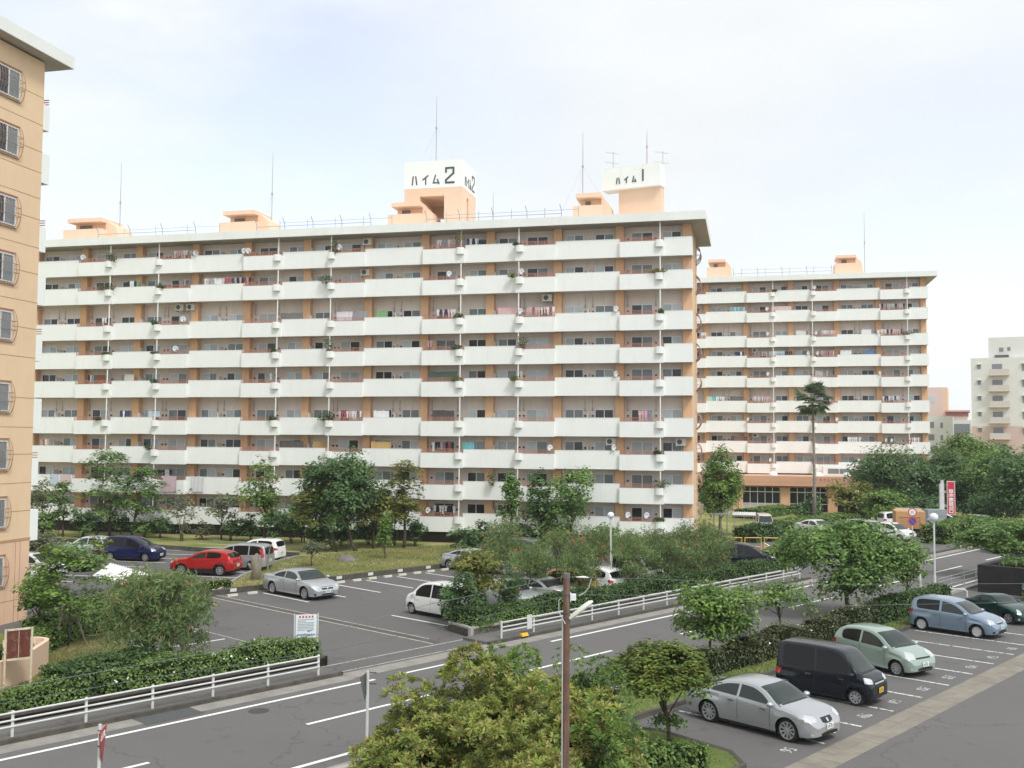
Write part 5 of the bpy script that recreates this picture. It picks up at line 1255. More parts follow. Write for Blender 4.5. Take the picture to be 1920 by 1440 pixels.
# foreground mass of big-leaved shrubs at the bottom
def rosette_bush(label, c, R, n_ros, seed, lf='rose', size=.13, hscale=1.0, lb='rosedk', split=None):
    rng = np.random.default_rng(seed); t = thing('shrub', label, 'shrub', c, 0, 'big leaved shrubs at the bottom of the photo')
    R = np.array(R, float)
    lumps = []
    for k in range(46):
        d = rng.normal(size=3); d[2] = abs(d[2]) * .8 + .05; d /= np.linalg.norm(d); lumps.append((d * R * rng.uniform(.66, .92), rng.uniform(.13, .23) * R.mean()))
    # rosettes on the lumps' upper sides
    V, Fc = [], []; cnt = 0
    k = 0; pts = []
    while len(pts) < n_ros:
        lc, lr = lumps[int(rng.integers(len(lumps)))]
        d = rng.normal(size=3); d /= np.linalg.norm(d)
        if d[2] < -.25: continue
        p = lc + d * lr * rng.uniform(.85, 1.08)
        if p[2] < .2: continue
        pts.append((p, d))
    for p, d in pts:
        ax = d * .7 + np.array([0, 0, .7]) + rng.normal(size=3) * .25; ax /= np.linalg.norm(ax)
        a = np.cross(ax, rng.normal(size=3)); a /= np.linalg.norm(a); b = np.cross(ax, a)
        n = int(rng.integers(8, 13)); s = size * rng.uniform(.7, 1.25); el = rng.uniform(.15, .75)
        for q in range(n):
            an = 2 * math.pi * q / n + rng.uniform(-.2, .2); e = el + rng.uniform(-.2, .2) + (.45 if q % 3 == 0 else 0)
            dr = (math.cos(an) * a + math.sin(an) * b) * math.cos(e) + ax * math.sin(e); sd = np.cross(dr, ax); sd /= np.linalg.norm(sd) + 1e-9; up = np.cross(sd, dr)
            L = s * rng.uniform(.8, 1.15); w = L * .155
            base = p + dr * L * .12
            vs = [base, p + dr * L * .55 - sd * w + up * w * .3, p + dr * L - up * L * .10, p + dr * L * .55 + sd * w + up * w * .3]
            V.extend(vs); Fc.append([cnt, cnt + 1, cnt + 2, cnt + 3]); cnt += 4
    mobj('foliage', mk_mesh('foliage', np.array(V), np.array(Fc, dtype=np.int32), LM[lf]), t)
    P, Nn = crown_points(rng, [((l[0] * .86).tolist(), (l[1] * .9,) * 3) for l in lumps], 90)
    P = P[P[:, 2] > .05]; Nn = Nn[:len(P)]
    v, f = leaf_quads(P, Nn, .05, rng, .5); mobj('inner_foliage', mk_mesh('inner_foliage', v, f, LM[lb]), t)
    mb = MB(); z0 = -c[2] if False else -.05
    for k in range(14):
        l = lumps[k]; e = Vector(l[0]); mb.tube([Vector((rng.uniform(-.3, .3), rng.uniform(-.3, .3), -.1)), Vector((e.x * .45, e.y * .45, e.z * .55)), e * .98], [.07, .045, .015], 5)
    mb.build('trunk', BARK_L, t, True)
    return t
def bush_at(px, ytop, Y, wpx, label, n, seed, lf='rose', size=.145, lb='rosedk', dep=1.0):
    p = AT(px, ytop, Y); r = wpx / 2 / F_PX * Y
    rosette_bush(label, (p.x, Y, 0.1), (r, r * dep, p.z - .1), n, seed, lf, size, 1, lb)
RB = bush_at
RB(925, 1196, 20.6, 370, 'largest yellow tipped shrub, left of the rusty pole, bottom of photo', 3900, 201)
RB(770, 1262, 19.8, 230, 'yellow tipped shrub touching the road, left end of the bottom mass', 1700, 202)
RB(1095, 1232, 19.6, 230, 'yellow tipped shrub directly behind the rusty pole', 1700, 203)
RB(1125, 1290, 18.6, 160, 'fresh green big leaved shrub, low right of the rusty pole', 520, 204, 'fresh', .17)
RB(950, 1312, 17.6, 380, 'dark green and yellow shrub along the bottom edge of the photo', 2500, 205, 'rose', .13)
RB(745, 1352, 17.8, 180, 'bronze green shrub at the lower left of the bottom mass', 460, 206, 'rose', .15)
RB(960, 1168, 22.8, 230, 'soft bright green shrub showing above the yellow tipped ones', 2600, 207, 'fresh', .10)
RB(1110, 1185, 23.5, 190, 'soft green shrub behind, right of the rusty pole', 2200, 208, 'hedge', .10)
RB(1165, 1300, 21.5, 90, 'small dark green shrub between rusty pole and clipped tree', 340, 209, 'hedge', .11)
# hedges
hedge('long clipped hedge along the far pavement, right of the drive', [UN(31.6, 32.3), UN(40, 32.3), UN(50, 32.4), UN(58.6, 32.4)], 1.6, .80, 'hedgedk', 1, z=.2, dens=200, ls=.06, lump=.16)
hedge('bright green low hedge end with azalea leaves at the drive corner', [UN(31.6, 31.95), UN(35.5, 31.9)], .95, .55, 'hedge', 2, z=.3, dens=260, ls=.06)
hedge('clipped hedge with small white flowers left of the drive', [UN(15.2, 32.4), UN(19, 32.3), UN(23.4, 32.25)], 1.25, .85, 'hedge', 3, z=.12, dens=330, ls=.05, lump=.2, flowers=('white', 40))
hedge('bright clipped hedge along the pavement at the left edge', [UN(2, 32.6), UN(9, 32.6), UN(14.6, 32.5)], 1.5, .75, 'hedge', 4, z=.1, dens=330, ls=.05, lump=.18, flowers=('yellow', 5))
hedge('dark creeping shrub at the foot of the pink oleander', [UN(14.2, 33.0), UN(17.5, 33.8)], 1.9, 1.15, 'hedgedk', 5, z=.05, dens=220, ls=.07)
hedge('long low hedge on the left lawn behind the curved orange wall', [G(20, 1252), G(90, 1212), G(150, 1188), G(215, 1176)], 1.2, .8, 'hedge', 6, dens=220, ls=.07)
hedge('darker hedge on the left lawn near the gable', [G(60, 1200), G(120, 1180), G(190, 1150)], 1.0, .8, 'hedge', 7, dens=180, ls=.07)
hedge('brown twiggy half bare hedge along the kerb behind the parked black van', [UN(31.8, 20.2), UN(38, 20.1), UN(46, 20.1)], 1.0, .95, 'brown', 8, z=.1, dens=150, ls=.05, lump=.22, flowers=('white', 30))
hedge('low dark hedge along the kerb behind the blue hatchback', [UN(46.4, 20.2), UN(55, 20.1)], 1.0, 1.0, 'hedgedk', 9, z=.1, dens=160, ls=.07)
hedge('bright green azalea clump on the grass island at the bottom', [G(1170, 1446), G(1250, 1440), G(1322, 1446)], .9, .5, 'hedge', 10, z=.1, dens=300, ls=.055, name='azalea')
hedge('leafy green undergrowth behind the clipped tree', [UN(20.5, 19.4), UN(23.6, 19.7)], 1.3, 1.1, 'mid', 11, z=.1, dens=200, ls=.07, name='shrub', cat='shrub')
for k, (a, b_, w, h, lf, lb) in enumerate((((1398, 972), (1475, 962), 3.0, .95, 'hedge', 'clipped flat topped hedge in front of the shop windows'), ((1470, 998), (1590, 984), 3.4, 1.1, 'hedge', 'rounded bright hedge mass before the shop wing, above the white sedan'),
        ((1395, 1016), (1470, 1010), 2.4, 1.3, 'hedgedk', 'dark green hedge above the yellow barrier'), ((1755, 1020), (1830, 1000), 2.6, 1.6, 'hedge', 'clipped hedge right of the barber pole'), ((1600, 978), (1700, 972), 3.0, 1.2, 'hedge', 'low hedge behind the parked white cars'),
        ((1452, 1068), (1475, 1045), 1.6, 1.2, 'hedge', 'short hedge right of the black minivan'), ((1840, 1010), (1900, 1040), 2.6, 1.8, 'mid', 'shrubs below the silver car at the right'))):
    A, B = G(*a), G(*b_); M_ = A.lerp(B, .5) + Vector((.3, .4, 0))
    hedge(lb, [A, M_, B], w, h, lf, 20 + k, dens=60, ls=.12)
# palm
def palm(label, b, H, seed):
    rng = np.random.default_rng(seed); t = thing('palm_tree', label, 'palm', b)
    mb = MB(); mb.tube([(0, 0, -.1), (.05, 0, H * .3), (0, 0, H * .7), (-.05, 0, H)], [.23, .15, .12, .10], 10); mb.build('trunk', mat('palm_bark', (0.26, 0.235, 0.21), .95, var=.3, vscale=5), t, True)
    V, Fc = [], []; c = 0
    for k in range(60):
        az = rng.uniform(0, 6.28); el = rng.uniform(-.75, 1.35); L = rng.uniform(1.35, 2.0); dr = np.array([math.cos(az) * math.cos(el), math.sin(az) * math.cos(el), math.sin(el)])
        o = np.array([0, 0, H]); hub = o + dr * L * .75; 
        side = np.cross(dr, [0, 0, 1]); side /= np.linalg.norm(side) + 1e-6; up = np.cross(side, dr)
        V += [o - side * .03, hub - side * .02, hub + side * .02, o + side * .03]; Fc.append([c, c + 1, c + 2, c + 3]); c += 4
        for q in range(13):
            a = (q / 12 - .5) * 2.5; d2 = dr * math.cos(a) + side * math.sin(a); l2 = 1.05 * (.75 + .25 * math.cos(a)) * rng.uniform(.85, 1.1)
            s2 = np.cross(d2, up); s2 /= np.linalg.norm(s2) + 1e-6; m_ = hub + d2 * l2 * .55; e = hub + d2 * l2 + np.array([0, 0, -.28 * rng.uniform(.4, 1.2)])
            V += [hub, m_ - s2 * .10, e, m_ + s2 * .10]; Fc.append([c, c + 1, c + 2, c + 3]); c += 4
    mobj('fronds', mk_mesh('fronds', np.array(V), np.array(Fc, dtype=np.int32), leaf_mat('frond', (0.08, 0.12, 0.065), (0.24, 0.29, 0.17), nscale=.9)), t)
pb = AT(1527, 985, 104.7); pb.z = 0
palm('tall fan palm standing before the shop wing', pb, AT(1527, 752, 104.7).z, 5)
# stakes of the young tree, low twig plants on the lawn
sb = G(126, 1212)
t = thing('tree_stakes', 'grey timber tree stakes round the trunk of the young tree on the left lawn', 'tree stakes', sb)
mb = MB()
for a in (.2, 2.3, 4.3): mb.tube([(.75 * math.cos(a), .75 * math.sin(a), 0), (.16 * math.cos(a), .16 * math.sin(a), 1.75)], .035, 6)
mb.build('stake', WOODP, t)
mb = MB(); mb.tube([(-.42, -.05, 1.55), (.42, .05, 1.55)], .035, 6); mb.tube([(-.1, -.4, 1.5), (.1, .4, 1.5)], .03, 6); mb.build('crossbar', WOODP, t)
sb = G(478, 1086)
mb = MB(); mb.tube([(0, 0, -.1), (.1, 0, .7), (-.05, 0, 1.25), (.15, 0, 1.5)], [.34, .27, .26, .12], 9); mb.tube([(-.1, 0, .6), (-.45, 0, .95)], [.14, .08], 6)
o = mb.build('tree_stump', BARK_L, None, True, loc=sb); tag(o, 'tall pale tree stump on the lawn behind the white hatchback', 'stump')
mb = MB(); mb.tube([(0, 0, 0), (0, 0, 1.0), (.15, 0, 1.7)], [.06, .05, .02], 6); mb.tube([(0, 0, .9), (-.5, 0, 1.4)], [.03, .01], 5)
tag(mb.build('sapling', BARK_L, None, loc=G(502, 1074)), 'bare thin sapling beside the tall pale stump', 'sapling')
rng_ = np.random.default_rng(8); mb = MB()
mb.lathe([(.001, .42), (.35, .36), (.62, .2), (.78, -.05)], 10); mb.v = [(x * (1 + .18 * math.sin(x * 9 + y * 5)), y * .8, z * (1 + .2 * math.sin(y * 7))) for x, y, z in mb.v]
tag(mb.build('boulder', mat('boulder_grey', (0.16, 0.15, 0.14), .95, var=.3, vscale=3), None, True, loc=G(650, 1052)), 'grey boulder under the yellow green tiered tree', 'boulder')
# grass blades
def blades(name, polys, n, h, m, seed, z=0.0, label=''):
    rng = np.random.default_rng(seed); V = []
    for poly in polys:
        a = np.array([[p[0], p[1]] for p in poly]); lo, hi = a.min(0), a.max(0)
        P = rng.uniform(lo, hi, (n * 2, 2)); x, y = P[:, 0], P[:, 1]; ins = np.zeros(len(P), bool)
        for i in range(len(a)):
            x1, y1 = a[i]; x2, y2 = a[(i + 1) % len(a)]
            c_ = ((y1 > y) != (y2 > y)) & (x < (x2 - x1) * (y - y1) / (y2 - y1 + 1e-12) + x1); ins ^= c_
        P = P[ins]; k = len(P); an = rng.uniform(0, 6.28, k); hh = h * rng.uniform(.5, 1.4, k); w = .012 + .012 * rng.random(k)
        B = np.column_stack([P, np.full(k, z)]); s = np.column_stack([np.cos(an) * w, np.sin(an) * w, np.zeros(k)]); l = rng.normal(size=(k, 3)) * hh[:, None] * .45; l[:, 2] = hh
        V.append(np.stack([B - s, B + s, B + l * 1.0], 1).reshape(-1, 3))
    V = np.concatenate(V); f = np.arange(len(V), dtype=np.int32).reshape(-1, 3)
    o = mobj(name, mk_mesh(name, V, f, m)); return tag(o, label, 'grass', kind='stuff')
BL = leaf_mat('blade_dry', (0.16, 0.20, 0.06), (0.38, 0.35, 0.15), nscale=.35, trans=.3); BG = leaf_mat('blade_green', (0.11, 0.16, 0.04), (0.24, 0.28, 0.08), nscale=.5, trans=.3)
blades('grass', [[G(0, 1340), G(160, 1290), G(250, 1250), G(235, 1180), G(0, 1230)]], 26000, .09, BL, 1, label='dry grass on the left lawn by the curved orange wall')
blades('grass', [[UN(25, 18.8), UN(56, 18.8), UN(56, 21), UN(25, 21)]], 26000, .09, BG, 2, .1, 'green grass strip behind the parked black van')
blades('grass', [isl], 9000, .08, BG, 3, .12, 'green grass on the kerbed island at the bottom')
blades('grass', [[UN(29.5, 49.9), UN(58, 49.9), UN(58, 60), G(563, 1043), G(520, 1053), G(455, 1080)]], 30000, .12, BL, 4, label='dry grass on the triangular lawn above the silver sedan')
b_ = [G(x, y) for x, y in ((360, 1098), (420, 1112), (440, 1090), (460, 1078))]
hedge('weedy tuft with orange and yellow flowers at the tip of the triangular lawn', [b_[0].lerp(b_[1], .4), b_[1].lerp(b_[2], .5)], 1.0, .4, 'hedge', 31, dens=90, ls=.06, flowers=('yellow', 14), name='weeds', cat='plant')
# ------------------------------------------------------------------ cars
GLS = mat('car_glass', (0.02, 0.03, 0.028), 0.04, spec=.5)
GLP = mat('car_glass_privacy', (0.008, 0.009, 0.010), 0.06, spec=.3)
RUB = mat('tyre_rubber', (0.018, 0.018, 0.019), 0.85)
RIM = mat('alloy', (0.55, 0.56, 0.57), 0.3, 0.7)
RIMP = mat('wheel_cover', (0.58, 0.59, 0.60), 0.45, 0.3)
BLKP = mat('black_trim', (0.012, 0.012, 0.013), 0.5)
CHR = mat('chrome', (0.75, 0.76, 0.77), 0.12, 1.0)
HLM = mat('headlamp', (0.62, 0.65, 0.67), 0.05, 0.45, coat=1)
TLM = mat('tail_lamp', (0.42, 0.015, 0.02), 0.12, coat=1)
PLW = mat('plate_white', (0.78, 0.80, 0.78), 0.5); PLY = mat('plate_yellow', (0.75, 0.46, 0.03), 0.5); PLT = mat('plate_ink', (0.03, 0.14, 0.08), 0.6)
SEAM = mat('seam', (0.02, 0.02, 0.022), 0.8)
def paint(name, col, metal=0.35, rough=0.32):
    m = mat('paint_' + name, col, rough, metal, coat=.45 if max(col) < .1 else .8, spec=.3 if max(col) < .1 else .5); return m
def interp(pts, x):
    xs = [p[0] for p in pts]; zs = [p[1] for p in pts]; n = len(xs)
    d = [(zs[i + 1] - zs[i]) / max(1e-6, xs[i + 1] - xs[i]) for i in range(n - 1)]
    m = [d[0]] + [0 if d[i - 1] * d[i] <= 0 else 2 * d[i - 1] * d[i] / (d[i - 1] + d[i]) for i in range(1, n - 1)] + [d[-1]]
    if x <= xs[0]: return zs[0]
    if x >= xs[-1]: return zs[-1]
    i = max(k for k in range(n - 1) if xs[k] <= x); h = xs[i + 1] - xs[i]; t = (x - xs[i]) / h
    return ((2 * t**3 - 3 * t**2 + 1) * zs[i] + (t**3 - 2 * t**2 + t) * h * m[i] + (-2 * t**3 + 3 * t**2) * zs[i + 1] + (t**3 - t**2) * h * m[i + 1])
CARS = {
 'sedan': dict(L=4.58, W=1.80, wb=2.73, fo=.84, R=.325, rim=.245, sill=.22,
    top=[(0, .84), (.05, .99), (.25, 1.04), (.75, 1.08), (1.20, 1.27), (1.62, 1.39), (2.1, 1.43), (2.55, 1.41), (2.85, 1.33), (3.48, .99), (3.9, .93), (4.25, .82), (4.45, .70), (4.58, .50)],
    belt=[(0, .80), (.4, .97), (1.3, .96), (3.3, .88), (4.0, .80), (4.4, .66), (4.58, .47)], tum=.50, crown=.085, rf=(.55, .42), rr=(.40, .30),
    win=[(1.02, 2.02), (2.10, 3.20)], ws=(2.72, 3.42), rw=(.72, 1.42), spokes=10, seams=[2.06, 3.18], kind='sedan'),
 'bigsedan': dict(L=5.03, W=1.87, wb=2.97, fo=.9, R=.34, rim=.245, sill=.21,
    top=[(0, .86), (.05, 1.0), (.3, 1.05), (.95, 1.10), (1.45, 1.30), (1.95, 1.42), (2.5, 1.465), (3.0, 1.43), (3.3, 1.34), (3.85, 1.02), (4.3, .96), (4.7, .84), (4.92, .68), (5.03, .50)],
    belt=[(0, .82), (.5, .98), (1.5, .98), (3.7, .92), (4.4, .83), (4.85, .66), (5.03, .47)], tum=.48, crown=.09, rf=(.5, .38), rr=(.42, .3),
    win=[(1.25, 2.22), (2.30, 3.50)], ws=(3.12, 3.82), rw=(.95, 1.70), spokes=10, seams=[2.26, 3.42], kind='sedan'),
 'coupe': dict(L=4.63, W=1.78, wb=2.70, fo=.90, R=.33, rim=.25, sill=.2,
    top=[(0, .84), (.05, .98), (.3, 1.03), (.7, 1.09), (1.2, 1.27), (1.7, 1.39), (2.2, 1.43), (2.6, 1.41), (2.9, 1.33), (3.5, 1.0), (4.0, .93), (4.35, .80), (4.55, .62), (4.63, .5)],
    belt=[(0, .80), (.5, 1.0), (1.5, 1.02), (3.4, .90), (4.2, .78), (4.63, .47)], tum=.52, crown=.08, rf=(.5, .38), rr=(.45, .36),
    win=[(.95, 1.98), (2.05, 3.25)], ws=(2.75, 3.45), rw=(.6, 1.35), spokes=5, seams=[2.02, 3.2], kind='sedan'),
 'keivan': dict(L=3.40, W=1.48, wb=2.49, fo=.55, R=.275, rim=.19, sill=.23,
    top=[(0, .62), (.03, 1.0), (.06, 1.5), (.12, 1.70), (.35, 1.755), (1.2, 1.77), (2.0, 1.74), (2.35, 1.66), (2.55, 1.50), (2.95, 1.06), (3.15, .98), (3.30, .84), (3.37, .68), (3.40, .5)],
    belt=[(0, .60), (.15, .92), (1.5, .92), (2.7, .90), (3.1, .84), (3.3, .74), (3.40, .47)], tum=.17, crown=.07, rf=(.22, .25), rr=(.14, .14),
    win=[(.30, 1.42), (1.50, 2.58)], ws=(2.42, 2.93), rear=(1.0, 1.55), spokes=8, seams=[1.46, 2.62, .50], kind='van'),
 'keitall': dict(L=3.40, W=1.48, wb=2.46, fo=.55, R=.27, rim=.18, sill=.22,
    top=[(0, .62), (.04, 1.0), (.10, 1.4), (.22, 1.56), (.6, 1.63), (1.4, 1.65), (2.0, 1.60), (2.3, 1.52), (2.9, 1.06), (3.15, .98), (3.32, .80), (3.40, .5)],
    belt=[(0, .60), (.15, .90), (1.5, .90), (2.8, .88), (3.15, .80), (3.40, .47)], tum=.22, crown=.07, rf=(.3, .28), rr=(.2, .18),
    win=[(.42, 1.42), (1.50, 2.55)], ws=(2.36, 2.88), rear=(1.0, 1.42), spokes=8, seams=[1.46, 2.6, .5], kind='van'),
 'hatch': dict(L=3.65, W=1.665, wb=2.44, fo=.66, R=.285, rim=.20, sill=.21,
    top=[(0, .62), (.05, .90), (.16, 1.15), (.35, 1.38), (.65, 1.49), (1.2, 1.535), (1.75, 1.51), (2.15, 1.40), (2.80, 1.02), (3.15, .93), (3.42, .80), (3.57, .66), (3.65, .48)],
    belt=[(0, .60), (.2, .98), (1.0, .95), (2.6, .88), (3.1, .80), (3.5, .66), (3.65, .45)], tum=.36, crown=.09, rf=(.42, .36), rr=(.32, .26),
    win=[(.52, 1.35), (1.44, 2.55)], ws=(2.02, 2.76), rear=(1.0, 1.36), spokes=9, seams=[1.40, 2.5], kind='hatch'),
 'wagonette': dict(L=3.93, W=1.68, wb=2.49, fo=.78, R=.29, rim=.20, sill=.21,
    top=[(0, .64), (.04, .95), (.14, 1.28), (.32, 1.47), (.7, 1.535), (1.3, 1.545), (1.9, 1.50), (2.3, 1.38), (2.90, 1.03), (3.3, .94), (3.62, .82), (3.82, .66), (3.93, .48)],
    belt=[(0, .62), (.2, .96), (1.2, .95), (2.7, .89), (3.3, .80), (3.7, .68), (3.93, .45)], tum=.32, crown=.08, rf=(.42, .36), rr=(.28, .22),
    win=[(.42, 1.48), (1.58, 2.72)], ws=(2.16, 2.86), rear=(1.02, 1.38), spokes=7, seams=[1.53, 2.68], kind='hatch'),
 'suv': dict(L=4.28, W=1.765, wb=2.57, fo=.90, R=.345, rim=.235, sill=.30,
    top=[(0, .70), (.05, .98), (.22, 1.22), (.5, 1.42), (.95, 1.52), (1.5, 1.55), (2.1, 1.51), (2.45, 1.40), (3.02, 1.12), (3.6, 1.03), (4.0, .92), (4.2, .72), (4.28, .52)],
    belt=[(0, .68), (.3, 1.08), (1.2, 1.06), (2.9, 1.0), (3.6, .92), (4.1, .76), (4.28, .5)], tum=.42, crown=.08, rf=(.45, .36), rr=(.36, .3),
    win=[(.78, 1.72), (1.80, 2.80)], ws=(2.35, 2.96), rear=(1.1, 1.38), spokes=8, seams=[1.76, 2.78], kind='hatch', clad=True),
 'minivan': dict(L=4.55, W=1.72, wb=2.78, fo=.88, R=.31, rim=.21, sill=.2,
    top=[(0, .66), (.04, 1.0), (.10, 1.40), (.25, 1.60), (.8, 1.68), (1.8, 1.69), (2.5, 1.62), (2.9, 1.50), (3.6, 1.10), (4.0, .99), (4.3, .86), (4.48, .68), (4.55, .5)],
    belt=[(0, .62), (.2, .98), (1.5, .96), (3.3, .93), (4.0, .86), (4.4, .7), (4.55, .47)], tum=.24, crown=.08, rf=(.42, .34), rr=(.22, .2),
    win=[(.30, 1.12), (1.20, 2.22), (2.30, 3.38)], ws=(2.78, 3.52), rear=(1.02, 1.48), spokes=9, seams=[1.16, 2.26, 3.3], kind='van'),
}
CARS['roadster'] = dict(L=3.395, W=1.475, wb=2.225, fo=.62, R=.285, rim=.20, sill=.19,
    top=[(0, .66), (.05, .84), (.3, .93), (.6, .98), (.95, 1.14), (1.3, 1.235), (1.6, 1.245), (1.85, 1.19), (2.3, .92), (2.7, .84), (3.1, .70), (3.3, .56), (3.395, .42)],
    belt=[(0, .62), (.4, .86), (1.2, .88), (2.2, .82), (2.8, .72), (3.2, .56), (3.395, .38)], tum=.45, crown=.08, rf=(.5, .42), rr=(.42, .36),
    win=[(.95, 1.25), (1.3, 2.15)], ws=(1.75, 2.28), rw=(.7, 1.0), spokes=6, seams=[1.27, 2.1], kind='sedan')
CARS['compact_mpv'] = dict(CARS['minivan'], L=4.21, wb=2.74, fo=.75, W=1.695,
    top=[(0, .66), (.04, 1.0), (.12, 1.40), (.3, 1.62), (.8, 1.70), (1.6, 1.70), (2.2, 1.62), (2.6, 1.48), (3.4, 1.06), (3.75, .96), (4.0, .84), (4.14, .68), (4.21, .5)],
    belt=[(0, .62), (.2, .98), (1.5, .96), (3.0, .92), (3.7, .84), (4.1, .7), (4.21, .47)], win=[(.38, 1.72), (1.80, 3.05)], ws=(2.52, 3.33), seams=[1.76, 3.0])
CAR_CACHE = {}
def car_body(key):
    if key in CAR_CACHE: return CAR_CACHE[key]
    s = CARS[key]; L, W, R = s['L'], s['W'], s['R']; ra, fa = L - s['fo'] - s['wb'], L - s['fo']; Ra = R + .055; zc = R
    xs = set(); e = .0
    for i in range(13): t = (1 - math.cos(math.pi * i / 12 / 2)); xs.add(round(.32 * t + 0, 4)); xs.add(round(L - .32 * t, 4))
    for k in range(int(L / .09)): xs.add(round(k * .09 + .05, 4))
    for ax in (ra, fa):
        for i in range(19): xs.add(round(ax - Ra * math.cos(math.pi * i / 18), 4))
        xs.add(round(ax - Ra - .002, 4)); xs.add(round(ax + Ra + .002, 4))
    xs = sorted(x for x in xs if 0 <= x <= L); X = [xs[0]]
    for x in xs[1:]:
        if x - X[-1] > .0015: X.append(x)
    def hw(x):
        r, k = s['rr']; f = 1.0
        if x < r: f = 1 - k * (1 - math.sqrt(max(0, 1 - (1 - x / r) ** 2.2)))
        r, k = s['rf']
        if L - x < r: f = min(f, 1 - k * (1 - math.sqrt(max(0, 1 - (1 - (L - x) / r) ** 2.2))))
        bow = 1 - .035 * ((x - L / 2) / (L / 2)) ** 2
        return W / 2 * f * bow
    def low(x):
        z = s['sill'] + .05 * max(0, (x - L + .3) / .3) ** 2 + .09 * max(0, (.3 - x) / .3)
        for ax in (ra, fa):
            if abs(x - ax) < Ra: z = max(z, zc + math.sqrt(max(0, Ra ** 2 - (x - ax) ** 2)))
        return z
    def sect(x):
        zt = interp(s['top'], x); zb = min(interp(s['belt'], x), zt - .03); zl = min(low(x), zb - .02); h = hw(x)
        pts = []; arch = 0
        for ax in (ra, fa):
            if abs(x - ax) < Ra + .25: arch = max(arch, .022 * (1 - (max(0, abs(x - ax) - Ra) / .25) ** 2))
        zm = s['sill'] + .36
        for i in range(9):
            z = zl + (zb - zl) * i / 8
            fz = 1 - .06 * max(0, (zm - z) / .36) ** 2 - .035 * max(0, (z - zm) / .4) ** 2
            fl = arch * max(0, 1 - max(0, z - zc - Ra - .0) / .12) if arch else 0
            cr = -.012 * math.exp(-((z - (zb - .12)) / .03) ** 2)
            pts.append((x, h * fz + fl + cr * .6, z))
        yb = pts[-1][1]; hh = zt - zb; c = min(s['crown'], hh * .75); ze = zt - c
        ye = max(.05, yb - .015 - s['tum'] * max(0, ze - zb) * 1.0)
        for i in range(1, 6):
            t = i / 5; pts.append((x, yb + (ye - yb) * t - .018 * min(1, t * 3) * 0, zb + (ze - zb) * t))
        for i in range(1, 10):
            a = math.pi / 2 * i / 9; pts.append((x, ye * math.cos(a) ** .62 if i < 9 else 0.0, ze + c * math.sin(a) ** .9))
        return pts, ye, ze, zb
    rows = [sect(x) for x in X]; n = len(rows[0][0]); V = []; F = []
    for r in rows:
        V += [(p[0] - L / 2, p[1], p[2]) for p in r[0]]; V += [(p[0] - L / 2, -p[1], p[2]) for p in r[0]]
    m = 2 * n
    for i in range(len(X) - 1):
        for j in range(n - 1):
            a, b = i * m + j, (i + 1) * m + j
            F.append((a, a + 1, b + 1, b)); F.append((a + n, b + n, b + n + 1, a + n + 1))
    e0 = 0; F.append(tuple([e0 + j for j in range(n)] + [e0 + n + j for j in reversed(range(n - 1))])[::1])
    e1 = (len(X) - 1) * m; F.append(tuple(reversed([e1 + j for j in range(n)] + [e1 + n + j for j in reversed(range(n - 1))])))
    bvh = BVHTree.FromPolygons([Vector(v) for v in V], F)
    CAR_CACHE[key] = (V, F, bvh, sect, ra, fa, hw, low)
    return CAR_CACHE[key]
def proj(bvh, o, d, off):
    o, d = Vector(o), Vector(d).normalized()
    h = bvh.ray_cast(o - d * 6, d)
    if h[0] is None:
        h = bvh.find_nearest(o)
    nrm = h[1]
    if nrm.dot(d) > 0: nrm = -nrm
    return h[0] + nrm * off
def grid(mb, P, nu, nv, mi=0, flip=False):
    k = len(mb.v); mb.v.extend([tuple(p) for p in P])
    for i in range(nu - 1):
        for j in range(nv - 1):
            q = [k + i * nv + j, k + (i + 1) * nv + j, k + (i + 1) * nv + j + 1, k + i * nv + j + 1]
            mb.f.append(q[::-1] if flip else q); mb.i.append(mi)
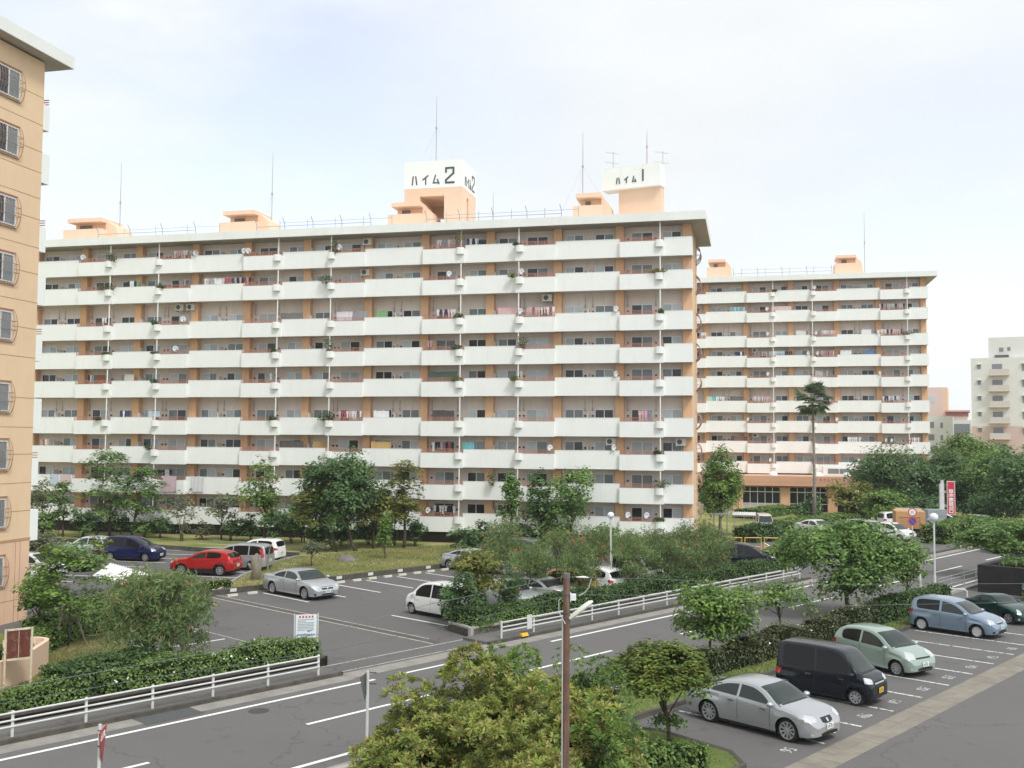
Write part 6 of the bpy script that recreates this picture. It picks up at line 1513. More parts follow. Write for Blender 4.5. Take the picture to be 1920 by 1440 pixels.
def make_car(name, label, key, pos, head, pm, plate=PLW, group=None, rimm=None, priv=True, cat='car', style={}, simple=False):
    s = CARS[key]; V, F, bvh, sect, ra, fa, hw, low = car_body(key); L, W, R = s['L'], s['W'], s['R']; h2 = L / 2
    t = thing(name, label, cat, pos, head, group)
    if key + '_me' not in CAR_CACHE: CAR_CACHE[key + '_me'] = True
    me = mk_mesh('body', V, [tuple(f) for f in F], pm, None, True, 38); body = mobj('body', me, t)
    mb = MB(); mb.box(-h2 + .15, h2 - .15, -W / 2 + .24, W / 2 - .24, .17, .62); mb.box(ra + R + .06 - h2, fa - R - .06 - h2, -W / 2 + .06, W / 2 - .06, .16, s['sill'] + .04)
    mb.build('underbody', BLKP, t)
    # side glass
    def pil(x): return sect(x)
    wins = s['win']
    for sd in (1, -1):
        for wi, (a, b_) in enumerate(wins):
            nu, nv = 15, 5; P = []; front = wi == len(wins) - 1; rear = wi == 0
            for i in range(nu):
                x = a + (b_ - a) * i / (nu - 1); _, ye, ze, zb = sect(x)
                if front: ze = min(ze, sect(min(L, x + .10))[2])
                if rear: ze = min(ze, sect(max(0, x - .08))[2])
                lo = zb + .035; hi = max(lo + .004, ze - .035)
                if rear: lo = lo + (.10 if s['kind'] != 'sedan' else .05) * max(0, 1 - (x - a) / .12) ** 2; hi -= .05 * max(0, 1 - (x - a) / .10) ** 2
                if front: hi -= .0
                hi = max(hi, lo + .004)
                for j in range(nv): P.append(proj(bvh, (x - h2, sd * .2, lo + (hi - lo) * j / (nv - 1)), (0, -sd, 0), .006))
            mb = MB(); grid(mb, P, nu, nv, 0, sd > 0)
            o = mb.build('side_window', GLP if priv and (not front or s['kind'] == 'van') else GLS, t, True)
    def topglass(nm, x0, x1, m, fr):
        nu, nv = 9, 11; P = []
        for i in range(nu):
            x = x0 + (x1 - x0) * i / (nu - 1); _, ye, ze, zb = sect(x); y1 = ye - .045
            for j in range(nv):
                v = -1 + 2 * j / (nv - 1); P.append(proj(bvh, (x - h2 + fr * .05 * (1 - v * v), v * y1, 1.2), (0, 0, -1), .006))
        mb = MB(); grid(mb, P, nu, nv, 0, False); return mb.build(nm, m, t, True)
    o = topglass('windscreen', s['ws'][0], s['ws'][1], GLS, 1)
    mb = MB(); x0 = s['ws'][1] + .01; P = []
    for i in range(3):
        for j in range(9):
            v = -1 + j / 4; y1 = sect(x0)[1] - .03; P.append(proj(bvh, (x0 + i * .035 - h2 + .05 * (1 - v * v), v * y1, 1.2), (0, 0, -1), .005))
    grid(mb, P, 3, 9); mb.build('cowl', BLKP, t)
    if 'rw' in s: topglass('rear_window', s['rw'][0], s['rw'][1], GLP if priv else GLS, -1)
    def endpatch(nm, ys, zs, m, fr, off=.006, dirx=None, taper=None, nu=9, nv=5, parent=None):
        """patch on the nose (fr=1) or tail (fr=-1); ys, zs ranges; dirx = outward slant of the sight line"""
        P = []; d = (-fr, dirx or 0, 0)
        for i in range(nu):
            u = i / (nu - 1); y = ys[0] + (ys[1] - ys[0]) * u
            z0, z1 = zs[0], zs[1]
            if taper: z0, z1 = z0 + (taper(u)[0]), z1 + (taper(u)[1])
            for j in range(nv): P.append(proj(bvh, (fr * (h2 - .2), y, z0 + (z1 - z0) * j / (nv - 1)), d, off))
        mb = MB(); grid(mb, P, nu, nv, 0, fr < 0 and True)
        return mb.build(nm, m, parent or t, True)
    if 'rear' in s: 
        w_ = sect(.25)[1] - .06
        endpatch('rear_window', (-w_, w_), s['rear'], GLP if priv else GLS, -1, taper=lambda u: (.05 * (2 * abs(u - .5)) ** 4, -.05 * (2 * abs(u - .5)) ** 3))
    zt = interp(s['top'], L - .28); wn = hw(L - .12)
    st = dict(hl_z=(zt - .20, zt - .03), hl_y=(.52, 1.02), gr=(-.30, .30, zt - .24, zt - .10), tl_z=(.78, .98), lower=(.28, .40)); st.update(style)
    for sd in (1, -1):
        y0, y1 = st['hl_y'][0] * W / 2 * sd, st['hl_y'][1] * W / 2 * sd
        if st.get('round'):
            mb = MB(); P = []
            for i in range(13):
                for j in range(4):
                    an = i / 12 * 2 * math.pi; rr = .115 * j / 3 * (1.0)
                    P.append(proj(bvh, (h2 - .2, sd * W / 2 * .68 + rr * math.cos(an), st['hl_z'][0] + .1 + rr * math.sin(an)), (-1, -.35 * sd, 0.0), .012))
            grid(mb, P, 13, 4); mb.build('headlight', HLM, t, True)
        else:
            endpatch('headlight', (y0, y1), st['hl_z'], HLM, 1, .008, dirx=-.75 * sd, taper=lambda u: (.05 * (1 - u) * 0 + .03 * u, .04 * u - .05 * (1 - u) ** 3))
        if st.get('tall_tail'):
            endpatch('tail_light', (sd * W / 2 * .80, sd * W / 2 * .985), st['tall_tail'], TLM, -1, .010, dirx=-.5 * sd)
        else:
            endpatch('tail_light', (sd * W / 2 * .60, sd * W / 2 * 1.0), st['tl_z'], TLM, -1, .008, dirx=-.6 * sd, taper=lambda u: (.02, -.06 * (1 - u)))
        # mirrors
        mx = s['ws'][1] - h2 - .16; _, ye, ze, zb = sect(mx + h2); yb = sect(mx + h2)[0][8][1]
        mb = MB(); c = Vector((mx, sd * (yb + .10), zb + .10)); pr = []
        for (xx, r_) in ((-.07, .62), (-.045, .98), (0, 1.0), (.05, .8), (.085, .4), (.095, .05)):
            pr.append([(c.x + xx, c.y + .115 * r_ * math.cos(k * math.pi / 5), c.z + .075 * r_ * math.sin(k * math.pi / 5)) for k in range(10)])
        k0 = len(mb.v)
        for rg in pr: mb.v.extend(rg)
        for i in range(len(pr) - 1):
            for k in range(10):
                mb.f.append([k0 + i * 10 + k, k0 + i * 10 + (k + 1) % 10, k0 + (i + 1) * 10 + (k + 1) % 10, k0 + (i + 1) * 10 + k]); mb.i.append(0)
        mb.f.append([k0 + k for k in range(10)]); mb.i.append(0)
        mb.tube([(c.x, sd * (yb - .02), c.z - .05), (c.x, c.y, c.z - .03)], .022, 6)
        mb.build('wing_mirror', st.get('mirror', pm), t, True)
        # handles and seams
        if not simple:
            for x in s['seams'][:2]:
                xh = x - .22; zz = sect(xh)[3] - .11; mb = MB(); q = proj(bvh, (xh - h2, sd * .3, zz), (0, -sd, 0), .012)
                mb.box(q.x - .10, q.x + .10, min(q.y, q.y + sd * .022), max(q.y, q.y + sd * .022), zz - .018, zz + .018); mb.build('door_handle', st.get('handle', pm), t)
            mb = MB()
            for x in s['seams']:
                P = []; _, ye, ze, zb = sect(x)
                for i in range(12):
                    z = s['sill'] + .09 + (zb - s['sill'] - .10) * i / 11
                    for dx in (-.007, .007): P.append(proj(bvh, (x - h2 + dx, sd * .3, z), (0, -sd, 0), .0025))
                grid(mb, P, 12, 2)
            P = []; xa, xb = s['seams'][-1] if False else min(s['seams'][0], s['seams'][-1]), max(s['seams'][:2])
            mb.build('door_gap', SEAM, t)
        # wheel arches
        if s.get('clad'):
            for ax in (ra, fa):
                mb = MB(); P = []
                for i in range(19):
                    an = math.pi * i / 18
                    for rr in (R + .05, R + .13): P.append(proj(bvh, (ax - h2 - rr * math.cos(an), sd * .3, max(.3, R + rr * math.sin(an))), (0, -sd, 0), .012))
                grid(mb, P, 19, 2); mb.build('arch_cladding', BLKP, t)
            mb = MB(); P = []
            for i in range(16):
                x = ra + R + .08 + (fa - ra - 2 * R - .16) * i / 15
                for z in (s['sill'] + .01, s['sill'] + .14): P.append(proj(bvh, (x - h2, sd * .3, z), (0, -sd, 0), .01))
            grid(mb, P, 16, 2); mb.build('sill_cladding', BLKP, t)
    a, b_, c, d = st['gr']
    g_ = endpatch('grille', (a, b_), (c, d), BLKP, 1, .007, taper=st.get('grt'))
    if st.get('bar'): endpatch('grille_bar', (a, b_), ((c + d) / 2 + .01, (c + d) / 2 + .045), CHR, 1, .014, parent=g_)
    if st.get('emblem'): endpatch('emblem', (-.045, .045), ((c + d) / 2 - .045, (c + d) / 2 + .045), CHR, 1, .02, parent=g_, nu=3, nv=3)
    lo = st['lower']; endpatch('air_intake', (-.42, .42), lo, BLKP, 1, .006, taper=lambda u: (0, -.03 * (2 * abs(u - .5)) ** 2))
    for sd in (1, -1):
        if not simple: endpatch('fog_light', (sd * W / 2 * .70, sd * W / 2 * .82), (lo[0] + .01, lo[0] + .10), BLKP if not st.get('fogw') else HLM, 1, .008, dirx=-.4 * sd, nu=4, nv=3)
    pw, ph = .165, .0825
    for fr, z in ((1, st.get('pz', lo[1] + .07)), (-1, st.get('rpz', .62))):
        q = proj(bvh, (fr * h2, 0, z), (-fr, 0, 0), .02)
        mb = MB(); x0, x1 = sorted((q.x, q.x + fr * .012)); mb.box(x0, x1, -pw, pw, z - ph, z + ph); p_ = mb.build('licence_plate', plate, t)
        mb = MB(); xx = q.x + fr * .0135; dx = .001
        for k, y in enumerate((-.10, -.045, .035, .09)):
            mb.box(min(xx, xx + fr * dx), max(xx, xx + fr * dx), y - .016, y + .016, z - .055, z + .02)
        mb.box(min(xx, xx + fr * dx), max(xx, xx + fr * dx), -.07, .07, z + .035, z + .06)
        mb.build('plate_characters', PLT, p_)
    # wheels
    rm = rimm or RIM
    for ax in (ra, fa):
        for sd in (1, -1):
            wv = thing('wheel', None, None); wv.parent = t; yo = W / 2 - .035; wv.location = (ax - h2, sd * yo, R)
            del_ = MB(); wd = .20; yy = [0, -wd] ; rw = s['rim']
            prof = [(rw, -.005), (R - .03, .0), (R - .006, -.02), (R, -.05), (R, -wd + .04), (R - .02, -wd), (rw, -wd)]
            del_.lathe([(r_, sd * h_) for r_, h_ in prof], 26, (0, 0, 0), 'y'); del_.build('tyre', RUB, wv, True, 40)
            mb = MB(); mb.lathe([(r_, sd * h_) for r_, h_ in ((rw + .002, -.002), (rw - .018, -.002), (rw - .03, -.05), (rw - .03, -.16), (.001, -.16))], 26, (0, 0, 0), 'y', 1)
            mb.lathe([(r_, sd * h_) for r_, h_ in ((rw + .003, -.004), (rw + .003, .004), (rw - .022, .002), (rw - .03, -.03))], 26, (0, 0, 0), 'y', 0)
            mb.lathe([(r_, sd * h_) for r_, h_ in ((.062, -.03), (.058, -.008), (.03, -.002), (.001, -.001))], 12, (0, 0, 0), 'y', 0)
            ns = s['spokes']
            for k in range(ns):
                an = 2 * math.pi * k / ns + .3; ca, sa = math.cos(an), math.sin(an); w0, w1 = .022, .020 + .09 / ns
                if rimm is RIMP: w0, w1 = .04, rw * 2 * math.pi / ns * .34
                pts = []
                for (r_, w_, h_) in ((.04, w0, -.012), (rw - .02, w1, -.006)):
                    for q in (-1, 1):
                        pts.append((r_ * ca - q * w_ * sa, sd * h_, r_ * sa + q * w_ * ca)); pts.append((r_ * ca - q * w_ * sa, sd * (h_ - .03), r_ * sa + q * w_ * ca))
                mb.add(pts, [(0, 2, 6, 4), (1, 5, 7, 3), (0, 4, 5, 1), (2, 3, 7, 6), (0, 1, 3, 2), (4, 6, 7, 5)], 0)
            mb.build('rim', [rm, BLKP], wv, False)
    return t
ADOWN = RA - math.pi / 2            # heading across the road towards the camera side
AUP = RA + math.pi / 2
SILV = paint('silver', (0.47, 0.48, 0.50), .6, .36)
def pos_between(r, f, key, side):   # rear and front wheel contact points on the visible side -> centre, heading
    r, f = Vector(r), Vector(f); d = (f - r).normalized(); s = CARS[key]; L = s['L']
    mid = (r + f) / 2; off = Vector((-d.y, d.x, 0)) * side * (s['W'] / 2 - .1)
    shift = (L / 2) - (L - s['fo'] - s['wb'] / 2)
    return mid + off + d * shift, math.atan2(d.y, d.x)
def car_px(name, label, key, r, f, side, pm, fix=None, **kw):
    R_, F_ = G(*r), G(*f); p, h = pos_between(R_, F_, key, side)
    if fix is not None: h = fix
    return make_car(name, label, key, p, h, pm, **kw)
car_px('sedan_car', 'silver four door sedan with a small dark grille, nearest car in the lower right corner', 'sedan', (1327, 1352), (1483, 1392), 1, SILV, priv=False,
       style=dict(gr=(-.26, .26, .56, .72), grt=lambda u: (.05 * (2 * abs(u - .5)) ** 2, 0), emblem=True, hl_z=(.64, .78), hl_y=(.50, 1.02), lower=(.26, .36), pz=.50, handle=CHR, fogw=True))
car_px('van_car', 'black boxy small van with a yellow plate, between the silver sedan and the green hatchback', 'keivan', (1475, 1299), (1603, 1323), 1, paint('black', (0.010, 0.013, 0.020), .3, .22), plate=PLY,
       style=dict(bar=True, gr=(-.34, .34, .60, .80), hl_z=(.74, .90), hl_y=(.48, 1.0), handle=CHR, lower=(.26, .40), pz=.50, tall_tail=(.66, .86)))
car_px('hatchback_car', 'pale mint green small hatchback with large oval headlights, right behind the black van', 'hatch', (1576, 1243), (1688, 1269), 1, paint('mint', (0.33, 0.42, 0.37), .35, .35),
       style=dict(gr=(-.40, .40, .66, .71), hl_z=(.66, .86), hl_y=(.46, 1.0), lower=(.27, .38), pz=.48, fogw=True, mirror=paint('mint', (0.27, 0.44, 0.36))))
car_px('hatchback_car', 'light blue five door hatchback with full wheel covers, parked two stalls beyond the green one', 'wagonette', (1726, 1181), (1836, 1197), 1, paint('blue', (0.25, 0.33, 0.43), .5, .34), rimm=RIMP,
       style=dict(gr=(-.28, .28, .62, .70), bar=True, hl_z=(.64, .80), lower=(.26, .38), pz=.50))
car_px('coupe_car', 'dark green low car with round headlights, at the right edge beside the light blue one', 'roadster', (1822, 1157), (1889, 1170), 1, paint('bottle', (0.015, 0.05, 0.045), .3, .25), plate=PLY, style=dict(round=True, hl_z=(.50, .66), fogw=True, gr=(-.25, .25, .36, .44), lower=(.24, .32), pz=.42))
# car parks across the road
FC = 'cars parked across the road'
S3 = paint('bright_silver', (0.47, 0.49, 0.51), .55, .36); WHP = paint('white', (0.80, 0.80, 0.79), 0.0, .3); GRP = paint('grey', (0.22, 0.22, 0.22), .5, .35)
car_px('sedan_car', 'large silver sedan parked alone at the tip of the triangular lawn', 'bigsedan', (516, 1113), (565, 1124), 1, S3, fix=ADOWN + .0, group=FC, style=dict(gr=(-.36, .36, .56, .70), bar=True, emblem=True, hl_z=(.60, .76), pz=.46, lower=(.28, .36)))
make_car('sedan_car', 'silver coupe like sedan at the right end of the lawn kerb', 'coupe', UN(47.15, 47.45), ADOWN, S3, group=FC)
make_car('hatchback_car', 'white small tall hatchback with its nose to the left, beside the blue green conical bush', 'keitall', UN(34.05, 36.6), AUP, WHP, group=FC, style=dict(tall_tail=(.66, 1.25)))
make_car('sedan_car', 'silver sedan behind the yellow green tree, nose to the hedge', 'sedan', UN(38.0, 35.9), ADOWN, S3, group=FC)
make_car('sedan_car', 'silver sedan with its red tail light by the hedge, left of the orange car', 'sedan', UN(40.2, 35.7), AUP, S3, group=FC)
make_car('hatchback_car', 'orange tall hatchback with its tail to the hedge, half hidden by oleanders', 'keitall', UN(42.7, 35.7), AUP, paint('orange', (0.62, 0.27, 0.08), .2, .3), group=FC, style=dict(tall_tail=(.7, 1.2)))
make_car('hatchback_car', 'white rounded hatchback seen just left of the rusty pole', 'hatch', UN(45.1, 35.6), AUP, WHP, group=FC, priv=True)
make_car('hatchback_car', 'white tall car just left of the ball lamp post', 'keivan', UN(49.6, 35.9), ADOWN, WHP, group=FC)
make_car('hatchback_car', 'dark red tall car with a yellow plate, right of the ball lamp post', 'keitall', UN(52.6, 35.9), AUP, paint('maroon', (0.10, 0.012, 0.015), .3, .3), plate=PLY, group=FC, style=dict(tall_tail=(.7, 1.2)))
make_car('van_car', 'grey car behind the red flowered oleander, hood towards the drive', 'minivan', UN(53.2, 47.4), ADOWN, GRP, group=FC)
make_car('sedan_car', 'white sedan whose hood shows beyond the grey car behind the oleander', 'sedan', UN(55.8, 47.0), ADOWN, WHP, group=FC)
car_px('van_car', 'black minivan behind the hedge, at the end of the white guard rail', 'minivan', (1362, 1066), (1428, 1068), 1, paint('black', (0.010, 0.013, 0.020)), group=FC)
HD2 = TH
def dcar(px, py, key, ang, pm, label, nm='hatchback_car', **kw):
    return make_car(nm, label, key, G(px, py), ang, pm, group=FC, **kw)
dcar(386, 1076, 'suv', TH + math.pi + .06, paint('red', (0.50, 0.012, 0.016), .35, .25), 'bright red crossover with black lower cladding, at the left tip of the triangular lawn', 'suv_car')
dcar(446, 1066, 'minivan', TH + math.pi + .03, S3, 'silver minivan with tall red tail lights, right behind the red crossover', 'van_car', style=dict(tall_tail=(.85, 1.4)))
dcar(480, 1050, 'wagonette', TH + math.pi, WHP, 'white hatchback seen from behind, beyond the silver minivan')
dcar(252, 1050, 'compact_mpv', TH + .0, paint('navy', (0.012, 0.018, 0.09), .35, .22), 'dark blue minivan facing right in the far left car park', 'van_car', style=dict(hl_z=(.72, .88)))
dcar(166, 1044, 'hatch', TH + math.pi, paint('paleblue', (0.52, 0.58, 0.68), .2, .3), 'pale blue rounded hatchback facing left, behind the dark blue minivan')
dcar(118, 1068, 'sedan', TH, paint('black', (0.010, 0.013, 0.020)), 'dark car roof left of the pale blue hatchback', 'sedan_car')
dcar(66, 1082, 'hatch', TH, WHP, 'white car with dark windows beside the left gable')
# cars by the shop wing
dcar(1433, 998, 'keivan', -math.pi / 2 - .12, paint('beige', (0.62, 0.56, 0.53), .1, .35), 'beige small van facing the camera, before the clipped hedge', 'van_car', plate=PLY, style=dict(bar=True, gr=(-.4, .4, .66, .8)))
dcar(1532, 1003, 'sedan', ADOWN - .35, WHP, 'white sedan facing the camera, above the wide dark tree', 'sedan_car')
dcar(1632, 1010, 'minivan', ADOWN - .3, paint('greybeige', (0.42, 0.43, 0.40), .3, .35), 'grey minivan partly hidden left of the white hatchback by the sign posts', 'van_car')
dcar(1677, 1012, 'hatch', ADOWN - .25, WHP, 'white hatchback just left of the blue round no parking sign')
dcar(1762, 992, 'minivan', .15, WHP, 'white van behind the foot of the red and white sign tower', 'van_car')
dcar(1690, 990, 'minivan', .15, WHP, 'white van roof left of the orange truck body', 'van_car')
dcar(1850, 995, 'wagonette', ADOWN - .2, S3, 'silver car facing the camera, alone under the big dark tree at the right')

# ------------------------------------------------------------------ street furniture
def rail(label, u0, u1, n, post_dx, bars, hp, m, z=.115, r=.028, name='guard_rail', pr=.045, cap=False):
    t = thing(name, label, 'guard rail', UN(u0, n, z), RA)
    L = u1 - u0; k = max(1, round(L / post_dx))
    for i in range(k + 1):
        mb = MB(); x = L * i / k; mb.tube([(x, 0, -.1), (x, 0, hp)], pr, 8); mb.lathe([(.001, .012), (pr, 0)], 8, (x, 0, hp)); mb.build('post', m, t)
    for b in bars:
        mb = MB(); mb.tube([(0, -.055, b), (L, -.055, b)], r, 8); mb.build('rail', m, t)
    return t
rail('white three bar guard rail along the far pavement, left of the drive', 7.42, 22.1, 29.98, 2.1, (.30, .47, .68), .72, PALEST)
rail('long white three bar guard rail along the far pavement, right of the drive', 31.6, 58.4, 29.98, 2.06, (.30, .47, .68), .72, PALEST)
rail('thin grey railing along the near kerb by the block wall at right', 58.6, 75, 21.6, 2.0, (.35, .62, .80), .82, STEEL, z=.1, r=.018, pr=.03)
# guide sticker on the rail and its yellow foot
mb = MB(); mb.box(-.16, .16, -.01, .01, .22, .82); o = mb.build('rail_notice', PALEST, None, loc=on_n(994, 29.88) + Vector((0, 0, .1))); o.rotation_euler = (0, 0, RA); tag(o, 'small white notice plate fixed to the right guard rail, left of the rusty pole', 'notice')
mb = MB(); mb.prism_x([(-.12, 0), (.12, 0), (.03, .12), (-.06, .12)], -.2, .2); o = mb.build('yellow_block', mat('yellow_paint', (0.72, 0.42, 0.03), .7, var=.15, vscale=8), None, loc=on_n(983, 29.74) + Vector((0, 0, .1))); o.rotation_euler = (0, 0, RA); tag(o, 'small yellow kerb block below the white notice on the guard rail', 'kerb block')
# rusty lamp pole
RUST = mat('rust', (0.15, 0.08, 0.055), .9, var=.3, vscale=3, stain=((0.27, 0.24, 0.21), 1.0), sscale=(9, 9, .25), bump=.3)
pp = Vector((.905, 16.5, 0)); ptop = AT(1063, 1076, 16.5).z
t = thing('utility_pole', 'slender rusty steel lamp pole rising through the shrubs at the bottom centre', 'pole', pp)
mb = MB(); mb.tube([(0, 0, -.1), (0, 0, ptop - .07)], [.058, .055], 18); mb.build('pole', RUST, t, True, 50)
mb = MB(); mb.tube([(0, 0, ptop - .07), (0, 0, ptop + .01)], .060, 18); mb.build('cap', mat('cap_grey', (0.16, 0.13, 0.13), .8), t)
mb = MB(); mb.tube([(-.066, -.03, 0), (-.064, -.03, ptop - .72)], .012, 8); mb.build('conduit', mat('conduit', (0.45, 0.45, 0.43), .6), t)
mb = MB(); a0 = Vector((.05, -.04, ptop - .72)); a1 = Vector((.42, -.1, ptop - .42)); d_ = (a1 - a0).normalized(); s_ = Vector((0, 1, 0)); u_ = s_.cross(d_) * -1
k_ = []
for (f_a, w_, h_, hh_) in ((0, .025, .02, .03), (.15, .055, .03, .05), (.6, .07, .03, .06), (.9, .065, .02, .05), (1.0, .03, .01, .02)):
    c_ = a0.lerp(a1, f_a); k_.append([c_ + s_ * w_ * math.cos(a) + u_ * (hh_ if math.sin(a) > 0 else h_) * math.sin(a) for a in [q * math.pi / 6 for q in range(12)]])
vs = [v for rg in k_ for v in rg]; fs = [(i * 12 + q, i * 12 + (q + 1) % 12, (i + 1) * 12 + (q + 1) % 12, (i + 1) * 12 + q) for i in range(4) for q in range(12)] + [tuple(range(11, -1, -1)), tuple(48 + q for q in range(12))]
mb.add(vs, fs); mb.build('lamp_head', mat('lamp_cream', (0.70, 0.69, 0.62), .45), t, True, 60)
mb = MB(); mb.box(.07, .15, -.06, .04, ptop - .42, ptop - .32); mb.box(.055, .07, -.05, .03, ptop - .44, ptop - .30); [mb.box(.066, .154, -.064, .044, ptop - .41 + q * .03, ptop - .405 + q * .03) for q in range(3)]; mb.build('junction_box', WHITEPL, t)
mb = MB()
for zz in (ptop - .33, ptop - .62, ptop - .70): mb.lathe([(.058, -.008), (.066, -.008), (.066, .008), (.058, .008)], 14, (0, 0, zz))
mb.build('clamp', DARKM, t)
def cable(label, pts, r=.004, m=None, sag=0.0):
    P = []
    for a, b_ in zip(pts[:-1], pts[1:]):
        a, b_ = Vector(a), Vector(b_)
        for q in range(12): s = q / 12; P.append(a.lerp(b_, s) - Vector((0, 0, sag * 4 * s * (1 - s))))
    P.append(Vector(pts[-1])); mb = MB(); mb.tube(P, r, 5)
    return tag(mb.build('cable', m or mat('cable_grey', (0.16, 0.18, 0.17), .6)), label, 'cable')
tp = Vector((.905, 16.5, ptop - .05))
cable('thin overhead wire running from the rusty pole top down to the left edge', [tp + Vector((-.06, 0, 0)), AT(800, 1134, 14.6), AT(600, 1189, 13.4), AT(323, 1236, 12.2), AT(-60, 1303, 11)], .0036)
cable('lower thin dark wire left of the rusty pole, crossing the white hatchback and the drive', [tp + Vector((-.06, 0, -.32)), AT(903, 1157, 15.2), AT(800, 1181, 14.2), AT(630, 1217, 13), AT(300, 1268, 12), AT(-60, 1330, 10.5)], .0034, mat('cable_dark', (0.10, 0.13, 0.12), .6))
cable('thin overhead wire from the rusty pole top to the right edge', [tp + Vector((.06, 0, 0)), AT(1206, 1085, 17), AT(1475, 1096, 18), AT(1980, 1094, 20)], .0036)
cable('second thin wire at right, passing in front of the light blue hatchback', [tp + Vector((.06, 0, -.28)), AT(1330, 1118, 17.2), AT(1570, 1136, 18), AT(1980, 1128, 20)], .003)
mb = MB(); mb.tube([tp + Vector((.15, 0, 0)), tp + Vector((.27, .0, .0)), tp + Vector((.36, 0, -.005))], [.006, .018, .006], 8); tag(mb.build('wire_insulator', WHITEPL), 'small pale insulator on the wire right beside the top of the rusty pole', 'insulator')
cable('slack pale cable end hanging right of the rusty pole', [tp + Vector((.40, 0, -.03)), tp + Vector((.36, 0, -.17)), tp + Vector((.29, 0, -.25)), tp + Vector((.20, 0, -.30))], .006, PALEST)
cable('slack pale cable looping down left of the rusty pole', [tp + Vector((-.07, 0, -.33)), tp + Vector((-.125, 0, -.38)), tp + Vector((-.12, 0, -.56)), tp + Vector((-.02, -.08, -.74))], .006, PALEST)
# ball lamps
def ball_lamp(label, p, ztop, r, lit=False):
    t = thing('street_lamp', label, 'street lamp', p, 0, 'ball shaped street lamps')
    mb = MB(); mb.tube([(0, 0, -.1), (0, 0, 1.2)], .075, 10); mb.tube([(0, 0, 1.2), (0, 0, ztop - r * 1.9)], .052, 10); mb.build('pole', PALEST, t)
    mb = MB(); mb.lathe([(.001, r)] + [(r * math.cos(a), r * math.sin(a)) for a in [math.pi / 2 - q * math.pi / 16 for q in range(1, 13)]] + [(.07, -r * .9), (.06, -r * 1.1)], 20, (0, 0, ztop - r)); mb.build('globe', mat('globe', (0.72, 0.75, 0.80), .12), t, True)
    mb = MB(); mb.lathe([(.001, r * 1.015)] + [(r * 1.012 * math.cos(a), r * 1.012 * math.sin(a)) for a in [math.pi / 2 - q * math.pi / 16 for q in range(1, 7)]], 20, (0, 0, ztop - r)); mb.build('reflector_cap', mat('cap_white', (0.82, 0.84, 0.86), .15), t, True)
p = G(1145, 1099); ball_lamp('grey post with a ball lamp behind the hedge, in the middle of the photo', p, AT(1145, 960, p.y).z, .20)
p = UN(57.4, 21.35); ball_lamp('tall grey post with a ball lamp at the near kerb, before the barber pole', p, AT(1748, 962, p.y).z, .24)
p = G(1607, 975); ball_lamp('short post with a ball lamp before the shop wing', AT(1607, 975, 108).xy.to_3d(), AT(1607, 919, 108).z, .26)
# signs at the near kerb, seen from the side and from behind
def post_sign(label, p, H):
    t = thing('road_sign', label, 'road sign', p, 0, 'road signs'); return t
p = Vector((-8.45, 21.2, .1)); zt = AT(205, 1358, 21.2).z
t = thing('road_sign', 'red triangular stop sign seen almost edge on, on a white post at the bottom left', 'road sign', p)
mb = MB(); mb.tube([(0, 0, -.1), (0, 0, zt - .1)], .035, 10); mb.build('post', PALEST, t)
ang = math.radians(101); sx, sy = math.cos(ang), math.sin(ang); zc_ = zt - .42
def tri_plate(R_, th, o_):
    pts = [Vector((sx * R_ * math.cos(a), sy * R_ * math.cos(a), zc_ + R_ * math.sin(a))) for a in (math.pi / 6, math.pi * 5 / 6, math.pi * 1.5)]
    n_ = Vector((sy, -sx, 0)); mb = MB(); a_ = [q + n_ * o_ for q in pts]; b_ = [q + n_ * (o_ + th) for q in pts]
    mb.add(a_ + b_, [(2, 1, 0), (3, 4, 5), (0, 1, 4, 3), (1, 2, 5, 4), (2, 0, 3, 5)]); return mb, n_
mb, n_ = tri_plate(.46, .012, .05); pl_ = mb.build('plate', mat('sign_red', (0.42, 0.06, 0.07), .5), t)
mb = MB()
for k, ch in enumerate('止まれ'): glyph(mb, ch, Vector((-sx * .22 + sx * k * .155, -sy * .22 + sy * k * .155, zc_ + .03)) + n_ * .063, (sx, sy, 0), (0, 0, 1), .12, .14, .02, n_, .002)
mb.build('lettering', PLW, pl_)
mb = MB(); mb.lathe([(.036, -.012), (.045, -.012), (.045, .012), (.036, .012)], 12, (0, 0, zc_ - .12)); mb.lathe([(.036, -.012), (.045, -.012), (.045, .012), (.036, .012)], 12, (0, 0, zc_ + .2)); mb.build('clamp', DARKM, t)
p = Vector((-3.65, 26.3, .1)); zt = AT(697, 1258, 26.3).z
t = thing('road_sign', 'grey backed road sign on a white post, left of the bottom shrubs', 'road sign', p)
mb = MB(); mb.tube([(0, 0, -.1), (0, 0, zt - .1)], .038, 10); mb.build('post', PALEST, t)
ang = math.radians(79); sx, sy = math.cos(ang), math.sin(ang); zc_ = zt - .40
mb, n_ = tri_plate(.45, .012, -.08)
mb.build('plate', mat('sign_back', (0.17, 0.17, 0.17), .5, .3), t)
mb = MB(); [mb.box(-.06, .22, .03, .05, zt - .17 - q * .28, zt - .14 - q * .28) for q in range(2)]; mb.build('clamp', DARKM, t)
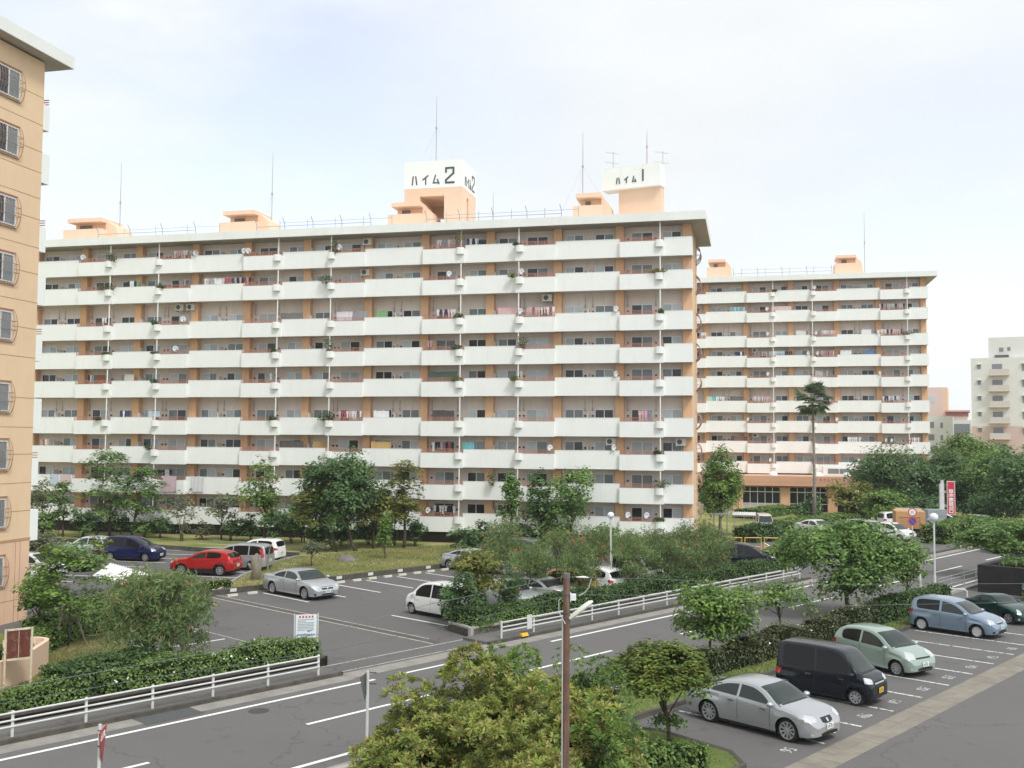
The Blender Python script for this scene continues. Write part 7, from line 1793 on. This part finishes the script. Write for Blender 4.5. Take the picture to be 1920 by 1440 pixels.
# round signs by the shop entrance
p = G(1711, 1022); t = thing('road_sign', 'white post carrying a round speed sign above a round blue no parking sign', 'road sign', p, -.1)
H_ = AT(1711, 958, p.y).z; mb = MB(); mb.tube([(0, 0, -.1), (0, 0, H_)], .05, 8); mb.build('post', PALEST, t)
RD, BL_ = mat('ring_red', (0.50, 0.06, 0.06), .5), mat('sign_blue', (0.03, 0.08, 0.36), .5)
for zz, m_in in ((H_ - .1, PLW), (H_ - .85, BL_)):
    mb = MB(); mb.lathe([(.001, -.09), (.36, -.09), (.36, -.07), (.001, -.07)], 20, (0, 0, zz), 'y'); d_ = mb.build('disc', RD, t)
    mb = MB(); mb.lathe([(.001, -.095), (.27, -.095), (.27, -.088)], 20, (0, 0, zz), 'y'); mb.build('face', m_in, d_)
    mb = MB()
    if m_in is BL_: mb.add([(-.22, -.098, zz + .18), (-.18, -.098, zz + .22), (.22, -.098, zz - .18), (.18, -.098, zz - .22)], [(0, 3, 2, 1)])
    else:
        for x_ in (-.09, .05):
            mb.box(x_ - .03, x_ - .01, -.099, -.096, zz - .1, zz + .1); mb.box(x_ + .03, x_ + .05, -.099, -.096, zz - .1, zz + .1); mb.box(x_ - .01, x_ + .03, -.099, -.096, zz + .08, zz + .1); mb.box(x_ - .01, x_ + .03, -.099, -.096, zz - .1, zz - .08)
    mb.build('marking', RD if m_in is BL_ else BL_, d_)
# barber pole
p = G(1744, 1012); t = thing('barber_pole', 'red, white and blue striped barber pole on a grey pillar behind the tall ball lamp', 'barber pole', p)
z0, z1 = AT(1744, 1004, p.y).z, AT(1744, 976, p.y).z
mb = MB(); mb.tube([(0, 0, -.1), (0, 0, z0)], .16, 10); mb.lathe([(.30, 0), (.30, .12), (.001, .12)], 14, (0, 0, z0 - .12)); mb.lathe([(.30, 0), (.30, .12), (.001, .2)], 14, (0, 0, z1)); mb.build('pillar', STEEL, t)
mb = MB(); n = 24; m = 28
for i in range(m):
    for k in range(n):
        a0_, a1_ = 2 * math.pi * k / n, 2 * math.pi * (k + 1) / n; za, zb = z0 + (z1 - z0) * i / m, z0 + (z1 - z0) * (i + 1) / m; r = .25
        c = int(((k / n + i / m * 2.2) % 1) * 4); mb.add([(r * math.cos(a0_), r * math.sin(a0_), za), (r * math.cos(a1_), r * math.sin(a1_), za), (r * math.cos(a1_), r * math.sin(a1_), zb), (r * math.cos(a0_), r * math.sin(a0_), zb)], [(0, 1, 2, 3)], (0, 1, 2, 1)[c])
mb.build('stripes', [RD, PLW, BL_], t)
# red and white sign tower
Yt = 101.3; p = AT(1768, 992, Yt); p.z = 0; t = thing('sign_tower', 'tall white post with a red vertical signboard before dark trees at right', 'sign', p, -.12)
H_ = AT(1768, 907, Yt).z; w_ = .36; mb = MB(); mb.box(-.26, .14, -.15, .25, -.1, H_); mb.tube([(-.02, 0, H_), (-.02, 0, H_ + .35)], .16, 8); mb.build('post', PALEST, t)
za, zb = AT(1780, 964, Yt).z, AT(1780, 902, Yt).z
mb = MB(); mb.poly([(.36, -.3), (1.12, -.3), (1.30, .2), (.5, .3)], za, zb); bd = mb.build('signboard', mat('sign_pink', (0.72, 0.52, 0.50), .4), t)
mb = MB(); mb.box(.14, .4, -.05, .1, za + .7, za + .95); mb.box(.14, .4, -.05, .1, zb - 1.2, zb - .95); mb.build('bracket', PALEST, t)
mb = MB(); mb.box(.42, 1.06, -.312, -.301, za + .06, zb - .08); fc = mb.build('red_panel', mat('panel_red', (0.55, 0.03, 0.07), .4), bd)
mb = MB(); n = 6
for k, ch in enumerate('目木車目ヨ口'):
    glyph(mb, ch, (.50, -.313, zb - 1.15 - k * .395 - .0), (1, 0, 0), (0, 0, 1), .48, .30, .075, (0, -1, 0), .01)
mb.build('lettering', mat('sign_cream', (0.78, 0.72, 0.70), .5), fc)
# orange truck body beside it
p = G(1712, 1008); t = thing('truck', 'orange box body of a truck with a pale cab, beside the sign tower', 'truck', p + Vector((0, .5, 0)), -.28)
wt = 52 / F_PX * p.y; ht = AT(1712, 960, p.y).z
mb = MB(); mb.box(-wt / 2, wt / 2, 0, 3.6, .75, ht); mb.box(wt / 2 - .45, wt / 2, -.06, -.003, .0, ht); mb.box(-wt / 2, -wt / 2 + .3, -.06, -.003, .75, ht); mb.box(-wt / 2 + .302, wt / 2 - .452, -.05, -.003, ht - .5, ht); mb.build('cargo_box', mat('truck_orange', (0.56, 0.31, 0.15), .6, var=.06, vscale=1), t)
mb = MB(); mb.box(-wt / 2 + .33, wt / 2 - .5, -.02, -.004, .85, ht - .56); mb.build('rear_door', mat('truck_door', (0.50, 0.27, 0.13), .6), t)
mb = MB(); mb.prism_x([(3.8, .5), (5.4, .5), (5.4, 1.5), (5.0, ht + .05), (3.8, ht + .05)], -wt / 2 + .3, wt / 2 + .1); cb = mb.build('cab', paint('cream', (0.70, 0.68, 0.62), 0, .4), t)
mb = MB(); mb.box(wt / 2 + .1, wt / 2 + .12, 4.0, 4.9, 1.6, ht - .2); mb.build('window', GLP, cb)
mb = MB(); mb.box(-wt / 2 + .2, wt / 2 - .2, .1, 5.2, .45, .74); mb.build('chassis', BLKP, t)
for x_ in (-wt / 2 + .2, wt / 2 - .45):
    for y_ in (.9, 4.5):
        mb = MB(); mb.lathe([(.001, -.1), (.34, -.1), (.36, -.07), (.36, .07), (.34, .1), (.001, .1)], 16, (x_ + .1, y_, .36), 'x'); mb.build('wheel', RUB, t, True, 40)
mb = MB(); mb.box(-.9, .9, 0, 1.2, 0, 2.2); [mb.box(-.92, .92, -.03, -.001, .3 + q * .65, .36 + q * .65) for q in range(3)]; mb.box(-.03, .03, -.04, -.001, .1, 2.1)
tag(mb.build('locker', mat('locker_grey', (0.30, 0.33, 0.35), .6, var=.08, vscale=2), None, loc=AT(1758, 1000, 97).xy.to_3d()), 'grey steel cabinet between the orange truck body and the sign tower', 'cabinet')
# yellow barrier, cone-like board
p = G(1412, 1031); t = thing('barrier', 'yellow tubular barrier above the black minivan', 'barrier', p, .0)
YP = mat('barrier_yellow', (0.66, 0.42, 0.12), .6, var=.15, vscale=5)
for k in range(3):
    x0 = -2.2 + k * 1.55; mb = MB(); mb.tube([(x0, 0, 0), (x0, 0, .95), (x0 + 1.3, 0, .95), (x0 + 1.3, 0, 0)], .05, 6); mb.tube([(x0, 0, .25), (x0 + 1.3, 0, .25)], .04, 6); mb.build('hoop', YP, t)
# white corrugated roofs of the bicycle sheds
def shed(label, p, rz, w, d, z, slope=.25):
    t = thing('bicycle_shed', label, 'shed', p, rz); mb = MB(); n = int(w / .16) * 2
    for i in range(n):
        x0, x1 = -w / 2 + w * i / n, -w / 2 + w * (i + 1) / n; za, zb = (.05 if i % 2 else 0), (0 if i % 2 else .05)
        mb.add([(x0, 0, z + za), (x1, 0, z + zb), (x1, d, z + slope + zb), (x0, d, z + slope + za), (x0, 0, z + za - .02), (x1, 0, z + zb - .02), (x1, d, z + slope + zb - .02), (x0, d, z + slope + za - .02)], [(0, 1, 2, 3), (7, 6, 5, 4), (0, 4, 5, 1), (3, 2, 6, 7)])
    mb.build('corrugated_roof', mat('sheet_white', (0.74, 0.74, 0.72), .5, stain=((0.5, 0.48, 0.44), .3)), t)
    for x in (-w / 2 + .2, 0, w / 2 - .2):
        for y in (.25, d - .25):
            mb = MB(); mb.tube([(x, y, -.1), (x, y, z + slope * y / d)], .035, 6); mb.build('post', STEEL, t)
    mb = MB(); mb.box(-w / 2, w / 2, .1, .16, z - .12, z - .03); mb.box(-w / 2, w / 2, d - .16, d - .1, z + slope - .14, z + slope - .05); mb.build('beam', STEEL, t)
t = thing('bicycle_shed', 'bicycle shed with a white corrugated roof, behind the large pink oleander', 'shed', (0, 0, 0))
A_, B_, C_, D_ = G(206, 1056, 2.1), G(280, 1077, 2.1), G(246, 1098, 1.85), G(172, 1080, 1.85)
t.location = (A_ + C_) / 2 * Vector((1, 1, 0)); o_ = t.location.copy(); mb = MB(); n = 30
for q in range(n):
    s0, s1 = q / n, (q + 1) / n; za, zb = (.05 if q % 2 else 0), (0 if q % 2 else .05); U = Vector((0, 0, 1))
    a0, a1, d0, d1 = A_.lerp(B_, s0) + U * za - o_, A_.lerp(B_, s1) + U * zb - o_, D_.lerp(C_, s0) + U * za - o_, D_.lerp(C_, s1) + U * zb - o_
    mb.add([d0, d1, a1, a0] + [v - U * .02 for v in (d0, d1, a1, a0)], [(0, 1, 2, 3), (7, 6, 5, 4), (0, 4, 5, 1), (3, 2, 6, 7)])
SHW = mat('sheet_white', (0.74, 0.74, 0.72), .5, stain=((0.5, 0.48, 0.44), .3)); mb.build('corrugated_roof', SHW, t)
for q in (A_, B_, C_, D_, (A_ + B_) / 2, (C_ + D_) / 2):
    q = q.lerp((A_ + C_) / 2, .08) - o_; mb = MB(); mb.tube([(q.x, q.y, -.1), (q.x, q.y, q.z)], .035, 6); mb.build('post', STEEL, t)
p = G(1390, 1004); shed('small bicycle shed with a white corrugated roof, left of the beige van', Vector((p.x, p.y - 1, 0)), TH, 2.1, 2.0, 1.9, .15)
p = G(1352, 1004); shed('white corrugated shed roof partly behind the tall bright tree', Vector((p.x, p.y + .4, 0)), TH, 1.6, 2.0, 1.9, .15)
# notice board and sign board
p = G(573, 1232); p.z = 0; zt, zb = AT(573, 1152, p.y).z, AT(573, 1196, p.y).z; wv = 38 / F_PX * p.y
t = thing('sign_board', 'white notice board with red heading and small writing, beside the drive', 'sign', p, .22)
mb = MB()
for x in (-wv / 2 - .05, wv / 2 + .05): mb.tube([(x, .02, 0), (x, .02, zt + .03)], .025, 8)
mb.build('post', PALEST, t)
mb = MB(); mb.box(-wv / 2, wv / 2, -.02, .0, zb, zt); bd = mb.build('board', mat('board_white', (0.74, 0.80, 0.82), .5), t)
rnd = random.Random(2); hh = zt - zb; INK = [mat('ink_red', (0.60, 0.10, 0.12), .6), mat('ink_grey', (0.28, 0.33, 0.36), .6), mat('ink_blue', (0.06, 0.12, 0.38), .6)]
mb = MB()
for k in range(5):
    x = -wv * .30 + k * wv * .15; mb.box(x - wv * .045, x + wv * .045, -.024, -.0205, zt - hh * .15, zt - hh * .05, 0)
mb.build('heading', INK, bd)
for k in range(8):
    mb = MB(); y = zt - hh * (.22 + k * .065); x = -wv * .40
    while x < wv * (.36 if k not in (1, 7) else -.05):
        l = wv * rnd.uniform(.02, .05); mb.box(x, x + l, -.024, -.0205, y - .018, y + .018, 1); x += l + wv * .012
    mb.build('text_line', INK, bd)
mb = MB()
for k in range(9): mb.box(-wv * .42 + k * wv * .095, -wv * .42 + k * wv * .095 + wv * .07, -.024, -.0205, zb + hh * .10, zb + hh * .17, 2)
mb.build('text_line', INK, bd)
mb = MB(); mb.prism_y([(wv * .0, zb + hh * .33), (wv * .42, zb + hh * .36), (wv * .2, zb + hh * .27), (wv * .1, zb + hh * .24)], -.024, -.0206, 1); mb.build('map_sketch', INK, bd)
p = G(32, 1297); zt = AT(32, 1178, p.y).z
t = thing('notice_board', 'rust brown notice board in a pale flaking frame, before the curved orange wall', 'notice board', p, math.radians(38))
w = .36; CRM = mat('cream_flake', (0.62, 0.55, 0.42), .8, var=.2, vscale=6, stain=((0.25, 0.12, 0.06), .9), sscale=(2, 2, 1))
mb = MB()
for x in (-w - .05, w + .05): mb.tube([(x, 0, -.1), (x, 0, zt)], .04, 8)
mb.box(-w, w, -.03, .03, zt - .06, zt); mb.box(-w, w, -.03, .03, zt - 1.05, zt - .98); mb.build('frame', CRM, t)
mb = MB(); mb.box(-w, w, -.015, .015, zt - .98, zt - .06, 0); mb.box(-w * .02, w * .02, -.02, -.0155, zt - .96, zt - .1, 1); mb.build('panel', [mat('rust_panel', (0.13, 0.035, 0.022), .85, var=.35, vscale=4, stain=((0.45, 0.40, 0.33), .6), sscale=(1.5, 1.5, 1.5)), CRM], t)
# curved orange wall: runs along the lawn and curls back
pts = [G(-40, 1312), G(0, 1296), G(50, 1277), G(85, 1252)]; q = pts[-1]; d_ = (pts[-1] - pts[-2]).normalized(); nrm = Vector((-d_.y, d_.x, 0))
for k in range(1, 8):
    a = math.pi * .95 * k / 7; pts.append(q + d_ * .75 * math.sin(a) + nrm * .75 * (1 - math.cos(a)))
mb = MB()
for i in range(len(pts) - 1):
    a, b_ = pts[i], pts[i + 1]
    na = Vector((-(pts[min(i + 1, len(pts) - 1)] - pts[max(i - 1, 0)]).y, (pts[min(i + 1, len(pts) - 1)] - pts[max(i - 1, 0)]).x, 0)).normalized() * .08
    nb_ = Vector((-(pts[min(i + 2, len(pts) - 1)] - pts[i]).y, (pts[min(i + 2, len(pts) - 1)] - pts[i]).x, 0)).normalized() * .08
    mb.poly([a - na, b_ - nb_, b_ + nb_, a + na], -.05, 1.0)
tag(mb.build('garden_wall', PALE_OR), 'low orange garden wall curling round at its end on the left lawn', 'wall')
# block wall at the right edge, hoops, hydrangeas, white post
mb = MB(); mb.poly([UN(61.4, 20.4), UN(61.4, 10), UN(61.8, 10), UN(61.8, 20.4)], -.1, 1.55); mb.poly([UN(61.82, 20.4), UN(61.82, 20.0), UN(76, 20.0), UN(76, 20.4)], -.1, 1.554); tag(mb.build('block_wall', BLOCKW), 'dark old concrete block wall at the right edge above the parked cars', 'wall')
hedge('dark shrubs growing over the top of the block wall', [UN(62.8, 19.2), UN(66, 15.5), UN(67, 11)], 2.2, 2.1, 'mid', 34, dens=70, ls=.1, lump=.3, name='shrub', cat='shrub')
hedge('hydrangea bush with pale blue flowers before the dark block wall', [UN(60.2, 17.4), UN(60.2, 14)], 1.4, .95, 'hedge', 33, dens=120, ls=.09, flowers=('blue', 60), name='hydrangea', cat='shrub')
for k, (px, py) in enumerate(((1790, 1127), (1866, 1150))):
    p = G(px, py); t_ = MB(); t_.tube([(-.62, 0, 0), (-.62, 0, .55), (-.5, 0, .64), (.5, 0, .64), (.62, 0, .55), (.62, 0, 0)], .045, 8)
    o = t_.build('hoop_barrier', PALEST, None, loc=p); o.rotation_euler = (0, 0, -.35); tag(o, ['white hoop barrier behind the light blue hatchback, left one', 'white hoop barrier behind the dark green hatchback, right one'][k], 'barrier', 'hoop barriers')
mb = MB(); mb.tube([(0, 0, -.1), (-.12, 0, 2.0)], .07, 8); tag(mb.build('leaning_post', PALEST, None, loc=UN(55.6, 21.4)), 'short white leaning post left of the tall ball lamp', 'post')
p = G(600, 1258); mb = MB(); mb.tube([(0, 0, -.1), (0, 0, 0.0)], .04, 6)

# ------------------------------------------------------------------ the humid air between the camera and the far blocks
hz = MB(); hz.box(-280, 330, -60, 420, -1.1, 62)
m_, nt_, b_ = new_mat('haze_air'); nt_.nodes.remove(b_)
pv_ = nt_.nodes.new('ShaderNodeVolumePrincipled'); pv_.inputs['Color'].default_value = (.92, .95, 1, 1); pv_.inputs['Density'].default_value = 0.00025
nt_.links.new(pv_.outputs[0], nt_.nodes['Material Output'].inputs['Volume'])
tag(hz.build('haze', m_), kind='stuff', label='thin pale haze in the humid air over the whole place', cat='haze')
